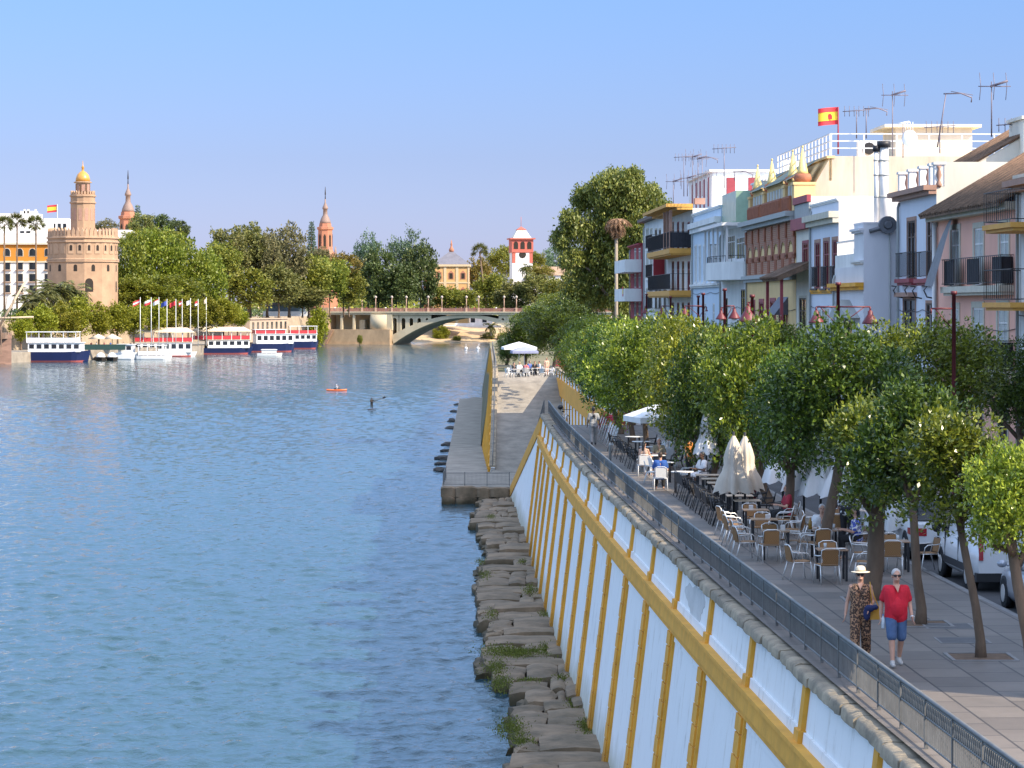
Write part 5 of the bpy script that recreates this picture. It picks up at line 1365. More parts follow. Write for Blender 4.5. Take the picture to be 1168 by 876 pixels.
for k in range(12):
    wins = [(0, PZ(299, TY) - UP + .35 - 2.6, .85, 1.6)]
    if k in (11, 0, 1, 2, 3): 
        wins += [(u, PZ(286.5, TY) - UP, .62, 1.35) for u in (-1.05, 1.05)]
    if k == 0: wins.append((-1.0, PZ(333, TY) - UP, 2.0, 3.2))
    if k == 2: wins.append((0, PZ(333, TY) - UP, 1.2, 2.6))
    for (u, z_, w_, h_) in wins:
        b = MB(); on_face(b, k, u, z_, w_, h_, .13 if w_ == .62 else .03); b.build('window', M_dark, tw)
    for u in (-1.05, 1.05):
        b = MB(); on_face(b, k, u, PZ(290, TY) - UP, 1.35, 2.6, .10); b.build('blind_arch', M_gold2, tw)
    for j in range(4):
        b = MB(); u = side * ((j + .5) / 4 - .5); on_face(b, k, u, z1 + .1, .60, 2.0, 0, r=r1 - .3, arch=False)
        am = a0 + 2 * PI * (k + .5) / 12; c = Vector((math.cos(am), math.sin(am), 0)); t = Vector((-math.sin(am), math.cos(am), 0)); ap = r1 * math.cos(PI / 12)
        b = MB(); q = c * (ap - .45) + t * u
        base = [(-.34, 0), (.34, 0), (.34, 1.35), (0, 2.15), (-.34, 1.35)]
        b.ext([q + t * p[0] + Vector((0, 0, z1 + .05 + p[1])) for p in base], c * .5); b.build('merlon', M_gold2, tw)
b = MB(); b.lathe([(r1 - .02, z1), (r1 - .02, z1 + .5), (r1 - .6, z1 + .5), (r1 - .6, z1)], 12, sm=False, a0=a0, caps=False); b.build('parapet', M_gold, tw)
r2 = 13.4 / tk / math.cos(PI / 12); z2 = PZ(222, TY) - UP
b = MB(); b.lathe([(r2, z1 - .5), (r2, z2)], 12, sm=False, a0=a0)
for zz in (z2 - .6, z2 - 2.2): b.lathe([(r2 + .02, zz), (r2 + .25, zz + .1), (r2 + .25, zz + .4), (r2 + .02, zz + .5)], 12, sm=False, a0=a0, caps=False)
b.build('second_storey', M_gold, tw)
s2 = 2 * r2 * math.sin(PI / 12)
for k in range(12):
    b = MB(); on_face(b, k, 0, z2 - 6.2, .8, 3.0, .05, r=r2); b.build('blind_arch', M_brown, tw)
    for j in range(2):
        am = a0 + 2 * PI * (k + .5) / 12; c = Vector((math.cos(am), math.sin(am), 0)); t = Vector((-math.sin(am), math.cos(am), 0)); u = s2 * ((j + .5) / 2 - .5)
        q = c * (r2 * math.cos(PI / 12) - .25) + t * u
        b = MB(); b.ext([q + t * p[0] + Vector((0, 0, z2 + p[1])) for p in [(-.2, 0), (.2, 0), (.2, .55), (0, .9), (-.2, .55)]], c * .3); b.build('merlon', M_gold2, tw)
r3 = 8 / tk; zb3 = z2; zt3 = PZ(207.5, TY) - UP
b = MB(); b.lathe([(r3, zb3), (r3, zt3 - .4), (r3 + .5, zt3 - .2), (r3 + .5, zt3), (r3 - .1, zt3 + .1)], 16); b.build('lantern', M_gold2, tw)
b = MB(); 
for k in range(8):
    an = 2 * PI * k / 8 + .2; b.lathe([(.3, 0), (.3, .02)], 8); b.v = b.v[:-16]; b.f = b.f[:-10]; b.m = b.m[:-10]; b.s = b.s[:-10]
    b.box(((r3 + .01) * math.cos(an), (r3 + .01) * math.sin(an), (zb3 + zt3) / 2 + .1), (.08, .8, 1.7), (0, 0, an))
b.build('blind_panel', M_brown, tw)
b = MB(); zt = PZ(195, TY) - UP; hD = zt - zt3
b.lathe([(r3 + .1, zt3 + .1), (r3 * 1.0, zt3 + hD * .35), (r3 * .8, zt3 + hD * .68), (r3 * .45, zt3 + hD * .9), (r3 * .18, zt3 + hD), (.28, zt3 + hD + .1), (.28, zt3 + hD + .7), (.4, zt3 + hD + .8), (.1, zt3 + hD + 1.3), (.05, zt3 + hD + 2.4)], 16); b.build('dome', M_tdome, tw)

# ---------------------------------------------------------------- white and orange building
GY = 735.0; gk = F / GY
g = thing('orange_white_building', 'white apartment building with an orange arcaded top floor behind the palms', 'building', (PX(0, GY), GY, UP))
def gx(px): return (px - 0) / gk
def gz(py): return PZ(py, GY) - UP
M_org = mat('orange_render', (.62, .24, .03), .85, var=.12, scale=.4)
b = MB(); b.bb(gx(-90), gx(56.5), 0, 14, -1, gz(298)); b.bb(gx(-90), gx(56.5), .0, 14, gz(278), gz(266)); b.build('wall', M_white, g)
b = MB(); b.bb(gx(-90), gx(56.5), .02, 14, gz(298) + .002, gz(278) - .002); b.build('orange_floor', M_org, g)
b = MB(); b.bb(gx(-90), gx(57), -.5, 14, gz(279), gz(277)); b.bb(gx(-90), gx(57), -.3, 14, gz(299.5), gz(298)); b.build('cornice', M_trim, g)
b = MB(); b.bb(gx(-90), gx(52), 2.5, 13, gz(266), gz(250)); b.bb(gx(-60), gx(40), 3.5, 12, gz(250), gz(243)); b.bb(gx(20), gx(36), 4, 10, gz(243), gz(240)); b.build('penthouse', M_white, g)
for px_ in (24, 28, 36.5): 
    b = MB(); b.bb(gx(px_), gx(px_ + 2), 4, 4.6, gz(243), gz(238)); b.build('chimney', M_white, g)
for px_ in (-66, -51, -36, -21.5, -7, 8, 22.5, 37, 53):
    w = 1.9 if px_ < 50 else 1.0
    for (pt, pb, mm, ar) in [(283, 292.5, M_org, 1), (297.5, 308, None, 0), (312, 321.5, None, 0), (325, 334, None, 0)]:
        f = MB(); x = gx(px_); zb, zt = gz(pb), gz(pt)
        pts = [(x - w / 2, zb), (x + w / 2, zb)] + ([(x + w / 2 * math.cos(PI * i / 8), zt - w / 2 + w / 2 * math.sin(PI * i / 8)) for i in range(9)] if ar else [(x + w / 2, zt), (x - w / 2, zt)])
        f.ext([(p[0] * 1.0, -.05, p[1]) for p in pts], (0, .1, 0)); 
        wd = f.build('window', M_trim, g)
        f = MB(); f.ext([(x + (p[0] - x) * .82, -.08, zb + .12 + (p[1] - zb) * .9) for p in pts], (0, .03, 0)); f.build('pane', M_glass, wd)
        if not ar:
            f = MB(); f.bb(x - w / 2 - .15, x + w / 2 + .15, -.5, -.05, zb - .12, zb); 
            f.bb(x - w / 2 - .15, x + w / 2 + .15, -.5, -.46, zb, zb + .8) if False else None
            f.build('sill', M_brown, wd)
for px_ in (21, 28):
    b = MB(); b.bb(gx(px_), gx(px_ + 5), 2.44, 2.5, gz(272) + 1.4, gz(269) + 1.3); b.build('window', M_glass, g)
g2 = thing('white_office_block', 'white flat roofed block between the orange building and the tower', 'building', (PX(48, 800), 800, UP))
b = MB(); k = F / 800; b.bb(-1, 7.6, 0, 12, 0, PZ(252, 800) - UP); b.bb(0.4, 7, -.02, 11, PZ(252, 800) - UP, PZ(249, 800) - UP); b.bb(7.6, 24, 1, 12, 0, PZ(262, 800) - UP); w = b.build('wall', M_white, g2)
for i in range(5):
    b = MB(); b.bb(-.2 + i * 1.5, .7 + i * 1.5, -.04, .02, PZ(261, 800) - UP, PZ(255, 800) - UP); b.build('window', M_glass, g2)
o = thing('tower_flag', 'red and yellow flag flying above the white block left of the golden tower', 'flag', (PX(65.3, 760), 760, PZ(266, 760)))
b = MB(); h = PZ(233, 760) - PZ(266, 760); b.tube([(0, 0, -8), (0, 0, h)], .14, 6); b.build('pole', M_greyp, o)
b = flagmesh(2.6, 1.9, [(.25, 0), (.5, 1), (.25, 0)], .1); b.v = [(x, y, z + h - 2.0) for x, y, z in b.v]; b.build('cloth', [M_fred, M_fyel], o, fix=False)

# ---------------------------------------------------------------- the two brick spire towers of the plaza
M_tb = mat('terracotta_brick', (.45, .19, .11), .85, var=.2, scale=.3)
M_tp = mat('pale_ceramic', (.27, .185, .15), .7, var=.2, scale=.4)
def plaza_tower(px, Y, pyt, label):
    H = PZ(pyt, Y) - 8; o = thing('brick_spire_tower', label, 'tower', (PX(px, Y), Y, 8), 0, 'brick spire towers above the trees')
    u = H / 62.0
    b = MB(); b.lathe([(6.4 * u, 0), (6.4 * u, 25 * u), (5.8 * u, 25.2 * u), (5.6 * u, 29 * u)], 8, sm=False, a0=PI / 8)
    b.lathe([(5.2 * u, 29 * u), (3.8 * u, 31.5 * u), (3.6 * u, 41 * u), (4.2 * u, 41.3 * u), (4.2 * u, 42.4 * u), (3.2 * u, 42.6 * u), (3.0 * u, 44.2 * u)], 8, sm=False, a0=PI / 8); b.build('shaft', M_tb, o)
    for k in range(8):
        an = 2 * PI * k / 8
        b = MB(); c = Vector((math.cos(an), math.sin(an), 0)); t = Vector((-c.y, c.x, 0))
        q = c * (3.42 * u); b.ext([q + t * (p[0] * u) + Vector((0, 0, p[1] * u)) for p in [(-.55, 33), (.55, 33), (.55, 38), (0, 39), (-.55, 38)]], c * .12); b.build('window', M_dark, o)
        b = MB(); a2 = an + PI / 8; c = Vector((math.cos(a2), math.sin(a2), 0)); b.lathe([(.45 * u, 25 * u), (.45 * u, 30.5 * u), (.1 * u, 33 * u)], 6, (c.x * 5.4 * u, c.y * 5.4 * u, 0)); b.build('corner_turret', M_tp, o)
        b = MB(); q = c * 0; a3 = an; c3 = Vector((math.cos(a3), math.sin(a3), 0)); t3 = Vector((-c3.y, c3.x, 0)); b.ext([c3 * (6.4 * u * math.cos(PI / 8) - .1) + t3 * (p[0] * u) + Vector((0, 0, p[1] * u)) for p in [(-1, 15), (1, 15), (1, 22), (0, 23.5), (-1, 22)]], c3 * .2); b.build('blind_arch', M_tp, o)
    b = MB(); b.lathe([(2.7 * u, 44.2 * u), (2.6 * u, 45.2 * u), (1.9 * u, 47 * u), (1.2 * u, 48.2 * u), (1.1 * u, 48.5 * u), (1.0 * u, 51 * u), (1.4 * u, 51.2 * u), (1.4 * u, 51.8 * u), (.9 * u, 53 * u), (.35 * u, 54.2 * u), (.3 * u, 56 * u)], 10); b.build('cupola', M_tp, o)
    b = MB(); b.lathe([(.25 * u, 56 * u), (.16 * u, 58 * u), (.32 * u, 58.3 * u), (.08 * u, 62 * u)], 6); b.build('finial', M_dark, o)
plaza_tower(146, 1120, 194, 'red brick spire tower rising just right of the golden tower')
plaza_tower(371, 1210, 213, 'red brick spire tower standing alone above the trees left of the bridge')

# ---------------------------------------------------------------- palace corner tower
M_pal = mat('palace_ochre', (.68, .40, .16), .85, var=.15, scale=.3)
M_slate = mat('slate_roof', (.17, .165, .19), .6, var=.2, scale=.6)
NY = 960.0; nk = F / NY
o = thing('palace_tower', 'orange palace pavilion with a pyramid slate roof and finial', 'tower', (PX(514.5, NY), NY, 8))
hw = 20.5 / nk; zt = PZ(304, NY) - 8
b = MB(); b.bb(-hw, hw, 0, 2 * hw, -2, zt); b.build('wall', M_pal, o)
b = MB(); b.bb(-hw - .5, hw + .5, -.5, 2 * hw + .5, zt, zt + .7); b.bb(-hw - .15, hw + .15, -.15, 2 * hw + .15, zt - 5.6, zt - 5.1)
for i in range(4):
    xx = -hw + (2 * hw) * i / 3; b.bb(max(-hw - .1, xx - .45), min(hw + .1, xx + .45), -.18, -.02, -2, zt)
b.build('cornice', mat('palace_trim', (.66, .50, .30), .8, var=.12), o)
b = MB(); zc = PZ(287, NY) - 8; b.add([(-hw - .4, -.4, zt + .7), (hw + .4, -.4, zt + .7), (hw + .4, 2 * hw + .4, zt + .7), (-hw - .4, 2 * hw + .4, zt + .7), (-.8, hw - .8, zc), (.8, hw - .8, zc), (.8, hw + .8, zc), (-.8, hw + .8, zc)], [(0, 1, 5, 4), (1, 2, 6, 5), (2, 3, 7, 6), (3, 0, 4, 7), (4, 5, 6, 7)]); r_ = b.build('roof', M_slate, o)
b = MB(); b.lathe([(.7, 0), (.9, .7), (.5, 1.4), (.25, 2.0), (.35, 2.4), (.08, 4.0)], 8, (0, hw, zc)); b.build('finial', M_tb, r_)
for i in range(3):
    for zz, hh in ((zt - 4.2, 2.6), (zt - 9.6, 2.6)):
        xx = -hw + 2 * hw * (i + .5) / 3
        b = MB(); b.ext([(xx + p[0], -.08, zz + p[1]) for p in [(-.9, 0), (.9, 0), (.9, hh - .6), (0, hh + .3), (-.9, hh - .6)]], (0, .1, 0)); w = b.build('window', M_tb, o)
        b = MB(); b.bb(xx - .55, xx + .55, -.13, -.085, zz + .2, zz + hh - .6); b.build('pane', M_dark, w)
        b = MB()
        b.bb(hw - .02, hw + .08, hw * 2 * (i + .5) / 3 - .7, hw * 2 * (i + .5) / 3 + .7, zz, zz + hh); b.build('window', M_tb, o)
o2 = thing('palace_wing', 'orange red palace wing with small pinnacles left of the pavilion', 'building', (PX(497, NY + 14), NY + 14, 8))
b = MB(); b.bb(-4, 6, 0, 8, -2, PZ(318, NY) - 8); b.build('wall', mat('palace_red', (.55, .22, .10), .85, var=.15, scale=.4), o2)
for i in range(5):
    b = MB(); b.lathe([(.4, 0), (.4, 1.2), (.1, 2.6)], 6, (-3.5 + i * 2.1, .5, PZ(318, NY) - 8)); b.build('pinnacle', M_tb, o2)
b = MB(); b.add([(-4.2, -.2, PZ(318, NY) - 7.9), (6.2, -.2, PZ(318, NY) - 7.9), (6.2, 4, PZ(308, NY) - 8), (-4.2, 4, PZ(308, NY) - 8)], [(0, 1, 2, 3)]); b.build('roof', M_slate, o2)

# ---------------------------------------------------------------- red and white pavilion tower
VY = 1010.0; vk = F / VY
M_vred = mat('pavilion_red', (.50, .13, .09), .8, var=.15, scale=.4)
o = thing('red_white_tower', 'square white tower with a red arcaded top and a stepped white cap', 'tower', (PX(596, VY), VY, 8), R(8))
hw = 11.6 / vk
def vz(py): return PZ(py, VY) - 8
b = MB(); b.bb(-hw, hw, 0, 2 * hw, -2, vz(288)); b.build('wall', M_white, o)
b = MB(); b.bb(-hw - .25, hw + .25, -.25, 2 * hw + .25, vz(288), vz(273)); b.bb(-hw - .05, -hw + 1.1, -.06, 1, vz(300), vz(288.02)); b.bb(hw - 1.1, hw + .05, -.06, 1, vz(300), vz(288.02)); b.bb(-hw - .9, hw + .9, -.9, 2 * hw + .9, vz(273), vz(271.5)); b.build('belfry', M_vred, o)
for i in range(3):
    xx = -hw + 2 * hw * (i + .5) / 3
    for ff in (0, 1):
        b = MB(); pts = [(-.75, vz(284)), (.75, vz(284))] + [(.75 * math.cos(PI * k / 6), vz(278) + .75 * math.sin(PI * k / 6)) for k in range(7)]
        if ff == 0: b.ext([(xx + p[0], -.32, p[1]) for p in pts], (0, .1, 0))
        else: b.ext([(hw + .22, hw + xx + p[0], p[1]) for p in pts], (.1, 0, 0))
        b.build('arch', M_dark, o)
b = MB(); b.add([(-hw * .9, hw * .1, vz(271.5)), (hw * .9, hw * .1, vz(271.5)), (hw * .9, hw * 1.9, vz(271.5)), (-hw * .9, hw * 1.9, vz(271.5)), (-hw * .42, hw * .58, vz(262)), (hw * .42, hw * .58, vz(262)), (hw * .42, hw * 1.42, vz(262)), (-hw * .42, hw * 1.42, vz(262))], [(0, 1, 5, 4), (1, 2, 6, 5), (2, 3, 7, 6), (3, 0, 4, 7), (4, 5, 6, 7)])
c_ = b.build('cap', mat('white_cap', (.72, .68, .58), .8, var=.15), o)
b = MB(); b.add([(-hw * .5, hw * .5, vz(262)), (hw * .5, hw * .5, vz(262)), (hw * .5, hw * 1.5, vz(262)), (-hw * .5, hw * 1.5, vz(262)), (0, hw, vz(258))], [(0, 1, 4), (1, 2, 4), (2, 3, 4), (3, 0, 4)]); b.tube([(0, hw, vz(258.5)), (0, hw, vz(247))], .08, 5); b.build('roof_tip', M_vred, c_)
b = MB(); b.ext([(1.3 * math.cos(PI * k / 4 + PI / 8 * 0) , -.09, vz(290.5) + 1.3 * math.sin(PI * k / 4)) for k in range(8)], (0, .1, 0)); b.build('round_window', M_dark, o)
o = thing('low_white_house', 'low white house with a brown roof right of the red and white tower', 'house', (PX(632, 985), 985, 8))
b = MB(); b.bb(-9.5, 5, 0, 9, -2, PZ(314, 985) - 8); b.bb(-14, -9.5, 1, 8, -2, PZ(306, 985) - 8); b.build('wall', M_white, o)
b = MB(); z = PZ(314, 985) - 8; b.add([(-8, -.5, z), (6, -.5, z), (4, 4.5, z + 3), (-6, 4.5, z + 3), (6, 9.5, z), (-8, 9.5, z)], [(0, 1, 2, 3), (1, 4, 2), (0, 3, 5), (3, 2, 4, 5)]); b.build('roof', mat('tan_roof', (.40, .26, .17), .9, var=.3, scale=1), o)
# white building glimpsed under the bridge, long arcaded terrace on the left bank
o = thing('riverside_house', 'white riverside house seen under the bridge arch', 'house', (PX(532, 1000), 1000, 4))
b = MB(); b.bb(-4, 9, 0, 8, 0, 5.0); b.bb(-8, 12, -1.5, 8, -1.5, 1.0); b.build('wall', M_white, o)
b = MB(); b.bb(-4.4, 9.4, -.4, 8.4, 5.0, 5.3); b.build('roof', M_trim, o)
for i in range(3):
    b = MB(); b.bb(-2.5 + i * 4, -1 + i * 4, -.04, .02, 2, 4.2); b.build('window', M_glass, o)
AY = 800.0
o = thing('arcaded_terrace', 'long cream terrace building with a row of small windows beside the far boats', 'building', (PX(286, 760), 760, QH), math.atan2(800 - 760, PX(328, 800) - PX(286, 760)))
Lx = math.hypot(800 - 760, PX(328, 800) - PX(286, 760)); b = MB(); b.bb(-1, Lx, 0, 7, 0, 6.0); b.bb(-1.2, Lx + .2, -.3, 7, 6.0, 6.3); b.build('wall', mat('peach_render', (.50, .36, .25), .85, var=.15), o)
for i in range(8):
    b = MB(); b.bb(Lx * (i + .3) / 8, Lx * (i + .72) / 8, -.05, .02, 3.4, 5.3); b.build('window', M_glass, o)
o = thing('glass_kiosk', 'dark roofed glass pavilion on the far bank above the boats', 'kiosk', (PX(326, 830), 830, UP + .2))
b = MB(); b.bb(-6, 6, 0, 6, 3.2, 3.7); b.bb(-4, 5, -.8, 6, 3.7, 3.9); b.build('roof', M_slate, o)
b = MB(); b.bb(-5.5, 5.5, .5, 5.5, 0, 3.2); b.build('glazing', mat('blue_glass', (.12, .18, .22), .15, var=.3), o)
b = MB(); b.bb(-6.5, 6.5, -.5, -.3, 0, 1.4); b.build('counter', M_wmetal, o)

# ---------------------------------------------------------------- boats
M_navy = mat('navy_hull', (.012, .02, .075), .35, var=.15, scale=.5)
M_bwh = mat('boat_white', (.80, .80, .78), .4, var=.08, scale=.8)
M_bred = mat('boat_red', (.52, .04, .05), .5, var=.12, scale=1)
M_boot = mat('boot_stripe', (.50, .12, .10), .5, var=.2)
M_canv = mat('beige_canvas', (.74, .60, .44), .8, var=.12, scale=.5)
M_bgl = glassmat('boat_window', (.03, .035, .045))
def hull(b, L, W, z0, z1, bow=.22, rake=.06, mi=0, stern=.9, n=14):
    """boat hull along +x (bow at +x), waterline z0 to sheer z1"""
    rows = []
    for i in range(n + 1):
        u = i / n; x = -L / 2 + L * u
        w = W / 2 * (stern + (1 - stern) * min(1, u / .15))
        if u > 1 - bow: t = (u - 1 + bow) / bow; w *= max(.02, (1 - t ** 2.0))
        sh = z1 + .35 * max(0, (u - .6) / .4) ** 2 * (z1 - z0) * .5
        xr = x + (rake * L * max(0, (u - .7) / .3))
        rows.append([(x, w * .72, z0 - .5), (x + (xr - x) * .4, w * .94, z0 + .25), (xr, w, sh), (xr, w * .96, sh), (xr, -w * .96, sh), (xr, -w, sh), (x + (xr - x) * .4, -w * .94, z0 + .25), (x, -w * .72, z0 - .5)])
    b.grid(rows, mi, False, closed=True)
    b.add(rows[0], [tuple(range(8))], mi); b.add(rows[-1], [tuple(range(8))], mi)
def boat(label, pxl, pxr, pyw, yaw, hullh, hm, decks, canopy=None, cat='tour boat', flip=False, W=5.5, stripe=True, name='tour_boat'):
    """pxl..pxr photo extent at the waterline; decks: list of (x0f,x1f,height,windows?,wall material,rail material)"""
    Y = CAMZ * F / (pyw - HY); L = (pxr - pxl) / F * Y / math.cos(yaw); Xm = PX((pxl + pxr) / 2, Y)
    o = thing(name, label, cat, (Xm, Y + W / 2, 0), yaw + (PI if flip else 0), 'boats moored on the far bank')
    b = MB(); hull(b, L, W, 0, hullh); h = b.build('hull', hm, o, fix=True)
    if stripe:
        b = MB(); hull(b, L * 1.003, W * 1.012, -.3, .28, rake=.02); b.build('boot_stripe', M_boot, h)
    z = hullh + .02
    for k, (f0, f1, dh, win, wm, rm) in enumerate(decks):
        x0, x1 = -L / 2 + L * f0, -L / 2 + L * f1; w = W / 2 * (.92 - .04 * k)
        if win == 'cabin':
            b = MB(); b.bb(x0, x1, -w, w, z, z + dh); c = b.build('cabin', wm, o)
            n = max(2, int((x1 - x0) / 1.5)); 
            for i in range(n):
                xa = x0 + (x1 - x0) * (i + .18) / n; xb = x0 + (x1 - x0) * (i + .82) / n
                for sg in (-1, 1):
                    b = MB(); b.bb(xa, xb, sg * w - .03, sg * w + .03, z + dh * .38, z + dh * .85); b.build('window', M_bgl, c)
        elif win == 'open':
            n = max(3, int((x1 - x0) / 2.2))
            for i in range(n + 1):
                xx = x0 + (x1 - x0) * i / n
                for sg in (-1, 1): b = MB(); b.bb(xx - .07, xx + .07, sg * w - .07, sg * w + .07, z, z + dh); b.build('deck_post', M_bwh, o)
            b = MB()
            for sg in (-1, 1): b.bb(x0, x1, sg * w - .04, sg * w + .04, z + .1, z + .95)
            b.bb(x1 - .04, x1 + .04, -w + .05, w - .05, z + .1, z + .95); b.bb(x0 - .04, x0 + .04, -w + .05, w - .05, z + .1, z + .95)
            b.build('deck_rail', rm, o)
            b = MB()
            for i in range(n * 2):
                xx = x0 + (x1 - x0) * (i + .5) / (n * 2); b.bb(xx - .3, xx + .3, -w * .7, w * .7, z, z + .45); b.bb(xx - .3, xx - .2, -w * .7, w * .7, z + .45, z + .9)
            b.build('benches', M_bred if rm is M_bred else M_brown, o)
        z += dh
        b = MB(); b.bb(x0 - .25, x1 + .25, -w - .2, w + .2, z, z + .14)
        if canopy is M_canv and k == len(decks) - 1: b.add([(x0 - .5, -w - .5, z - .1), (x1 + .5, -w - .5, z - .1), (x1 + .5, w + .5, z - .1), (x0 - .5, w + .5, z - .1), (x0 + 1.2, 0, z + 1.0), (x1 - 1.2, 0, z + 1.0)], [(0, 1, 5, 4), (1, 2, 5), (2, 3, 4, 5), (3, 0, 4)])
        b.build('deck' if k < len(decks) - 1 or not canopy else 'roof', canopy or M_bwh, o); z += .141
    return o
boat('white and navy double decker tour boat moored at the far left', 23, 97, 413, R(-2), 2.1, M_navy, [(.12, .93, 1.9, 'cabin', M_bwh, M_bwh), (.10, .86, 2.1, 'open', M_bwh, M_bwh)], M_bwh)
boat('white cabin cruiser moored right of the covered dinghies', 126, 156, 410.5, R(-4), 1.5, M_bwh, [(.3, .85, 1.8, 'cabin', M_bwh, M_bwh)], M_bwh, cat='motorboat', W=3.6, stripe=False, name='motorboat')
boat('small white canopied excursion boat in front of the red railed pontoon', 155, 193, 410.5, R(4), .9, M_bwh, [(.06, .86, 2.2, 'open', M_bwh, M_bwh)], M_bwh, W=3.6, stripe=False)
boat('white two storey floating restaurant with a beige canopy and red rails', 150, 219, 407, R(6), 1.0, M_bwh, [(.03, .97, 2.3, 'cabin', M_bwh, M_bwh), (.02, .98, 2.3, 'open', M_bwh, M_bred)], M_canv)
boat('navy and white tour boat with a large beige canopy and red railings', 218, 283, 404, R(14), 1.5, M_navy, [(.25, .97, 1.9, 'cabin', M_bwh, M_bwh), (.02, .98, 2.1, 'open', M_bwh, M_bred)], M_canv)
boat('navy hulled tour boat with a pale cabin and an open red railed deck', 284, 332, 401.5, R(16), 2.1, M_navy, [(.12, .98, 2.4, 'cabin', M_bwh, M_bwh), (.1, .8, 1.0, 'open', M_bwh, M_bred)], None)
boat('farthest white and navy tour boat moored beside the riverside bush', 326, 360, 398, R(10), 2.0, M_navy, [(.05, .98, 2.0, 'cabin', M_bwh, M_bwh), (.1, .98, 2.0, 'open', M_bwh, M_bred)], M_bwh)
boat('little white launch with passengers crossing before the moored tour boats', 293, 320, 406, R(5), .6, M_bwh, [(.2, .8, .75, 'open', M_bwh, M_bwh)], None, cat='launch', W=2.2, stripe=False, name='launch')
for i, (a, c, lb) in enumerate([(108, 120, 'grey covered dinghy nearer the double decker tour boat'), (121, 133, 'grey covered dinghy nearer the white cabin cruiser')]):
    o = boat(lb, a, c, 411, R(-80), .7, M_dark, [], None, cat='dinghy', W=2.3, stripe=False, name='dinghy')
    b = MB(); b.sph((0, 0, .7), (2.2 if False else 1.0, 1.05, 1.0), 10, 6); b.build('cover', M_bwh, o)
# wooden galleon bow at the left edge
Y = CAMZ * F / (416 - HY); o = thing('wooden_ship', 'old brown wooden sailing ship bow cut by the left edge of the photo', 'ship', (PX(-40, Y), Y + 4, 0), R(-3))
b = MB(); hull(b, 17.5, 7, 0, 5.2, bow=.35, rake=.0); b.build('hull', mat('weathered_planks', (.24, .14, .10), .8, var=.4, scale=.6, stretch=(.3, 1, 3)), o)
b = MB(); b.bb(2, 8.2, -3, 3, 5.2, 6.4); b.bb(2, 7.5, -3.1, -2.9, 6.4, 7.6); 
for i in range(4): b.bb(2.5 + i * 1.6, 2.7 + i * 1.6, -3.2, -3.05, 2, 7)
b.build('forecastle', mat('ship_timber', (.28, .18, .12), .8, var=.3, scale=1), o)
M_spar = mat('spar_wood', (.55, .42, .28), .7, var=.2, scale=1)
b = MB(); b.tube([(5, 0, 5.5), (12, 0, 17.5)], [.32, .2], 8); b.tube([(2, -1, 9.2), (13.5, -1, 9.6)], .22, 6); b.tube([(1, 0, 5), (1, 0, 14)], .35, 8); b.build('bowsprit', M_spar, o)
b = MB()
for i in range(6): b.tube([(8.5 - i * .9, -2.8, 6), (9.5 - i * 1.5, -.5, 14)], .05, 4)
b.build('rigging', M_dark, o)

# ---------------------------------------------------------------- flagpoles on the quay
M_fb = mat('flag_blue', (.05, .08, .35), .7); M_fw = mat('flag_white', (.75, .73, .70), .7); M_fg = mat('flag_green', (.05, .25, .08), .7)
fl = [(160, 339, 'pink and white striped', [(.34, 0), (.33, 1), (.33, 0)], (M_fred, M_fw), 1), (172.5, 339, 'red striped', [(.5, 0), (.5, 1)], (M_fred, M_fw), 1), (181.3, 339, 'white', [(.8, 1), (.2, 0)], (M_fred, M_fw), .9), (190.5, 341, 'dark blue', [(1, 0)], (M_fb, M_fw), .9),
      (200.6, 341, 'bright red', [(1, 0)], (M_fred, M_fw), .9), (207.8, 341, 'red and white', [(.3, 0), (.4, 1), (.3, 0)], (M_fred, M_fw), .4), (217.3, 340, 'furled white', [(1, 1)], (M_fred, M_fw), .5), (226, 341, 'red topped white', [(.5, 1), (.5, 0)], (M_fred, M_fw), .45), (235.3, 339, 'limp cream', [(1, 1)], (M_fred, M_canv), .3)]
for i, (px_, pt, lb, bands, mm, wd) in enumerate(fl):
    Y = 640 + i * 6.5; o = thing('flagpole', 'quay flagpole flying a %s flag, %s from the left' % (lb, ORD[i]), 'flagpole', (PX(px_, Y), Y, QH), 0, 'flagpoles along the far quay')
    h = PZ(pt, Y) - QH; b = MB(); b.tube([(0, 0, 0), (0, 0, h)], [.09, .06], 6); b.build('pole', M_bwh, o)
    b = flagmesh(1.35 * wd + .2, 1.0, bands, .28, 8, i); b.v = [(x, y, z + h - 1.2 - .2 + x * .35) for x, y, z in b.v]; b.build('cloth', list(mm), o, fix=False)
# white awnings, low wall and small cars on the upper road
for i, (px_, Y, mm, lb) in enumerate([(112, 640, M_canv, 'beige market parasol on the quay under the golden tower'), (128, 640, M_canv, 'peach market parasol on the quay beside the flagpoles')]):
    o = thing('quay_parasol', lb, 'parasol', (PX(px_, Y), Y, QH)); b = MB(); b.tube([(0, 0, 0), (0, 0, 2.9)], .07, 6); b.build('pole', M_wood, o); b = MB(); b.lathe([(2.3, 2.3), (.1, 3.4)], 8); b.build('canopy', mm, o)
o = thing('quay_railing', 'dark green fence along the far quay behind the dinghies', 'fence', (PX(96, 633), 633, QH)); b = MB(); b.bb(0, 9, 0, .15, 0, 1.1); b.bb(-.2, 9.2, -.02, .17, 1.1, 1.2); b.build('panel', mat('dark_green', (.02, .06, .05), .6), o)
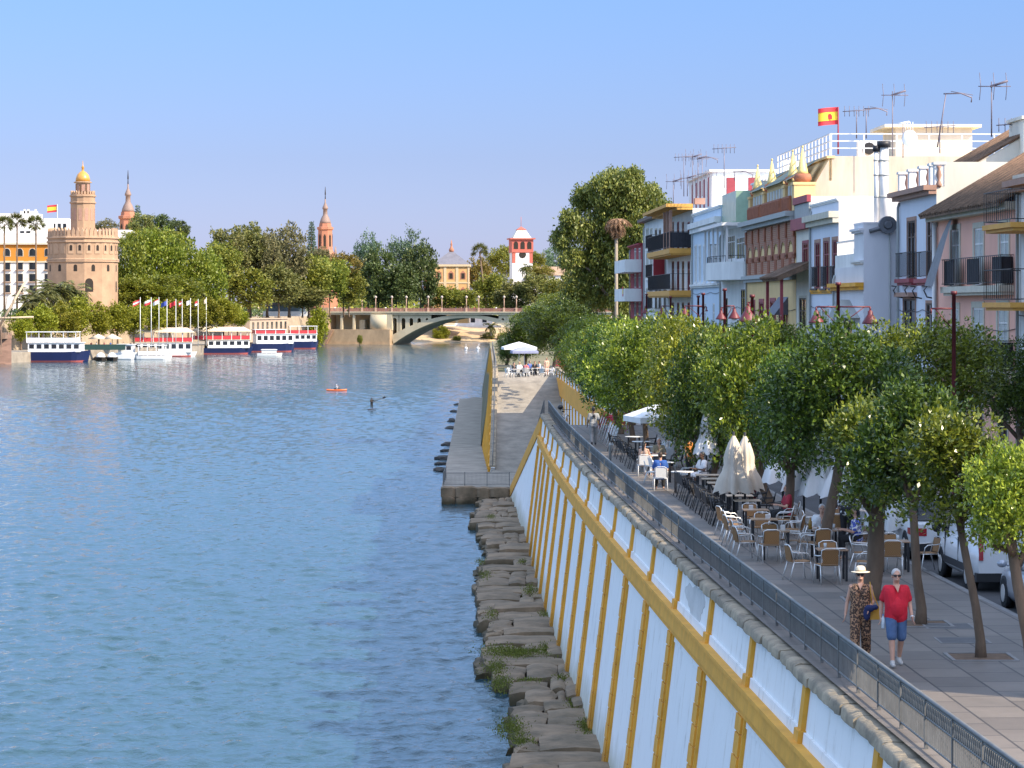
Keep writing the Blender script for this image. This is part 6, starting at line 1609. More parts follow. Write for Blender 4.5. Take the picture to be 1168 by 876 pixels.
# ---------------------------------------------------------------- crowns for distant trees (unit radius)
def far_crown(seed, m, nb=22, n=6500, L=.10, W=.075, **k): return crown(seed, nb, int(n / nb), L, W, m, 1.0, k.pop('spread', .66), k.pop('br', (.24, .42)), **k)
FC = {'lime': [far_crown(11, L_lime), far_crown(12, L_lime)], 'ficus': [far_crown(13, L_fic, 26, 8000, .075, .06), far_crown(14, L_fic, 26, 8000, .075, .06)],
      'olive': [far_crown(15, L_oliv, 24, 6500, .085), far_crown(16, L_oliv, 24, 6500, .085)], 'brown': [far_crown(17, L_brn, 24, 6000, .085)],
      'dark': [far_crown(18, L_dark, 24, 6500, .085), far_crown(19, L_dark, 22, 6500, .085)], 'blue': [far_crown(20, L_blue, 26, 6500, .08, .05, droop=.35, br=(.2, .36)), far_crown(21, L_blue, 26, 6500, .08, .05, droop=.35, br=(.2, .36))],
      'mid': [far_crown(22, L_mid, 24, 6500, .085), far_crown(23, L_mid, 24, 6500, .085)], 'yellow': [far_crown(24, L_yel, 20, 5500, .085)]}
def ftree(kind, cx, cy, hw, hh, Y, lab, ground=None, name=None, grp='trees on the far bank', i=[0], tr=None, tpx=None):
    i[0] += 1; g = UP if ground is None else ground
    me = FC[kind][i[0] % len(FC[kind])]; k = F / Y
    rz = hh / k; cz = PZ(cy, Y) - g
    return tree(name or 'broadleaf_tree', lab, PX(tpx if tpx else cx, Y), Y, g, cz, hw / k * 1.28, rz * 1.22, me, tr or (.35 if hh > 25 else .22), M_bark, group=grp, cx=PX(cx, Y), nl=6)
G1 = 'clipped trees along the far quay'
for (cx, cy, hw, hh, Y, lb) in [(24, 372, 15, 15, 628, 'clipped lime green tree on the quay nearest the wooden ship'), (48, 368, 17, 17, 634, 'clipped lime green tree behind the double decker boat stern'), (72, 364, 18, 19, 640, 'clipped lime green tree under the palms'), (92, 362, 18, 20, 645, 'clipped lime green tree at the left foot of the golden tower'), (113, 364, 17, 18, 650, 'clipped lime green tree in front of the golden tower'), (134, 365, 17, 17, 655, 'clipped lime green tree at the right foot of the golden tower'), (153, 362, 17, 17, 662, 'clipped lime green tree behind the first flagpole'), (173, 361, 18, 17, 672, 'clipped lime green tree behind the second flagpole'), (194, 359, 18, 17, 682, 'clipped lime green tree behind the dark blue flag'), (215, 358, 18, 17, 692, 'clipped lime green tree behind the seventh flagpole'), (236, 357, 18, 17, 702, 'clipped lime green tree behind the last flagpole'), (255, 358, 17, 15, 712, 'clipped lime green tree next to last before the arcaded terrace'), (271, 361, 12, 11, 718, 'last clipped lime green tree beside the arcaded terrace')]:
    ftree('lime', cx, cy, hw, hh, Y, lb, QH, 'clipped_tree', G1, tr=.22)
for a in [('ficus', 148, 312, 27, 42, 712, 'tall ficus touching the right side of the golden tower'), ('ficus', 178, 303, 30, 40, 722, 'tallest bright ficus behind the flagpoles'), ('ficus', 208, 310, 30, 40, 730, 'ficus behind the middle flagpoles'), ('ficus', 236, 322, 26, 33, 738, 'ficus behind the last flagpoles'), ('ficus', 190, 335, 40, 20, 700, 'low spreading ficus just above the flags'), ('ficus', 148, 336, 26, 18, 698, 'low ficus canopy beside the tower base'),
          ('brown', 122, 265, 15, 13, 830, 'brownish tree top right of the tower battlements'), ('oliv'+'e', 160, 261, 17, 17, 820, 'olive tree crown below the first brick spire tower'), ('dark', 182, 262, 17, 16, 830, 'dark tree crown right of the first brick spire tower'), ('dark', 203, 264, 14, 13, 840, 'last dark crown above the ficus row'), ('mid', 175, 278, 40, 16, 800, 'green crown between ficus row and dark tops'),
          ('olive', 262, 290, 24, 30, 790, 'pale olive tree with a flat top left of centre'), ('olive', 285, 284, 22, 26, 800, 'tall olive tree right of the flat topped one'), ('mid', 250, 302, 24, 24, 775, 'green tree below the pale olive crowns'), ('brown', 305, 300, 20, 32, 800, 'dusty brown tree with a notched top'), ('brown', 330, 292, 22, 32, 812, 'taller dusty brown tree left of the araucaria'), ('olive', 318, 325, 28, 22, 795, 'drooping olive tree behind the far tour boats'), ('mid', 283, 330, 26, 22, 785, 'green tree above the arcaded terrace'), ('mid', 352, 318, 26, 28, 822, 'mid green tree left of the bridge approach'), ('yellow', 392, 306, 20, 17, 850, 'yellowing tree beside the lone spire tower'), ('mid', 376, 318, 24, 24, 840, 'green tree in front of the lone spire tower'), ('mid', 398, 330, 22, 20, 850, 'green tree above the bridge end pier'), ('brown', 366, 296, 14, 12, 880, 'small brownish crown at the foot of the lone spire tower'), ('olive', 345, 340, 30, 12, 815, 'low olive hedge tree behind the glass pavilion'),
          ('blue', 420, 295, 18, 30, 930, 'grey green gum tree left of the darkest pair'), ('dark', 432, 318, 22, 34, 925, 'dark drooping tree over the bridge railing'), ('blue', 464, 296, 22, 34, 935, 'tallest dark gum tree above the bridge'), ('dark', 480, 315, 20, 36, 930, 'dark tree immediately left of the palace pavilion'), ('dark', 452, 328, 24, 24, 922, 'dark tree low behind the bridge lamp posts'),
          ('mid', 506, 340, 20, 13, 935, 'rounded green tree at the foot of the palace pavilion'), ('mid', 527, 342, 18, 12, 938, 'second rounded tree at the foot of the palace pavilion'), ('yellow', 546, 316, 16, 22, 1000, 'yellow green tree right of the palace pavilion'), ('mid', 497, 308, 11, 12, 990, 'green tree top behind the palace wing'), ('mid', 560, 334, 20, 20, 955, 'mid green tree below the tall palm'), ('olive', 585, 340, 22, 18, 940, 'olive tree in front of the red and white tower'), ('mid', 572, 300, 15, 18, 1080, 'green tree left of the red and white tower'), ('olive', 610, 332, 22, 18, 935, 'olive tree right of the tower foot'), ('yellow', 618, 312, 14, 9, 960, 'yellow green crown beside the low white house'), ('mid', 637, 336, 22, 20, 900, 'mid green tree left of the giant eucalyptus'), ('blue', 636, 298, 18, 19, 1150, 'hazy grey green tree on the skyline left of the giant eucalyptus'), ('blue', 656, 302, 18, 22, 1160, 'hazy grey green tree partly behind the giant eucalyptus'), ('mid', 612, 300, 10, 12, 1140, 'small green crown right behind the red and white tower'), ('olive', 655, 330, 18, 20, 880, 'olive tree at the left foot of the giant eucalyptus')]:
    ftree(*a)
for a in [('lime', 503, 380, 9, 9, 958, 'bright waterside bush under the left half of the arch'), ('mid', 521, 387, 5, 4, 955, 'small waterside bush under the arch crown'), ('olive', 556, 384, 8, 5, 962, 'olive bush right of the riverside house under the bridge'), ('mid', 575, 385, 8, 6, 962, 'green bush under the right half of the arch')]:
    ftree(*a, ground=.8, name='bush', grp='bushes below the bridge')
ftree('lime', 362, 372, 13, 22, 838, 'tall waterside bush between the farthest boat and the bridge', .5, 'bush', 'bushes below the bridge')
ftree('mid', 410.5, 387.5, 3.2, 5.5, 862, 'tiny round bush at the foot of the bridge abutment', .1, 'bush', 'bushes below the bridge')
# shrubs along the far skyline behind everything: reads as one mass
rs = np.random.RandomState(77); Pts = []
for i in range(420):
    x = rs.uniform(-420, 700); y = rs.uniform(1180, 1500); h = rs.uniform(5, 13); n = 60
    d = rs.normal(size=(n, 3)); d /= np.linalg.norm(d, axis=1, keepdims=True); Pts.append(np.array([x, y, 8 + h * .5]) + d * np.array([9, 9, h * .55]))
Pts = np.concatenate(Pts); n = len(Pts)
V = leafarr(Pts, rs.normal(size=(n, 3)), rs.uniform(1.8, 3.2, n), rs.uniform(1.4, 2.6, n), rs=rs)
tag(link('distant_woodland', leafmesh('distant_woodland', V, L_mid)), 'distant belt of park trees on the skyline', 'woodland', kind='stuff')
Pts = []
for i in range(260):
    t = rs.rand(); y = 640 + 300 * t; x = QX(y) - rs.uniform(22, 50); n = 60; d = rs.normal(size=(n, 3)); d /= np.linalg.norm(d, axis=1, keepdims=True)
    if x < -130 and y < 735: pass
    Pts.append(np.array([x, y, UP + .8]) + d * np.array([2.6, 2.6, 1.5]))
Pts = np.concatenate(Pts); n = len(Pts); V = leafarr(Pts, rs.normal(size=(n, 3)), rs.uniform(.5, .9, n), rs.uniform(.4, .7, n), rs=rs)
tag(link('bank_undergrowth', leafmesh('bank_undergrowth', V, L_dark)), 'dark undergrowth below the park trees of the far bank', 'undergrowth', kind='stuff')

# ---------------------------------------------------------------- palms
def frond_pts(az, elev, Lf, sag, n=9):
    out = []; d = Vector((math.cos(az), math.sin(az), 0))
    x = z = 0; e = elev
    for i in range(n):
        out.append(d * x + Vector((0, 0, z))); x += Lf / n * math.cos(e); z += Lf / n * math.sin(e); e -= sag / n
    return out
def palm(label, px, pyc, Y, ground, Lf, r, nf, m, name='palm_tree', fan=False, lean=0, dead=False, grp='palms'):
    o = thing(name, label, 'palm tree', (PX(px, Y), Y, ground), 0, grp); h = PZ(pyc, Y) - ground
    rd = random.Random(int(px)); b = MB(); b.tube([(-lean, 0, -.2), (-lean * .6, 0, h * .4), (0, 0, h)], [r * 1.3, r, r * .9], 8); b.build('trunk', M_barkp if not fan else M_bark, o)
    V = []; D = []; Ls = []; Ws = []
    for i in range(nf):
        az = rd.uniform(0, 2 * PI); el = rd.uniform(-.5, 1.25) if not dead else rd.uniform(-1.4, .4)
        if fan:
            c = Vector((math.cos(az) * math.cos(el), math.sin(az) * math.cos(el), math.sin(el))) * Lf * .45
            for j in range(14):
                d = c.normalized() + Vector((rd.gauss(0, .45), rd.gauss(0, .45), rd.gauss(0, .45) - .15)); V.append(tuple(c + Vector((0, 0, h)))); D.append(tuple(d)); Ls.append(Lf * .55); Ws.append(.16)
        else:
            pts = frond_pts(az, el, Lf * rd.uniform(.8, 1.1), 1.6)
            for p, q in zip(pts[:-1], pts[1:]):
                ax = (q - p).normalized(); sd = ax.cross(Vector((0, 0, 1))).normalized()
                for s_ in (-1, 1):
                    for t in (0, .5):
                        V.append(tuple(p.lerp(q, t) + Vector((0, 0, h)))); D.append(tuple(ax * .6 + sd * s_ * .8 + Vector((0, 0, -.25)))); Ls.append(Lf * .26); Ws.append(Lf * .045)
    n = len(V); me = leafmesh('crown', leafarr(np.array(V), np.array(D), np.array(Ls), np.array(Ws), rs=np.random.RandomState(int(px))), m)
    link('crown', me, o); return o
for (px, py, Y, Lf, lb) in [(42, 340, 650, 5.6, 'date palm on the quay, left of three beside the golden tower'), (60, 333, 655, 6.0, 'date palm on the quay, middle of three beside the golden tower'), (82, 335, 660, 5.8, 'date palm on the quay touching the golden tower'), (32, 347, 645, 4.6, 'low date palm below the orange and white building')]:
    palm(lb, px, py, Y, QH, Lf, .35, 46, L_palm, grp='date palms on the far quay')
for (px, py, Y, lb) in [(5, 257, 715, 'tall thin fan palm at the left edge of the photo'), (19.5, 253.5, 718, 'tall thin fan palm second from the left edge'), (41, 256, 720, 'tall thin fan palm nearest the golden tower')]:
    palm(lb, px, py, Y, UP, 2.9, .22, 34, L_palm, fan=True, grp='tall fan palms')
palm('tall curved palm on the skyline right of the palace pavilion', 547, 287, 985, UP, 3.6, .3, 40, L_palm, fan=True, lean=-2.5, grp='palms near the pavilion')
palm('palm in front of the red and white tower', 601, 306, 975, UP, 3.6, .35, 40, L_palm, grp='palms near the pavilion')
palm('palm left of the red and white tower', 571, 318, 970, UP, 3.4, .3, 36, L_palm, grp='palms near the pavilion')
palm('leaning palm below the right half of the bridge', 560, 372, 958, 2, 3.4, .3, 30, L_palm, grp='palms near the pavilion')
for (px, py, hw, hh, Y, lb) in [(157, 247, 5, 14, 850, 'small dark conifer tip beside the first brick spire tower'), (355.5, 275, 7, 22, 900, 'tall slim araucaria left of the lone spire tower')]:
    o = thing('conifer', lb, 'conifer', (PX(px, Y), Y, UP)); k = F / Y; zt = PZ(py - hh, Y) - UP; z0 = PZ(py + hh, Y) - UP
    b = MB(); b.tube([(0, 0, -.2), (0, 0, zt)], [.5, .06], 6); b.build('trunk', M_bark, o); V = []; D = []
    rd = np.random.RandomState(int(px))
    z = z0 - 4
    while z < zt:
        R_ = hw / k * (1 - (z - z0 + 4) / (zt - z0 + 4)) ** .7 + .25
        for a in np.arange(0, 2 * PI, PI / 5):
            for q in np.arange(.3, R_, .35):
                for _ in range(4): V.append((q * math.cos(a), q * math.sin(a), z + rd.normal() * .15 - q * .1)); D.append((math.cos(a) + rd.normal() * .6, math.sin(a) + rd.normal() * .6, .3 + rd.normal() * .4))
        z += .75
    n = len(V); link('crown', leafmesh('crown', leafarr(np.array(V), np.array(D), np.full(n, .6), np.full(n, .3), rs=rd), L_blue), o)

# survey units to metres for everything drawn on the far-bank sheet
for o in list(bpy.data.objects):
    if o in _near or o.parent: continue
    o.location = (o.location.x * UNIT, o.location.y * UNIT, (o.location.z - CAMZ) * UNIT + CAMZ)
    o.scale = (o.scale.x * UNIT, o.scale.y * UNIT, o.scale.z * UNIT)
# giant eucalyptus with a dead palm in front
Y = 305.0; k = F / Y
rs = np.random.RandomState(31)
def gum_crown():
    C = [(650, 290, 13), (640, 268, 11), (662, 255, 17), (665, 222, 14), (690, 215, 20), (715, 212, 20), (740, 225, 18), (756, 240, 14), (700, 245, 26), (730, 258, 24), (745, 280, 18), (690, 285, 26), (715, 300, 26), (668, 300, 16), (685, 325, 22), (715, 335, 22), (740, 320, 20), (655, 330, 14), (765, 262, 10), (700, 200, 12), (722, 198, 11), (648, 246, 10)]
    Pts, D = [], []
    for (px_, py_, r) in C:
        for dy in (rs.uniform(-3, 0), rs.uniform(0, 3.5)):
            c = np.array([PX(px_, Y), dy, PZ(py_, Y) - ST]); R_ = r / k
            m = int(95 * (R_ / 1.5) ** 1.8)
            for _ in range(m):
                d = rs.normal(size=3); d /= np.linalg.norm(d); q = c + d * R_ * rs.rand() ** .3 * np.array([1, .9, 1.05])
                nn = 14; Pts.append(q + rs.normal(size=(nn, 3)) * .22 - np.array([0, 0, 1]) * rs.uniform(0, .6, (nn, 1))); dd = rs.normal(size=(nn, 3)) * .5; dd[:, 2] -= .7; D.append(dd)
    Pts = np.concatenate(Pts); D = np.concatenate(D); n = len(Pts); Pts[:, 0] -= PX(703, Y)
    return C, leafmesh('crown', leafarr(Pts, D, rs.uniform(.28, .5, n), rs.uniform(.12, .22, n), rs=rs), L_gum)
C, me = gum_crown()
o = thing('eucalyptus', 'giant eucalyptus with a billowing crown at the end of the row of houses', 'tree', (PX(703, Y), Y, ST))
link('crown', me, o)
b = MB(); b.tube([(0, 0, -.2), (.2, 0, 3), (-.1, .1, 7), (.3, 0, 12)], [.75, .55, .48, .3], 10)
for (px_, py_, r) in C[::2]: b.tube([(0, 0, 5 + rs.uniform(0, 4)), ((PX(px_, Y) - PX(703, Y)) * .5, rs.uniform(-1, 1), (PZ(py_, Y) - ST) * .75 + 1), (PX(px_, Y) - PX(703, Y), 0, PZ(py_, Y) - ST)], [.28, .18, .06], 6)
b.build('trunk', M_barkp, o, fix=False)

palm('dead brown palm standing before the giant eucalyptus', 703, 250, 290, ST, 2.1, .17, 44, L_dead, dead=True, grp='dead palm')
# ================================================================ street furniture
M_alu = mat('aluminium', (.78, .77, .74), .32, metal=.55, var=.08, scale=4)
def canemat():
    m, nt, b = _nodes('woven_cane'); N = nt.nodes; L = nt.links
    tc = N.new('ShaderNodeTexCoord'); ck = N.new('ShaderNodeTexChecker'); ck.inputs['Scale'].default_value = 45
    ck.inputs['Color1'].default_value = (.36, .19, .07, 1); ck.inputs['Color2'].default_value = (.22, .11, .04, 1)
    L.new(tc.outputs['Object'], ck.inputs[0]); L.new(ck.outputs[0], b.inputs['Base Color']); b.inputs['Roughness'].default_value = .6; return m
M_cane = canemat()
M_ttop = mat('brown_table_top', (.34, .21, .125), .35, var=.2, scale=3)
M_beige = mat('beige_table_top', (.60, .46, .33), .45, var=.12, scale=2)
M_blk = mat('black_frame', (.018, .018, .02), .45, var=.3, scale=4)
M_brt = mat('black_rattan', (.03, .028, .028), .6, var=.4, scale=20)
M_wpl = mat('white_plastic', (.78, .77, .74), .45, var=.06, scale=4)
M_rpl = mat('red_plastic', (.55, .03, .07), .4, var=.1, scale=4)
M_white_cloth = mat('parasol_white', (.80, .78, .75), .85, var=.08, scale=2)
M_beige_cloth = mat('parasol_beige', (.62, .54, .44), .85, var=.14, scale=2)
M_pinkpost = M_red

def chair(name, label, frame, seat, group, arms=True):
    """faces +x; thing > seat, backrest, frame, four legs"""
    o = thing(name, label, 'chair', (0, 0, 0), 0, group)
    b = MB(); b.hexa([(-.22, -.21, .43), (.23, -.23, .44), (.23, .23, .44), (-.22, .21, .43), (-.22, -.21, .455), (.23, -.23, .465), (.23, .23, .465), (-.22, .21, .455)]); b.build('seat', seat, o)
    b = MB(); b.grid([[(-.235 - .02 * math.cos(v) * 0 - .05 * t, -.19 + .38 * s / 4, .47 + .34 * t) if True else 0 for s in range(5)] for t in (0, .5, 1) for v in (0,)], sm=True); b.grid([[(-.255 - .05 * t, -.19 + .38 * s / 4, .47 + .34 * t) for s in range(5)] for t in (0, .5, 1)]); b.build('backrest', seat, o)
    for sx, sy in ((1, 1), (1, -1), (-1, 1), (-1, -1)):
        b = MB()
        if sx > 0: b.tube([(.27, sy * .26, 0), (.20, sy * .245, .45)], .0145, 5)
        else: b.tube([(-.33, sy * .24, 0), (-.20, sy * .22, .45)], .0145, 5)
        b.build('leg', frame, o, fix=False)
    b = MB()
    b.tube([(-.20, -.22, .45), (-.30, -.215, .80), (-.31, -.12, .845), (-.31, .12, .845), (-.30, .215, .80), (-.20, .22, .45)], .014, 5)
    if arms:
        for sy in (-1, 1): b.tube([(.20, sy * .245, .45), (.17, sy * .265, .60), (.10, sy * .27, .655), (-.12, sy * .255, .66), (-.265, sy * .22, .68)], .014, 5)
    b.tube([(.21, -.24, .435), (.21, .24, .435)], .012, 5); b.tube([(-.21, -.22, .43), (-.21, .22, .43)], .012, 5)
    for sy in (-1, 1): b.tube([(.21, sy * .24, .435), (-.21, sy * .22, .43)], .012, 5)
    b.build('frame', frame, o, fix=False)
    return o
def table(name, label, top, legm, group, s=.72, round_=False):
    o = thing(name, label, 'table', (0, 0, 0), 0, group); h = s / 2
    b = MB()
    if round_: b.lathe([(h, .72), (h, .745)], 18)
    else: b.bb(-h, h, -h, h, .72, .745); 
    b.build('tabletop', top, o)
    for sx in (-1, 1):
        for sy in (-1, 1):
            k = h * (.86 if not round_ else .6); b = MB(); b.bb(sx * k - .028, sx * k + .028, sy * k - .028, sy * k + .028, 0, .72); b.build('leg', legm, o)
    return o
_used = set()
def place(proto, x, y, rz, label, z=ST):
    if proto.name in _used: return dup(proto, (x, y, z), rz, label)
    _used.add(proto.name); proto.location = (x, y, z); proto.rotation_euler = (0, 0, rz); proto['label'] = label; return proto
C1 = chair('cane_chair', 'x', M_alu, M_cane, 'cane and aluminium café chairs')
T1 = table('cafe_table', 'x', M_ttop, M_blk, 'brown topped café tables')
rd = random.Random(17)
TD = [(7.62, 68.9, 'the brown table nearest the walking couple', 'nsft'), (9.42, 71.3, 'the brown table beside the white furled parasol', 'nsft'), (6.80, 74.6, 'the nearest brown table along the river side', 'nsft'), (8.12, 74.9, 'the brown table where the man in white sits', 'nst'), (6.85, 78.6, 'the second brown table along the river side', 'ntf'), (6.92, 82.2, 'the third brown table along the river side', 'nft'), (9.15, 80.2, 'the brown table behind the forked tree trunk', 'nsft')]
TL = ['brown café table nearest the walking couple', 'brown café table beside the white furled parasol', 'nearest brown café table along the river side', 'brown café table where the man in white sits', 'second brown café table along the river side', 'third brown café table along the river side', 'brown café table behind the forked tree trunk']
for i, (x, y, dn, sides) in enumerate(TD):
    place(T1, x, y, rd.uniform(-.06, .06), TL[i])
    for s_ in sides:
        j = rd.uniform(-.12, .12); a = rd.uniform(-.3, .3)
        if s_ == 'n': place(C1, x - .78, y + j, a, 'river side cane chair at ' + dn)
        if s_ == 't' : place(C1, x + .80, y + j, PI + a, 'street side cane chair at ' + dn)
        if s_ == 's': place(C1, x - .15 + j, y - .82, PI / 2 + a, 'back turned cane chair at ' + dn)
        if s_ == 'f': place(C1, x + j, y + .82, -PI / 2 + a, 'far side cane chair at ' + dn)
for (x, y, a, lb) in [(6.12, 77.0, .1, 'empty cane chair between the first and second river side tables'), (6.15, 80.5, .2, 'empty cane chair between the second and third river side tables')]: place(C1, x, y, a, lb)
# long row of beige tables with black rattan chairs
C2 = chair('rattan_chair', 'x', M_blk, M_brt, 'black rattan café chairs')
T2 = table('beige_table', 'x', M_beige, M_blk, 'beige topped café tables', .8)
for i in range(7):
    y = 86.2 + i * 2.15; x = 7.0 - i * .05; n = ORD[i]
    place(T2, x, y, 0, 'beige café table, %s from the near end of its long row' % n)
    place(C2, x - .78, y + .25, rd.uniform(-.2, .2), 'black rattan chair on the river side of the %s beige table' % n); place(C2, x - .72, y - .45, rd.uniform(-.2, .2), 'second black rattan chair on the river side of the %s beige table' % n)
    place(C2, x + .8, y, PI + rd.uniform(-.2, .2), 'black rattan chair on the street side of the %s beige table' % n)
T3 = table('round_table', 'x', M_wpl, M_blk, 'round café tables', .8, True)
place(T3, 5.95, 101.0, 0, 'round pale table at the far end of the beige row'); place(T3, 5.55, 112.0, 0, 'round pale table by the woman with bare shoulders'); place(T3, 5.6, 107.0, 0, 'round pale table beside the man in the blue shirt')
C3 = chair('white_chair', 'x', M_wpl, M_wpl, 'white café chairs')
for (x, y, a, lb) in [(5.45, 108.6, .3, 'white chair left of the man in the blue shirt'), (5.15, 106, 0, 'white chair nearest the railing by the blue shirt'), (5.25, 102.3, PI / 2, 'white chair the man in the blue shirt sits on'), (6.25, 115.3, PI / 2, 'white chair under the white open parasol'), (6.9, 116.5, PI, 'white chair on the street side of the open parasol'), (6.3, 104.6, PI, 'white chair next to the person in orange'), (5.05, 110.6, PI / 2, 'white chair the bare shouldered woman sits on')]: place(C3, x, y, a, lb)
for i in range(8):
    y = 113.5 + i * 2.3; n = ORD[i]
    place(C2, 5.05 - i * .06, y, rd.uniform(-.3, .3), 'river side black chair past the bare shouldered woman, %s from her' % n)
    if i % 2 == 0: place(T3, 5.75 - i * .06, y + .6, 0, 'round café table past the bare shouldered woman, %s from her' % ORD[i // 2]); place(C2, 6.45 - i * .06, y + .3, PI, 'street side black chair past the bare shouldered woman, %s from her' % ORD[i // 2])
# folded white chairs leaning in a row
fo = thing('folded_chair', 'x', 'chair', (0, 0, 0), 0, 'folded white chairs in a row')
b = MB()
for sy in (-.2, .2): b.tube([(-.18, sy, 0), (.12, sy, .98)], .018, 5)
b.tube([(.12, -.2, .98), (.12, .2, .98)], .018, 5); b.build('frame', M_wmetal, fo)
b = MB()
for k in range(5): b.hexa([(-.09 + .05 * k, -.19, .25 + .165 * k), (-.07 + .05 * k, -.19, .25 + .165 * k), (-.07 + .05 * k, .19, .25 + .165 * k), (-.09 + .05 * k, .19, .25 + .165 * k), (-.05 + .05 * k, -.19, .38 + .165 * k), (-.03 + .05 * k, -.19, .38 + .165 * k), (-.03 + .05 * k, .19, .38 + .165 * k), (-.05 + .05 * k, .19, .38 + .165 * k)])
b.build('slats', M_greyp, fo)
for i in range(8):
    place(fo, 4.42 + .03 * i, 145.5 - i * 2.2, rd.uniform(-.15, .15), 'folded white chair leaning in the row, %s from the red chairs' % ORD[i])
C4 = chair('red_chair', 'x', M_rpl, M_rpl, 'red plastic chairs')
for i, (x, y, lb) in enumerate([(4.75, 149.5, 'red plastic chair nearest the folded white chairs'), (5.15, 151.2, 'red plastic chair in the middle of the red group'), (5.6, 149.8, 'red plastic chair under the orange tree trunk'), (4.9, 153.4, 'red plastic chair farthest from the folded chairs'), (6.0, 152.2, 'red plastic chair on the street side of the red group')]): place(C4, x, y, rd.uniform(-2, 2), lb)
T4 = table('red_table', 'red plastic table among the red chairs', M_rpl, M_rpl, 'red tables', .7); T4.location = (5.35, 150.4, ST)
# parasols
def closed_parasol(label, X, Y, z0, z1, m, r=.38, group='furled parasols'):
    o = thing('furled_parasol', label, 'parasol', (X, Y, ST), 0, group)
    b = MB(); b.tube([(0, 0, .05), (0, 0, z1 - ST + .12)], .035, 8); b.build('pole', M_blk, o)
    b = MB(); b.bb(-.35, .35, -.35, .35, 0, .09); b.build('base', M_greyp, o)
    b = MB(); rows = []; n = 32; rr0 = random.Random(int(X * 100 + Y)).uniform(0, 6)
    for k in range(9):
        t = k / 8; z = (z0 - ST) + (z1 - z0) * t; row = []
        for j in range(n):
            a = 2 * PI * j / n; fold = 1 + .36 * math.cos(a * 8 + .9 * math.sin(a * 3 + rr0)) * (1 - t * .6)
            R_ = r * (1 - t) ** .7 * (1 - .28 * math.exp(-((t - .45) / .12) ** 2)) * fold + .045
            row.append((R_ * math.cos(a), R_ * math.sin(a), z - .06 * math.cos(a * 8) * (1 - t)))
        rows.append(row)
    b.grid(rows, 0, True, closed=True); b.build('canopy', m, o)
    return o
closed_parasol('furled beige parasol, left of the pair over the beige tables', 6.62, 86.4, 6.42, 8.1, M_beige_cloth, .44)
closed_parasol('furled beige parasol, right of the pair over the beige tables', 7.02, 87.2, 6.45, 8.05, M_beige_cloth, .42)
closed_parasol('furled off white parasol deep behind the beige tables', 6.95, 103.5, 6.7, 8.2, M_white_cloth, .34)
for (px, Y, lb) in [(893, 90, 'furled white parasol left of the forked tree trunk'), (917, 86, 'furled white parasol glimpsed through the fork of the tree'), (936, 84, 'furled white parasol right of the forked tree trunk'), (962, 83, 'furled white parasol behind the patterned shirt'), (1014, 78.2, 'furled white parasol right of the thick pale trunk'), (1031, 77, 'furled white parasol beside the white car')]:
    closed_parasol(lb, PX(px, Y), Y, PZ(588, 82) if px > 1000 else 6.5, 8.4, M_white_cloth, .48)
def open_parasol(label, X, Y, m, half=1.7, zb=2.15, zt=2.75, group='open parasols', rot=.2):
    o = thing('open_parasol', label, 'parasol', (X, Y, ST), rot, group)
    b = MB(); b.tube([(0, 0, .05), (0, 0, zt)], .03, 8); b.build('pole', M_wpl, o); b = MB(); b.bb(-.35, .35, -.35, .35, 0, .09); b.build('base', M_greyp, o)
    b = MB(); h = half; n = 4
    rim = [(-h, -h), (0, -h * 1.0), (h, -h), (h, 0), (h, h), (0, h), (-h, h), (-h, 0)]
    for (k, rz2, zz) in ((1, 0, zb - .2), (1, 0, zb), (.5, 0, (zb + zt) / 2 + .03), (.02, 0, zt)): pass
    b.grid([[(x, y, zb - .22) for x, y in rim], [(x, y, zb) for x, y in rim], [(x * .5, y * .5, zb + (zt - zb) * .55) for x, y in rim], [(x * .02, y * .02, zt) for x, y in rim]], 0, False, closed=True); b.build('canopy', m, o)
    b = MB()
    for x, y in rim: b.tube([(0, 0, zt - .05), (x * .97, y * .97, zb - .03)], .012, 4)
    b.build('ribs', M_wpl, o); return o
open_parasol('white open square parasol half hidden by orange trees', 6.25, 117, M_white_cloth, 1.45, 2.05, 2.65)
open_parasol('open white parasol at the far café, the lighter and farther one', PX(592, 272), 272, M_white_cloth, 1.55, 2.6, 3.1, rot=.1)
open_parasol('open blue grey parasol at the far café, in front of the white one', PX(598, 268), 268, mat('parasol_blue', (.30, .32, .45), .85), 1.2, 2.3, 2.75, rot=.1)
# far café tables and silver chairs
for i, (px, Y) in enumerate([(585, 262), (596, 264), (612, 266), (624, 263), (590, 274)]):
    x = PX(px, Y); z = ST + .006; place(T3, x, Y, 0, 'round table at the far café, %s' % ['left of the parasol poles', 'just under the parasols', 'in the middle of the terrace', 'beside the standing woman', 'behind the parasol poles'][i], z)
C5 = chair('silver_chair', 'x', M_alu, M_alu, 'silver chairs of the far café')
for i, (px, Y, a) in enumerate([(580, 260.5, .4), (583, 264.5, -.5), (589, 260.5, 2.2), (600, 261.5, 1.8), (606, 267, .3), (618, 268, 2.9), (619, 261.5, 1.2), (629, 262, 2.8), (627, 265.5, 3.6), (585.5, 275, .2)]):
    place(C5, PX(px, Y), Y, a, 'silver chair at the far café, %s' % ['nearest the ramp parapet', 'left of the left round table', 'right of the left round table', 'below the parasol poles', 'left of the middle table', 'right of the middle table', 'near the standing woman', 'nearest the street wall', 'behind the standing woman', 'behind all the others'][i], ST + .006)
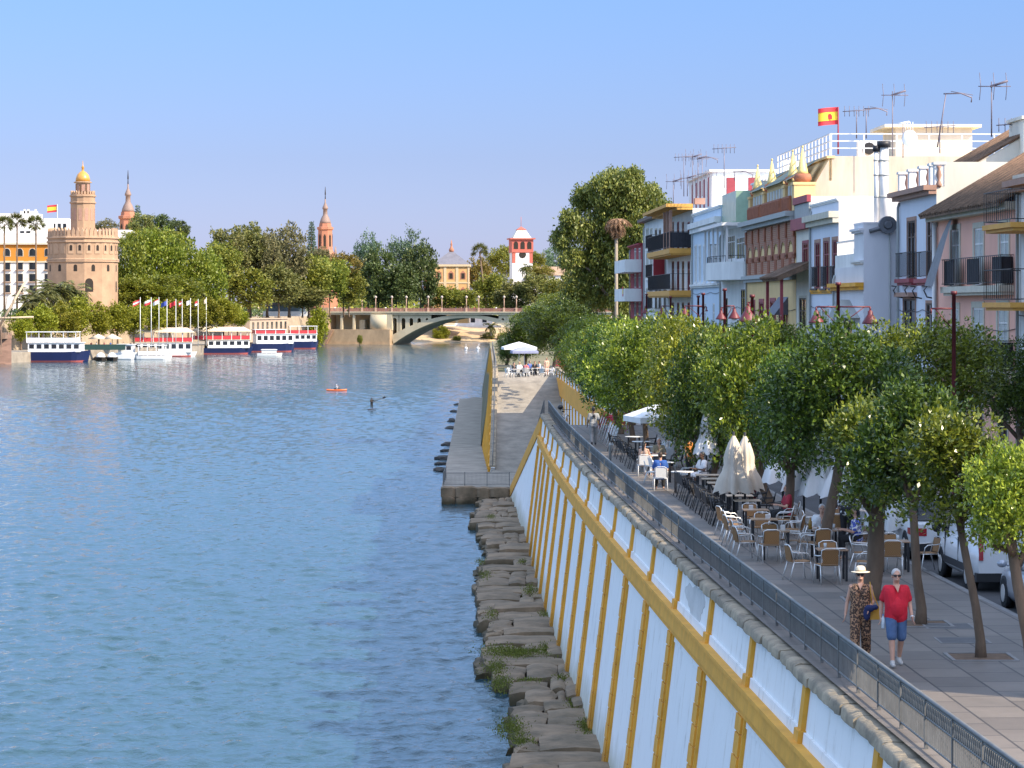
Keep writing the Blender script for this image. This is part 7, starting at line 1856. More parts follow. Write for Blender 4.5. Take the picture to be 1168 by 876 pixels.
for i, (ti, dx, dy, kd) in enumerate([(0, -.15, .1, 'glass'), (0, .2, -.12, 'plate'), (1, .1, .1, 'glass'), (2, -.1, -.2, 'plate'), (3, -.2, .15, 'plate'), (3, .22, .1, 'glass'), (4, .1, .05, 'caddy'), (5, -.12, .1, 'caddy'), (6, .15, -.1, 'glass'), (2, .2, .18, 'caddy')]):
    x, y, dn, _ = TD[ti]; lb = {'glass': 'clear drinking glass standing on ', 'plate': 'small white plate lying on ', 'caddy': 'small steel napkin holder on '}[kd] + dn
    o = thing({'glass': 'drinking_glass', 'plate': 'plate', 'caddy': 'napkin_holder'}[kd], lb, {'glass': 'glass', 'plate': 'plate', 'caddy': 'napkin holder'}[kd], (x + dx, y + dy, ST + .7455))
    b = MB()
    if kd == 'glass': b.lathe([(.03, 0), (.038, .13), (.034, .13), (.028, .01)], 10); b.build('tumbler', mat('pale_glass', (.55, .58, .58), .1, var=.1), o)
    elif kd == 'plate': b.lathe([(.06, 0), (.12, .02), (.115, .024), (.05, .006)], 14); b.build('dish', M_wpl, o)
    else:
        b.bb(-.06, .06, -.04, .04, 0, .012); b.bb(-.06, .06, -.04, -.034, .012, .1); b.bb(-.06, .06, .034, .04, .012, .1); b.build('holder', M_alu, o); b = MB(); b.bb(-.055, .055, -.03, .03, .013, .12); b.build('napkins', M_wpl, o)
# menu boards, bottles on tables
for i, (x, y, lb) in enumerate([(7.72, 74.9, 'small amber bottle on the table of the man in white')]):
    o = tag(link('bottle', None) if False else thing('bottle', lb, 'bottle', (x, y, ST + .747)), lb, 'bottle'); b = MB(); b.lathe([(.05, 0), (.05, .2), (.02, .26), (.02, .3)], 8); b.build('glass', mat('amber', (.35, .2, .04), .2), o)
# white waste bin lid / sheet on the ground beside the table
# ---------------------------------------------------------------- tree pits on the promenade
for (px, Y, lb) in [(1119, 53.8, 'square earth tree pit round the thin leaning trunk'), (1050, 59.4, 'square earth tree pit round the straight thin trunk'), (993, 64.3, 'square earth tree pit round the thick pale trunk')]:
    o = thing('tree_pit', lb, 'tree pit', (PX(px, Y), Y, ST), 0, 'tree pits'); b = MB(); b.bb(-.55, .55, -.55, .55, .002, .006); b.build('soil', mat('pit_soil', (.16, .10, .06), .95, var=.4, scale=5), o)
    b = MB()
    for (x0, x1, y0, y1) in [(-.62, .62, -.62, -.55), (-.62, .62, .55, .62), (-.62, -.55, -.55, .55), (.55, .62, -.55, .55)]: b.bb(x0, x1, y0, y1, .001, .022)
    b.build('rim', M_kerb, o)
for i, (x, y, lb) in enumerate([(8.9, 59.0, 'square iron manhole cover right of the man in red'), (3.0 + 4.6, 56.5, 'square iron manhole cover beyond the thin leaning trunk')]):
    o = thing('manhole_cover', lb, 'manhole cover', (x + (1.2 if i else 0), y, ST), 0); b = MB(); b.bb(-.45, .45, -.45, .45, .002, .008); b.build('lid', mat('iron_cover', (.09, .085, .085), .6, var=.3, scale=5), o); b = MB(); 
    for (x0, x1, y0, y1) in [(-.5, .5, -.5, -.455), (-.5, .5, .455, .5), (-.5, -.455, -.455, .455), (.455, .5, -.455, .455)]: b.bb(x0, x1, y0, y1, .001, .010)
    b.build('rim', M_kerb, o)
o = thing('bollard', 'thin metal post on the promenade by the railing', 'post', (PX(696, 117), 117, ST)); b = MB(); b.lathe([(.05, 0), (.05, .85), (.065, .87), (.065, .93), (.01, .97)], 10); b.build('post', M_greyp, o)

# ---------------------------------------------------------------- red lamp posts
def lantern(b, c, s=1.0):
    s = s * .6
    b.lathe([(.05 * s, 0), (.12 * s, -.06 * s), (.14 * s, -.22 * s), (.17 * s, -.26 * s), (.40 * s, -.62 * s), (.42 * s, -.70 * s), (.36 * s, -.70 * s)], 10, c)
def lamppost(label, px, Y, pyt, arms, ground=ST):
    o = thing('lamp_post', label, 'lamp post', (PX(px, Y), Y, ground), 0, 'red lamp posts along the street'); h = PZ(pyt, Y) - ground
    b = MB(); b.lathe([(.15, 0), (.15, .5), (.09, .6), (.08, 1.2), (.062, 1.3), (.055, h - .1), (.09, h - .1), (.09, h)], 10); b.build('post', M_red, o)
    za = h - (arms[0][1] - pyt) / F * Y if arms else h
    for (pxa, pya, s) in arms:
        x = (pxa - px) / F * Y; z = h - (pya - pyt) / F * Y
        b = MB(); b.tube([(0, 0, z), (x, 0, z)], .028, 6); b.tube([(x, 0, z), (x, 0, z - .12)], .03, 6); b.tube([(x * .15, 0, z - .5), (x * .5, 0, z - .25), (x * .8, 0, z - .02)], .015, 5); a_ = b.build('arm', M_red, o)
        b = MB(); lantern(b, (x, 0, z - .1), s); l_ = b.build('lantern', M_red, a_)
        b = MB(); b.sph((x, 0, z - .1 - .40 * s), (.13 * s, .13 * s, .09 * s), 8, 5); b.build('bulb_glass', M_wpl, a_)
    return o
lamppost('red lamp post with a single arm in front of the pink house', 1088, 80, 332, [(1062, 352, .1)])
lamppost('red double armed lamp post in front of the grey white house', 956, 92, 322, [(931, 350, 1.0), (992.5, 350, 1.05)])
lamppost('red lamp post carrying the big lantern below the yellow house', 858, 98, 336, [(853, 345, 1.35)])
lamppost('red double armed lamp post in front of the bowed balcony house', 826.5, 118, 329, [(837.5, 349, 1.0), (822.5, 351, .9)])
lamppost('red lamp post, right of the close pair before the light blue house', 802, 135, 334, [(781, 349, .8)])
lamppost('red lamp post, left of the close pair before the light blue house', 796.5, 150, 337, [(806, 350, .3)])
lamppost('red lamp post with a lantern before the orange balconied house', 765, 165, 338, [(754.5, 349, .9)])
lamppost('farthest red lamp post before the dark red house', 737.5, 185, 335, [(736, 349, .9)])
# red kiosk roof among the far trees
o = thing('red_kiosk', 'dark red kiosk seen between the tree tops below the eucalyptus', 'kiosk', (PX(668, 292), 292, ST)); b = MB(); b.bb(-3, 3, 0, 3, 0, 4.6); b.build('wall', M_maroon, o); b = MB(); b.bb(-3.4, 3.4, -.4, 3.4, 4.6, 4.9); b.bb(-3.4, 3.4, -.45, -.4, 4.9, 5.2); b.build('roof', M_red, o)

# ---------------------------------------------------------------- vehicles
M_carw = mat('car_white', (.78, .78, .77), .25, var=.03, scale=1, coat=.5)
M_carg = mat('car_silver', (.42, .45, .50), .28, var=.04, scale=1, metal=.4, coat=.5)
M_vanw = mat('van_white', (.74, .74, .74), .3, var=.04, scale=1, coat=.4)
M_tyre = mat('tyre', (.015, .015, .016), .85, var=.3); M_cgl = glassmat('car_glass', (.015, .02, .025), .05); M_tail = mat('tail_light', (.42, .015, .02), .2, var=.1, coat=.5); M_blkp = mat('black_trim', (.02, .02, .022), .6, var=.2)
def vehicle(label, cat, name, X, Y, L, W, prof, paint, wheels, wr=.33, van=False, roofz=None):
    """travels towards +Y. prof: (x along length from rear 0..1, bottom, belt, roof) in metres; local x = forward"""
    o = thing(name, label, cat, (X, Y, ST - .12), math.atan2(1, -.045), 'cars parked along the kerb')
    n = len(prof); rows = []; hw = W / 2
    for i, (u, zb, zt, zr) in enumerate(prof):
        x = -L / 2 + u * L; e = 1 - .10 * (abs(u - .5) * 2) ** 6
        rows.append([(x, hw * .86 * e, zb), (x, hw * .98 * e, zb + .12), (x, hw * e, (zb + zt) * .5), (x, hw * .97 * e, zt - .06), (x, hw * .90 * e, zt), (x, -hw * .90 * e, zt), (x, -hw * .97 * e, zt - .06), (x, -hw * e, (zb + zt) * .5), (x, -hw * .98 * e, zb + .12), (x, -hw * .86 * e, zb)])
    b = MB(); b.grid(rows, 0, True, closed=True); b.add(rows[0], [tuple(range(10))]); b.add(rows[-1], [tuple(range(10))])
    body = b.build('body', paint, o)
    cab = [(u, zt, zr) for (u, zb, zt, zr) in prof if zr > zt]
    g = MB(); rows = []
    for u, zt, zr in cab:
        x = -L / 2 + u * L; t = (zr - zt); yi = hw * .90 - .22 * t - .02
        rows.append([(x, hw * .895, zt - .02), (x, yi, zr - .04), (x, yi - .1, zr), (x, -yi + .1, zr), (x, -yi, zr - .04), (x, -hw * .895, zt - .02)])
    g.grid(rows, 0, True); g.add(rows[0], [tuple(range(6))]); g.add(rows[-1], [tuple(range(6))])
    g.build('glasshouse' if not van else 'cab_glass', M_cgl if not van else paint, o)
    # roof and pillars in paint
    if not van:
        b = MB(); ru = [c for c in cab if c[2] > max(q[2] for q in cab) - .14]
        b.grid([[(-L / 2 + u * L, hw * .90 - .22 * (zr - zt) - .02, zr - .025), (-L / 2 + u * L, 0, zr + .03), (-L / 2 + u * L, -(hw * .90 - .22 * (zr - zt) - .02), zr - .025)] for u, zt, zr in ru], 0, True); b.build('roof', paint, o, fix=False)
        b = MB()
        for k in [0, len(cab) // 2, len(cab) - 1]:
            pass
        rr = [c for c in cab]
        for (c0, c1) in ((rr[0], ru[0]), (ru[len(ru) // 2], ru[len(ru) // 2]), (rr[-1], ru[-1])):
            for sg in (-1, 1):
                xa, xb = -L / 2 + c0[0] * L, -L / 2 + c1[0] * L
                b.tube([(xa, sg * hw * .895, c0[1]), (xb, sg * (hw * .90 - .22 * (c1[2] - c1[1]) - .01), c1[2] - .03)], [.075, .05], 5)
        b.build('pillars', paint, o, fix=False)
    else:
        b = MB()
        for sg in (-1, 1): b.hexa([(L * .22, sg * hw * .915, 1.12), (L * .385, sg * hw * .905, 1.12), (L * .385, sg * hw * .87, 1.12), (L * .22, sg * hw * .87, 1.12), (L * .23, sg * hw * .835, 1.66), (L * .31, sg * hw * .84, 1.66), (L * .31, sg * hw * .80, 1.66), (L * .23, sg * hw * .79, 1.66)])
        b.build('side_window', M_cgl, o)
        for sg in (-1, 1): b = MB(); b.bb(-L * .36, L * .24, sg * hw - .02, sg * hw + .02, .42, .58); b.build('side_moulding', M_blkp, o)
        b = MB(); 
        for xx in (-L * .12, L * .2, L * .39): b.bb(xx - .008, xx + .008, hw * .93, hw + .006, .5, 1.15)
        b.build('door_seam', M_blkp, o)
    for u in wheels:
        for sg in (-1, 1):
            x = -L / 2 + u * L
            b = MB(); b.tube([(x, sg * (hw - .22), wr), (x, sg * (hw + .012), wr)], wr, 20); w = b.build('wheel', M_tyre, o)
            b = MB(); b.tube([(x, sg * (hw + .013), wr), (x, sg * (hw + .026), wr)], wr * .62, 14); r_ = b.build('rim', M_alu, w)
            b = MB(); b.tube([(x, sg * (hw - .12), wr + .02), (x, sg * (hw + .004), wr + .02)], wr * 1.14, 20); b.build('wheel_arch', M_blkp, o)
    for sg in (-1, 1):
        zt = prof[0][2]
        b = MB()
        if van: b.bb(-L / 2 - .03, -L / 2 + .07, sg * (hw - .16) - .05, sg * (hw - .16) + .05, .75, 1.35)
        else: b.hexa([(-L / 2 - .015, sg * (hw * .9) - .0, zt - .30), (-L / 2 + .35, sg * (hw + .006), zt - .26), (-L / 2 + .35, sg * hw * .8, zt - .26), (-L / 2 - .02, sg * hw * .52, zt - .30), (-L / 2 - .015, sg * (hw * .9), zt - .1), (-L / 2 + .35, sg * (hw + .006), zt - .1), (-L / 2 + .35, sg * hw * .8, zt - .1), (-L / 2 - .02, sg * hw * .52, zt - .1)])
        b.build('tail_light', M_tail, o)
        u = .72 if not van else .80
        b = MB(); zz = 1.0 if not van else 1.25; b.sph((-L / 2 + (u) * L, sg * (hw + .11), zz), (.09, .12, .085 if not van else .16), 8, 6); b.tube([(-L / 2 + u * L, sg * (hw - .1), zz - .03), (-L / 2 + u * L, sg * (hw + .08), zz - .02)], .03, 5); b.build('mirror', paint if not van else M_blkp, o)
    b = MB(); b.bb(-L / 2 - .03, -L / 2 + .2, -hw * .95, hw * .95, .25, .45); b.build('bumper', M_blkp, o)
    b = MB(); b.bb(-L / 2 - .04, -L / 2 - .031, -.26, .26, .62 if not van else .5, .73 if not van else .61); b.build('number_plate', M_wpl, o)
    return o
SUV = [(0, .32, .95, .95), (.02, .28, 1.02, 1.05), (.05, .25, 1.04, 1.32), (.12, .22, 1.05, 1.55), (.25, .2, 1.05, 1.62), (.45, .2, 1.04, 1.63), (.58, .2, 1.02, 1.55), (.70, .2, 1.0, 1.12), (.74, .2, .99, .99), (.88, .22, .93, .93), (.97, .28, .78, .78), (1, .35, .62, .62)]
HAT = [(0, .32, .85, .85), (.02, .25, .93, .96), (.06, .22, .95, 1.2), (.14, .2, .96, 1.40), (.3, .18, .95, 1.47), (.48, .18, .93, 1.45), (.6, .18, .92, 1.3), (.70, .18, .91, 1.0), (.73, .18, .90, .90), (.86, .2, .84, .84), (.96, .25, .70, .70), (1, .33, .55, .55)]
VAN = [(0, .35, 1.1, 1.85), (.01, .3, 1.12, 1.93), (.05, .28, 1.13, 1.97), (.3, .28, 1.13, 1.98), (.6, .28, 1.13, 1.98), (.74, .28, 1.12, 1.93), (.82, .28, 1.10, 1.6), (.90, .28, 1.08, 1.15), (.92, .28, 1.05, 1.05), (.98, .32, .88, .88), (1, .4, .7, .7)]
def kx(Y, W): return Xk(Y) + .22 + W / 2
vehicle('white van with black trim parked behind the leaning tree trunk', 'van', 'parked_van', kx(69.5, 1.95), 69.6, 5.0, 1.95, VAN, M_vanw, (.17, .80), .34, True)
vehicle('white hatchback with red tail lights parked ahead of the van', 'car', 'parked_car', kx(77.5, 1.8), 77.6, 4.3, 1.82, SUV, M_carw, (.18, .80), .34)
vehicle('silver grey car cut by the right edge of the photo', 'car', 'parked_car', kx(62.2, 1.8), 62.6, 4.1, 1.78, HAT, M_carg, (.19, .81), .32)
vehicle('white car mostly hidden by parasols ahead of the white hatchback', 'car', 'parked_car', kx(83.5, 1.8), 83.6, 4.2, 1.78, HAT, M_carw, (.19, .81), .32)

# ---------------------------------------------------------------- bicycle
Yb = 154.0; o = thing('bicycle', 'black and white bicycle with a helmet leaning at the far end of the promenade railing', 'bicycle', (PX(644, Yb), Yb, ST), R(70))
for x in (-.52, .52):
    b = MB(); b.tube([(x + .33 * math.cos(a), 0, .34 + .33 * math.sin(a)) for a in [2 * PI * k / 20 for k in range(21)]], .022, 6, caps=False); w = b.build('wheel', M_tyre, o)
    b = MB()
    for k in range(9): a = PI * k / 9; b.tube([(x - .31 * math.cos(a), 0, .34 - .31 * math.sin(a)), (x + .31 * math.cos(a), 0, .34 + .31 * math.sin(a))], .004, 3)
    b.build('spokes', M_alu, w)
b = MB(); 
for p, q in [((-.52, 0, .34), (-.1, 0, .3)), ((-.1, 0, .3), (.4, 0, .75)), ((-.1, 0, .3), (-.22, 0, .85)), ((-.52, 0, .34), (-.2, 0, .72)), ((-.2, 0, .74), (.38, 0, .78)), ((.52, 0, .34), (.36, 0, .95))]: b.tube([p, q], .02, 6)
b.build('frame', M_wpl, o)
b = MB(); b.tube([(.30, -.28, 1.0), (.36, 0, .97), (.30, .28, 1.0)], .018, 6); b.build('handlebar', M_blk, o)
b = MB(); b.sph((-.24, 0, .9), (.14, .07, .04), 8, 5); b.build('saddle', M_blk, o)
b = MB(); b.tube([(-.1, -.08, .3), (-.1, .08, .3)], .09, 10); b.build('chainring', M_blk, o)
o = thing('helmet', 'round black helmet hung on the bicycle handlebar', 'helmet', (PX(639, Yb), Yb - .2, ST + 1.02)); b = MB(); b.sph((0, 0, .1), (.15, .17, .13), 10, 7); b.build('shell', M_blk, o); b = MB(); b.tube([(0, -.13, .06), (0, -.05, -.1), (0, .08, .06)], .012, 4); b.build('strap', M_blk, o)
# ================================================================ people
_jobs = []
def cap(b, p0, r0, p1, r1, n=12):
    p0, p1 = Vector(p0), Vector(p1)
    b.tube([p0, p1], [r0, r1], n)
    b.sph(p0, r0, 10, 7); b.sph(p1, r1, 10, 7)
def job(name, b, mats, parent, vox, smooth=2):
    """solid shapes fused into one continuous skin by a voxel remesh"""
    me = b.mesh(name, mats); o = link(name, me, parent)
    md = o.modifiers.new('fuse', 'REMESH'); md.mode = 'VOXEL'; md.voxel_size = vox; md.use_smooth_shade = True
    if smooth:
        s2 = o.modifiers.new('soft', 'SMOOTH'); s2.factor = .5; s2.iterations = smooth
    _jobs.append(o); return o
def flush():
    bpy.context.view_layer.update(); dg = bpy.context.evaluated_depsgraph_get()
    done = []
    for o in _jobs:
        me = bpy.data.meshes.new_from_object(o.evaluated_get(dg)); done.append((o, me))
    for o, me in done:
        o.modifiers.clear(); o.data = me
        me.polygons.foreach_set('use_smooth', [True] * len(me.polygons)); me.update()
    _jobs.clear()
M_skin = mat('skin', (.56, .31, .21), .55, var=.08, scale=6); M_skind = mat('dark_skin', (.13, .07, .045), .55, var=.1, scale=6)
M_hairb = mat('brown_hair', (.05, .03, .02), .6, var=.3, scale=20); M_hairg = mat('grey_hair', (.55, .52, .48), .7, var=.2, scale=20); M_hairl = mat('fair_hair', (.42, .27, .12), .6, var=.25, scale=20)
def clothm(nm, c, **k): return mat('cloth_' + nm, c, .85, var=k.pop('var', .14), scale=k.pop('scale', 5), bump=.25, bscale=14, **k)
def leopard(nm, c0, c1, sc):
    m, nt, b = _nodes(nm); N = nt.nodes; L = nt.links; tc = N.new('ShaderNodeTexCoord'); v = N.new('ShaderNodeTexVoronoi'); v.inputs['Scale'].default_value = sc; v.inputs['Randomness'].default_value = 1
    n = N.new('ShaderNodeTexNoise'); n.inputs['Scale'].default_value = sc * 1.3; ad = N.new('ShaderNodeMath'); ad.operation = 'MULTIPLY_ADD'; ad.inputs[1].default_value = .5
    L.new(tc.outputs['Object'], v.inputs['Vector']); L.new(tc.outputs['Object'], n.inputs['Vector']); L.new(n.outputs['Fac'], ad.inputs[0]); L.new(v.outputs['Distance'], ad.inputs[2])
    r = N.new('ShaderNodeValToRGB'); r.color_ramp.interpolation = 'CONSTANT'; e = r.color_ramp.elements; e[0].color = c4(c0); e[1].position = .80; e[1].color = c4(c1); x = e.new(.50); x.color = c4(mul(c0, 3.2)); x2 = e.new(.58); x2.color = c4(c0)
    L.new(ad.outputs[0], r.inputs[0]); L.new(r.outputs[0], b.inputs['Base Color']); b.inputs['Roughness'].default_value = .85; return m
M_leo = leopard('leopard_print', (.045, .026, .018), (.40, .22, .12), 26)
M_bw = leopard('black_white_print', (.02, .02, .022), (.70, .69, .67), 14); M_blueprint = leopard('blue_white_print', (.05, .07, .28), (.70, .70, .74), 16)
V3 = Vector
def joints(kind='stand', stride=.0, lean=0):
    J = dict(head=V3((0, -.02, 1.625)), neck=V3((0, 0, 1.47)), chest=V3((0, .0, 1.28)), belly=V3((0, -.01, 1.08)), pelvis=V3((0, .01, .94)))
    for s, n in ((-1, 'l'), (1, 'r')):
        J['sh' + n] = V3((s * .172, .01, 1.395)); J['el' + n] = V3((s * .245, .03, 1.13)); J['wr' + n] = V3((s * .255, -.07, .89))
        J['hip' + n] = V3((s * .095, .01, .92)); J['kn' + n] = V3((s * .105, -.015, .50)); J['an' + n] = V3((s * .11, .02, .085)); J['toe' + n] = V3((s * .13, -.15, .035))
    if kind == 'walk':
        J['knl'] = V3((-.10, -.12, .52)); J['anl'] = V3((-.105, -.20, .10)); J['toel'] = V3((-.12, -.36, .05))
        J['knr'] = V3((.10, .02, .50)); J['anr'] = V3((.105, .24, .13)); J['toer'] = V3((.115, .10, .035))
        J['ell'] = V3((-.25, .09, 1.14)); J['wrl'] = V3((-.27, .06, .90)); J['elr'] = V3((.25, .01, 1.13)); J['wrr'] = V3((.26, -.14, .91))
    if kind == 'sit':
        dz = .45 - .92 + .09
        for k in ('head', 'neck', 'chest', 'belly', 'pelvis', 'shl', 'shr', 'ell', 'elr', 'wrl', 'wrr', 'hipl', 'hipr'): J[k] = J[k] + V3((0, 0, dz))
        for k in ('head', 'neck', 'chest'): J[k].y -= lean
        for s, n in ((-1, 'l'), (1, 'r')):
            J['kn' + n] = V3((s * .13, -.42, .53)); J['an' + n] = V3((s * .13, -.38, .09)); J['toe' + n] = V3((s * .14, -.55, .035))
            J['el' + n] = V3((s * .26, -.10 - lean, .72)); J['wr' + n] = V3((s * .17, -.34 - lean, .77))
    return J
def hand(b, wr, el, side, curl=.5, r=.0085):
    """palm, four unequal bent fingers and a thumb from the side of the palm"""
    d = (wr - el).normalized(); up = V3((0, -1, 0)); sd = d.cross(up)
    if sd.length < .1: sd = V3((1, 0, 0))
    sd.normalize(); fr = sd.cross(d).normalized() * -1
    if fr.y > 0: fr = -fr
    a = wr + d * .02; c = wr + d * .085
    wv = fr                                     # the back of the hand faces outwards; fingers spread fore and aft
    for k, (o, L) in enumerate([(-.030, .066), (-.010, .078), (.010, .074), (.030, .056)]):
        cap(b, a + wv * o * .8, .014, c + wv * o, .0125, 8)
        k0 = c + wv * o; inw = sd * (-side) * 1.0
        k1 = k0 + d * L * .5 + inw * L * .15 * curl; k2 = k1 + d * L * .34 + inw * L * .4 * curl; k3 = k2 + d * L * .2 + inw * L * .4 * curl
        cap(b, k0, r * 1.12, k1, r * 1.02, 7); cap(b, k1, r * 1.02, k2, r * .95, 7); cap(b, k2, r * .95, k3, r * .8, 7)
    t0 = a + wv * .022 + d * .01; t1 = t0 + wv * .032 + d * .028; t2 = t1 + d * .035 + wv * .010
    cap(b, t0, .0135, t1, .011, 7); cap(b, t1, .0105, t2, .009, 7)
def person(label, X, Y, rz, z=ST, kind='stand', H=1.72, skin=None, hair=None, hairlen='short', top=None, sleeve=.5, bottom=None, leg='long', shoes=None, J=None, vox=.02, girth=1.0, female=False, face=0, group=None, fine=False, dress=False, lean=0, bald=False):
    skin = skin or M_skin; o = thing('person', label, 'person', (X, Y, z), rz, group); o.scale = (H / 1.75,) * 3
    J = J or joints(kind, lean=lean); g = girth; hd = J['head']
    b = MB()
    b.sph(hd + V3((0, .012, .03)), (.076, .095, .098), 14, 10); b.sph(hd + V3((0, -.022, -.05)), (.056, .066, .068), 12, 8)     # skull, jaw
    cap(b, hd + V3((0, -.094, .012)), .010, hd + V3((0, -.108, -.020)), .016, 8)                                   # nose
    for s in (-1, 1): b.sph(hd + V3((s * .076, .012, -.005)), (.014, .024, .032), 8, 6); cap(b, hd + V3((s * .018, -.082, -.062)), .009, hd + V3((0, -.088, -.060)), .010, 6); cap(b, hd + V3((s * .014, -.086, .036)), .014, hd + V3((s * .045, -.074, .034)), .012, 6)
    cap(b, hd + V3((0, .012, -.05)), .056, J['neck'], .058); cap(b, J['neck'], .06, J['chest'], .09)
    w = .105 if not female else .085
    for s in (-1, 1):
        cap(b, J['chest'] + V3((s * w, 0, .05)), .10 * g, J['belly'] + V3((s * .06, 0, 0)), .105 * g); cap(b, J['belly'] + V3((s * .06, 0, 0)), .105 * g, J['pelvis'] + V3((s * .075, .01, 0)), .108)
    cap(b, J['shl'], .058, J['shr'], .058)
    for n, s in (('l', -1), ('r', 1)):
        cap(b, J['sh' + n], .058 if not female else .048, J['el' + n], .042 if not female else .036); cap(b, J['el' + n], .041 if not female else .035, J['wr' + n], .027)
        hand(b, J['wr' + n], J['el' + n], s, .5)
        cap(b, J['hip' + n], .088, J['kn' + n], .056); cap(b, J['kn' + n], .055, J['kn' + n].lerp(J['an' + n], .35) + V3((0, .015, 0)), .057); cap(b, J['kn' + n].lerp(J['an' + n], .35) + V3((0, .015, 0)), .055, J['an' + n], .036)
        cap(b, J['an' + n] + V3((0, .02, -.03)), .034, J['toe' + n], .026)
    job('body', b, skin, o, vox, 1 if fine else 2)
    e = .013 if fine else .016
    if top:
        b = MB()
        for s in (-1, 1):
            cap(b, J['chest'] + V3((s * w, 0, .05)), .10 * g + e, J['belly'] + V3((s * .06, -.01 * (g > 1.1), 0)), .105 * g + e); cap(b, J['belly'] + V3((s * .06, 0, 0)), .105 * g + e, J['pelvis'] + V3((s * .075, .005, -.05)), .112 * min(1.1, g) + e * 1.2)
            if female: b.sph(J['chest'] + V3((s * .075, -.085, .0)), .068, 10, 7)
        if g > 1.1: b.sph(J['belly'] + V3((0, -.035, -.01)), (.165, .15, .22), 14, 10)
        cap(b, J['shl'].lerp(J['shr'], .16 if sleeve == 0 else .02), .058 + e, J['shr'].lerp(J['shl'], .16 if sleeve == 0 else .02), .058 + e)
        for n in 'lr':
            if sleeve > 0:
                q = J['sh' + n].lerp(J['el' + n], min(1, sleeve * 1.25)); cap(b, J['sh' + n], .060 + e, q, .054 + e * 1.3)
                if sleeve > .9: cap(b, J['el' + n], .045 + e, J['wr' + n], .032 + e)
        job('shirt', b, top, o, vox * .9, 2)
    if bottom:
        b = MB()
        for n in 'lr':
            cap(b, J['hip' + n] + V3((0, .005, .02)), .096 + e, J['kn' + n], .066 + e * (2.4 if dress else 1.2)) if leg != 'short' else cap(b, J['hip' + n] + V3((0, .005, .02)), .098 + e, J['hip' + n].lerp(J['kn' + n], .92), .082 + e)
            if leg == 'long': cap(b, J['kn' + n], .064 + e * (2.6 if dress else 1.1), J['kn' + n].lerp(J['an' + n], .85), .054 + e * (2.8 if dress else 1))
        cap(b, J['pelvis'] + V3((-.07, .01, .05)), .108 + e * .9, J['pelvis'] + V3((.07, .01, .05)), .108 + e * .9)
        job('trousers' if leg == 'long' else 'shorts', b, bottom, o, vox * .9, 2)
    if shoes:
        for n in 'lr':
            b = MB(); cap(b, J['an' + n] + V3((0, .025, -.035)), .046, J['toe' + n] + V3((0, -.01, .004)), .036); cap(b, J['an' + n], .045, J['an' + n] + V3((0, .02, -.03)), .048); job('shoe', b, shoes, o, max(.010, vox * .7), 1)
    if hair and not bald:
        b = MB(); b.sph(hd + V3((0, .026, .048)), (.086, .096, .092), 14, 9)
        b.sph(hd + V3((0, .055, .0)), (.078, .066, .075), 12, 8)
        if hairlen == 'long': cap(b, hd + V3((0, .07, -.02)), .07, hd + V3((0, .085, -.20)), .055)
        if hairlen == 'bun': b.sph(hd + V3((0, .11, .06)), .05, 8, 6)
        job('hair', b, hair, o, min(.014, vox), 1)
    b = MB()
    for s in (-1, 1): b.sph(hd + V3((s * .030, -.083, .018)), (.013, .010, .009), 8, 5)
    b.build('eyes', M_blk, o)
    return o, J

# ---- the couple walking towards the camera
T_red = clothm('red', (.64, .015, .035)); T_den = mat('denim', (.10, .17, .30), .85, var=.55, scale=4, bump=.2, bscale=25, c2=(.045, .085, .18)); M_sneak = mat('grey_trainers', (.52, .50, .46), .8, var=.15, scale=10)
Xm, Ym = 6.97, 52.5
rzm = R(4)
man, J = person('man in a red v-neck t-shirt and denim shorts walking towards the camera', Xm, Ym, rzm, kind='walk', H=1.76, hair=M_hairg, top=T_red, sleeve=.55, bottom=T_den, leg='short', shoes=M_sneak, vox=.0085, girth=1.28, fine=True)
hd = J['head']
b = MB()
for s in (-1, 1): b.sph(hd + V3((s * .035, -.088, .016)), (.032, .014, .022), 10, 6); b.tube([hd + V3((s * .06, -.08, .022)), hd + V3((s * .084, -.01, .022)), hd + V3((s * .082, .03, .01))], .006, 5)
b.tube([hd + V3((-.02, -.1, .022)), hd + V3((.02, -.1, .022))], .006, 5); b.build('sunglasses', M_blk, man)
b = MB(); b.ext([J['neck'] + V3((-.055, -.083, .005)), J['neck'] + V3((.055, -.083, .005)), J['neck'] + V3((0, -.158, -.13))], (0, -.012, .004)); b.build('neckline', M_skin, man)
b = MB(); q = J['wrr']; dd = (J['wrr'] - J['elr']).normalized(); b.tube([q - dd * .005, q + dd * .018], .034, 12); b.sph(q + V3((.034, -.005, -.005)), (.008, .018, .018), 8, 5); b.build('wristwatch', M_wpl, man)
o = thing('water_bottle', 'clear plastic water bottle in the right hand of the man in red', 'bottle', (0, 0, 0)); wl = J['wrl'] * (1.76 / 1.75)
p = Matrix.Rotation(rzm, 3, 'Z') @ (wl + V3((.035, -.055, -.09))); o.location = (Xm + p.x, Ym + p.y, ST + p.z)
b = MB(); b.lathe([(.030, -.13), (.034, -.12), (.034, .05), (.014, .09), (.014, .105)], 12); b.build('bottle_body', mat('clear_plastic', (.55, .60, .62), .12, var=.1), o); b = MB(); b.lathe([(.017, .105), (.017, .125)], 10); b.build('cap', mat('bottle_cap', (.1, .2, .5), .4), o)
Xw, Yw = 6.42, 53.3; rzw = R(-8)
Jw = joints('walk')
for a_, c_ in (('kn', .6), ('an', .7)):
    pass
Jw['elr'] = V3((.25, .02, 1.14)); Jw['wrr'] = V3((.17, -.16, 1.02)); Jw['ell'] = V3((-.25, .04, 1.12)); Jw['wrl'] = V3((-.285, -.01, .88))
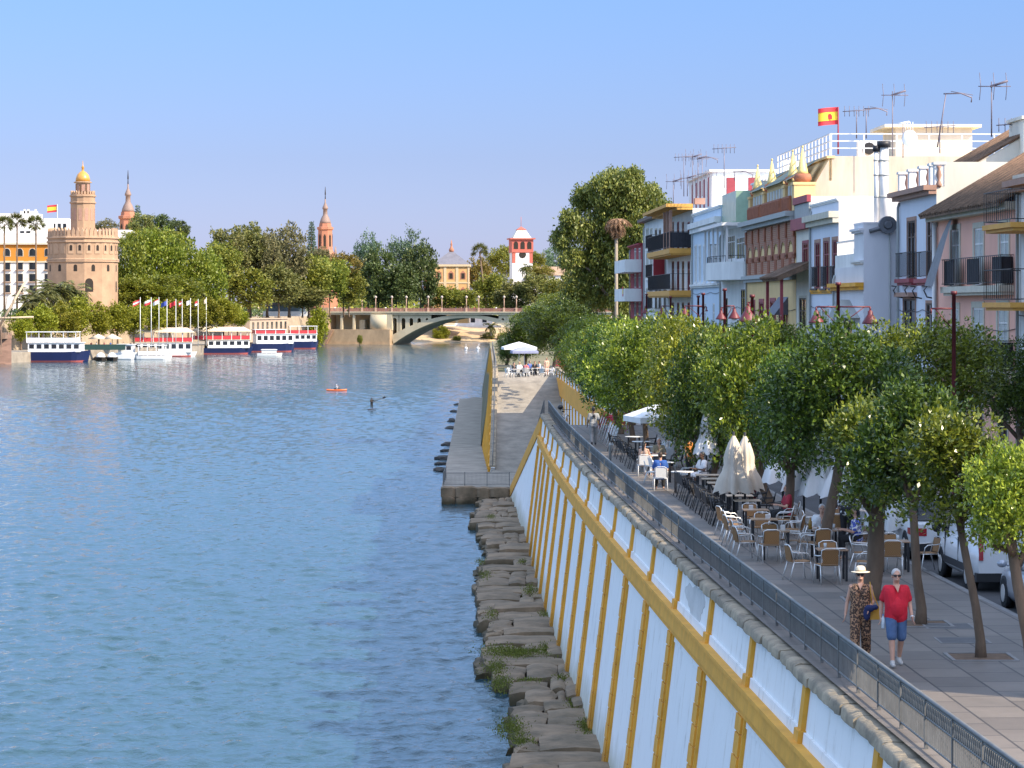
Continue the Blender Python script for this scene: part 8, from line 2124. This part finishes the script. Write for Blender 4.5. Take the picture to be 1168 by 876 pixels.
wom, Jw = person('woman in a leopard print jumpsuit and cream sun hat walking beside the man in red', Xw, Yw, rzw, H=1.70, J=Jw, hair=M_hairl, top=M_leo, sleeve=0, bottom=M_leo, leg='long', shoes=mat('tan_sandals', (.35, .2, .12), .7), vox=.0085, girth=1.08, female=True, fine=True, dress=True)
hd = Jw['head']
b = MB(); b.lathe([(.075, .045), (.175, .050), (.185, .062), (.17, .066), (.10, .072), (.096, .10), (.088, .15), (.05, .175), (.0, .168)], 22, hd + V3((0, .012, 0)), caps=False); h_ = b.build('hat', mat('straw_hat', (.78, .66, .48), .8, var=.12, scale=20), wom); b = MB(); b.lathe([(.101, .072), (.099, .098)], 20, hd + V3((0, .012, 0)), caps=False); b.build('hat_band', mat('hat_band', (.45, .33, .2), .8), h_)
b = MB()
for s in (-1, 1): b.sph(hd + V3((s * .036, -.088, .014)), (.034, .014, .025), 10, 6); b.tube([hd + V3((s * .06, -.08, .022)), hd + V3((s * .084, .02, .018))], .006, 5)
b.tube([hd + V3((-.02, -.1, .02)), hd + V3((.02, -.1, .02))], .006, 5); b.build('sunglasses', M_blk, wom)
b = MB(); b.ext([Jw['neck'] + V3((-.05, -.070, .0)), Jw['neck'] + V3((.05, -.070, .0)), Jw['chest'] + V3((0, -.128, .06))], (0, -.012, .004)); b.build('neckline', M_skin, wom)
M_ybag = mat('mustard_leather', (.62, .33, .03), .5, var=.15, scale=6)
bag = thing('shoulder_bag', 'mustard yellow shoulder bag hanging at the hip of the woman in leopard print', 'bag', (0, 0, 0), rzw); p = Matrix.Rotation(rzw, 3, 'Z') @ V3((.275, -.10, .90)); bag.location = (Xw + p.x, Yw + p.y, ST + p.z)
b = MB(); b.hexa([(-.10, -.05, -.13), (.10, -.05, -.12), (.10, .05, -.12), (-.10, .05, -.13), (-.07, -.035, .12), (.08, -.035, .10), (.08, .035, .10), (-.07, .035, .12)]); b.build('pouch', M_ybag, bag)
b = MB(); b.tube([(-.06, 0, .1), (-.09, .02, .40), (-.10, .03, .56), (-.095, .10, .52), (-.03, .09, .3), (.06, .02, .1)], .010, 5); b.build('strap', M_ybag, bag)
jk = thing('folded_jacket', 'bundled navy cloth held in the left hand of the woman in leopard print', 'jacket', (0, 0, 0), rzw); p = Matrix.Rotation(rzw, 3, 'Z') @ V3((.17, -.235, .99)); jk.location = (Xw + p.x, Yw + p.y, ST + p.z)
b = MB(); b.sph((0, 0, 0), (.10, .05, .07), 10, 6); b.sph((-.05, .01, -.1), (.07, .045, .13), 10, 6); b.sph((.1, .01, .02), (.07, .05, .05), 8, 6); job('cloth', b, clothm('navy', (.02, .03, .10)), jk, .012, 2)

# ---- people on the promenade and in the cafés
T_grey = clothm('grey', (.30, .30, .29)); T_white = clothm('white', (.78, .77, .76)); T_blue = clothm('blue', (.03, .10, .34)); T_org = clothm('orange', (.60, .22, .04)); T_black = clothm('black', (.02, .02, .022)); T_olive = clothm('olive', (.28, .24, .16)); T_pinkc = clothm('pink', (.60, .18, .20)); T_peach = clothm('peach', (.62, .40, .28)); T_red2 = clothm('maroon', (.38, .03, .05))
def at(px, py, z=ST): return onz(px, py, z)
X_, Y_ = at(677, 508); person('man in grey walking away along the promenade with a small black bag', X_, Y_, R(185), kind='walk', H=1.8, skin=M_skind, hair=M_blk, top=T_grey, sleeve=.6, bottom=T_grey, vox=.016, shoes=M_blk)
o = thing('waist_bag', 'small black bag on the back of the man in grey', 'bag', (X_ + .02, Y_ - .16, ST + 1.38)); b = MB(); b.sph((0, 0, 0), (.06, .04, .09), 8, 6); b.build('pouch', M_blk, o); b = MB(); b.tube([(0, .02, .08), (-.12, .1, .12)], .012, 5); b.tube([(0, .02, -.05), (.14, .1, -.18)], .012, 5); b.build('strap', M_blk, o)
def seat(label, x, y, rz, **k): return person(label, x, y, rz, kind='sit', vox=k.pop('vox', .016), **k)[0]
# a chair facing +x seats a person facing +x: local -y -> world +x means rz = +90 degrees
seat('grey haired man in a white shirt sitting at the brown table by the forked trunk', 8.10, 75.72, R(0), top=T_white, sleeve=.6, bottom=T_black, hair=M_hairg, lean=.10)
place(C1, 8.10, 75.75, -PI / 2, 'cane chair the man in the white shirt sits on')
seat('person in a blue and white patterned shirt sitting with their back to the thick trunk', 8.92, 74.7, R(-90), top=M_blueprint, sleeve=.6, bottom=T_black, hair=M_blk, hairlen='long', lean=.05)
person('person in a black and white patterned top standing among the café tables', PX(966, 79), 79.0, R(150), top=M_bw, sleeve=.9, bottom=T_black, hair=M_blk, vox=.016, shoes=M_blk)
place(C1, 8.95, 74.7, PI, 'cane chair the person in the blue patterned shirt sits on')
seat('person in a dark red top sitting behind the third riverside table', 8.0, 84.0, R(-80), top=T_red2, bottom=T_black, hair=M_hairb)
place(C1, 8.05, 84.0, PI, 'cane chair of the person in dark red')
seat('man in a blue t-shirt sitting with his back to the camera', 5.25, 102.4, R(180), top=T_blue, bottom=T_black, hair=M_hairb, girth=1.1)
seat('man in a white t-shirt sitting under the open parasol with his back to the camera', 6.25, 115.4, R(180), H=1.85, top=T_white, bottom=T_black, hair=M_hairb, girth=1.12)
seat('woman with bare shoulders and dark hair sitting near the railing side of the tables', 5.05, 110.7, R(150), top=T_peach, sleeve=0, bottom=T_white, hair=M_blk, hairlen='long', female=True)
seat('older person in an olive top facing the bare shouldered woman', 5.75, 113.4, R(10), top=T_olive, bottom=T_black, hair=M_hairg)
place(C2, 5.75, 113.4, -PI / 2, 'black chair of the older person in olive')
person('waiter in an orange top standing behind a tree trunk', PX(786, 108), 108, R(60), top=T_org, sleeve=.5, bottom=T_black, hair=M_blk, vox=.018, shoes=M_blk)
seat('person in white leaning back at the far end of the beige tables', 6.75, 102.6, R(-60), top=T_white, bottom=T_white, leg='short', hair=M_blk, skin=M_skind)
place(C2, 6.78, 102.6, PI, 'black chair of the person in white leaning back')
# far café
for i, (px, Y, rz, kind, tp, bt, hr, lb) in enumerate([(600, 263.4, 170, 'sit', T_pinkc, T_black, M_hairb, 'person in a pink red top sitting under the far parasols'), (586, 262.8, 60, 'sit', T_black, T_black, M_blk, 'person in black sitting nearest the ramp parapet'), (592.5, 265.2, 20, 'sit', T_white, T_black, M_hairl, 'person in white sitting left of the far parasol pole'), (610, 268.5, 0, 'sit', T_black, T_black, M_hairb, 'person in black sitting in the middle of the far café'), (615, 269.5, -60, 'sit', T_white, T_black, M_blk, 'person in a pale top sitting right of the middle far table'), (623.5, 266.2, 20, 'stand', T_peach, T_peach, M_hairl, 'fair haired woman in peach standing at the far café'), (604, 270.5, 40, 'sit', T_blue, T_black, M_blk, 'person in blue sitting behind the far parasol poles')]):
    person(lb, PX(px, Y), Y, R(rz), ST + .006, kind=kind, top=tp, bottom=bt, hair=hr, vox=.03, shoes=M_blk, hairlen='long' if i in (2, 5) else 'short', female=i in (2, 5))
    if kind == 'sit': place(C5, PX(px, Y), Y, R(rz) - PI / 2, 'silver chair of the ' + lb.split(' sitting')[0] + ' at the far café', ST + .006)

# ---- paddlers on the river
def kayak(label, px, py, rz, col_, top, skin=M_skin, hat=None, L=3.6, paddle=25):
    X, Y = onz(px, py, WL); o = thing('kayak', label, 'kayak', (X, Y, WL + .05), rz)
    b = MB(); rows = []
    for i in range(13):
        u = -1 + 2 * i / 12; w = .33 * max(.03, 1 - abs(u) ** 2.4); k = .06 * abs(u) ** 3
        rows.append([(u * L / 2, w * math.cos(a), .10 + k + (.16 if math.sin(a) > 0 else .14) * math.sin(a)) for a in [2 * PI * j / 10 for j in range(10)]])
    b.grid(rows, 0, True, closed=True); b.add(rows[0], [tuple(range(10))]); b.add(rows[-1], [tuple(range(10))]); b.build('hull', mat('hull_' + col_[0], col_[1], .35), o)
    b = MB(); b.tube([(-.45, 0, .22), (.45, 0, .24)], [.23, .2], 12); b.build('cockpit', M_blk, o)
    return o, X, Y
k1, X, Y = kayak('orange kayak with a paddler in white out on the river', 384, 446, R(8), ('orange', (.80, .16, .03)), T_white)
def paddler(lab, X, Y, rz, top, skin, hat):
    J = joints('sit'); dz = -.36
    for k in J: J[k] = J[k] + V3((0, 0, dz))
    for n, s in (('l', -1), ('r', 1)): J['kn' + n] = V3((s * .1, -.5, .25)); J['an' + n] = V3((s * .08, -.9, .14)); J['toe' + n] = V3((s * .08, -1.0, .2)); J['wr' + n] = V3((s * .38, -.42, .62 + s * .1)); J['el' + n] = V3((s * .33, -.14, .5))
    return person(lab, X, Y, rz, WL + .10, J=J, H=1.8, top=top, sleeve=.6, bottom=T_black, hair=hat, skin=skin, vox=.03)[0]
def paddle(lab, X, Y, rz, tilt):
    o = thing('paddle', lab, 'paddle', (X, Y, WL + .72), rz); o.rotation_euler = (0, R(tilt), rz)
    b = MB(); b.tube([(-1.05, 0, 0), (1.05, 0, 0)], .02, 6); b.build('shaft', M_blk, o)
    for s in (-1, 1):
        b = MB(); b.sph((s * 1.2, 0, 0), (.25, .03, .10), 8, 5); b.build('blade', M_blk, o)
paddler('paddler in a white top and hat sitting in the orange kayak', X, Y, R(98), T_white, M_skin, M_wpl); paddle('double bladed paddle held across the orange kayak', X + .42, Y, R(98), 6)
X, Y = onz(424, 468, WL); o = thing('paddleboard', 'dark paddleboard seen end on under the paddler in black', 'paddleboard', (X, Y, WL + .16), R(75))
b = MB(); b.ext([(1.6 * math.cos(a) * (1 if math.cos(a) > 0 else .95), .42 * math.sin(a), -.05) for a in [2 * PI * k / 18 for k in range(18)]], (0, 0, .12)); b.build('board', mat('hull_dark', (.04, .035, .04), .4), o)
J = joints('stand'); J['ell'] = V3((-.30, -.16, 1.18)); J['wrl'] = V3((.02, -.34, 1.10)); J['elr'] = V3((.34, -.12, 1.22)); J['wrr'] = V3((.55, -.30, 1.28))
person('paddler in black standing on the dark paddleboard', X, Y, R(20), WL + .22, J=J, H=1.62, top=T_black, sleeve=.9, bottom=T_black, hair=M_blk, skin=M_skind, vox=.03)
o = thing('paddle', 'long dark paddle held out to the right by the paddler in black', 'paddle', (X + .75, Y - .15, WL + 1.42)); o.rotation_euler = (0, R(-22), 0)
b = MB(); b.tube([(-.95, 0, 0), (.9, 0, 0)], .03, 6); b.build('shaft', M_blk, o); b = MB(); b.sph((1.12, 0, 0), (.30, .05, .13), 8, 5); b.build('blade', M_blk, o)
for i, (px, lb) in enumerate([(531.5, 'left of two white buoys floating before the bridge'), (545, 'right of two white buoys floating before the bridge')]):
    X, Y = onz(px, 398.5, WL); o = thing('buoy', lb, 'buoy', (X, Y, WL), 0, 'white buoys'); b = MB(); b.sph((0, 0, .35), .55, 10, 7); b.build('float', M_wpl, o); b = MB(); b.tube([(0, 0, .8), (.5 * i, 0, 1.9)], .07, 5); b.build('rod', M_wpl, o)
# ---- strollers on the bridge and the far quay, a few pixels each
sets = [(T_red2, T_black), (T_white, T_blue), (T_pinkc, T_black), (T_blue, T_white), (T_peach, T_olive), (T_black, T_grey)]
BYm = BY * UNIT; zdm = (zdt - CAMZ) * UNIT + CAMZ
where = ['at the left end of the bridge', 'left of the first bridge lamp post', 'by the second bridge lamp post', 'above the abutment opening', 'above the abutment columns', 'left of the round pier tower', 'above the round pier tower', 'right of the round pier tower', 'above the first spandrel arches', 'left of the arch crown', 'at the arch crown', 'just right of the arch crown', 'above the right haunch of the arch', 'above the right spandrel arches']
protos = {}
for i, px in enumerate([376, 382, 388, 394, 399, 407, 418, 440, 452, 520, 526, 530, 541, 566]):
    tp, bt = sets[i % 6]; lb = 'stroller in %s on the bridge railing side %s' % (['maroon', 'white', 'pink', 'blue', 'peach', 'black'][i % 6], where[i])
    loc = (PX(px, BYm), BYm + bx(px) * UNIT * math.sin(BROT) + 1.2, zdm + .02); loc = (PX(px, loc[1]), loc[1], loc[2])
    if i % 6 in protos: o = dup(protos[i % 6], loc, R(30 * i), lb)
    else: o, _ = person(lb, loc[0], loc[1], R(40 * i), loc[2], kind='walk', H=1.75 * 1.1, top=tp, bottom=bt, hair=M_hairb, vox=.035, group='strollers on the bridge'); protos[i % 6] = o
flush()
where2 = ['left of the beige market parasol', 'under the beige market parasol', 'under the peach market parasol', 'right of the peach market parasol', 'beside the first flagpole', 'between the second and third flagpoles']
for i, px in enumerate([104, 110, 119, 126, 141, 149]):
    Yq = (650 + 3 * (i % 2)) * UNIT; loc = (PX(px, Yq), Yq, (QH - CAMZ) * UNIT + CAMZ); dup(protos[i % 6], loc, R(70 * i), 'quay stroller in %s %s' % (['maroon', 'white', 'pink', 'blue', 'peach', 'black'][i % 6], where2[i]), 'strollers on the far quay')
flush()
for o in list(bpy.data.objects):          # copies made before the fuse share the fused skins
    if o.modifiers:
        o.modifiers.clear()
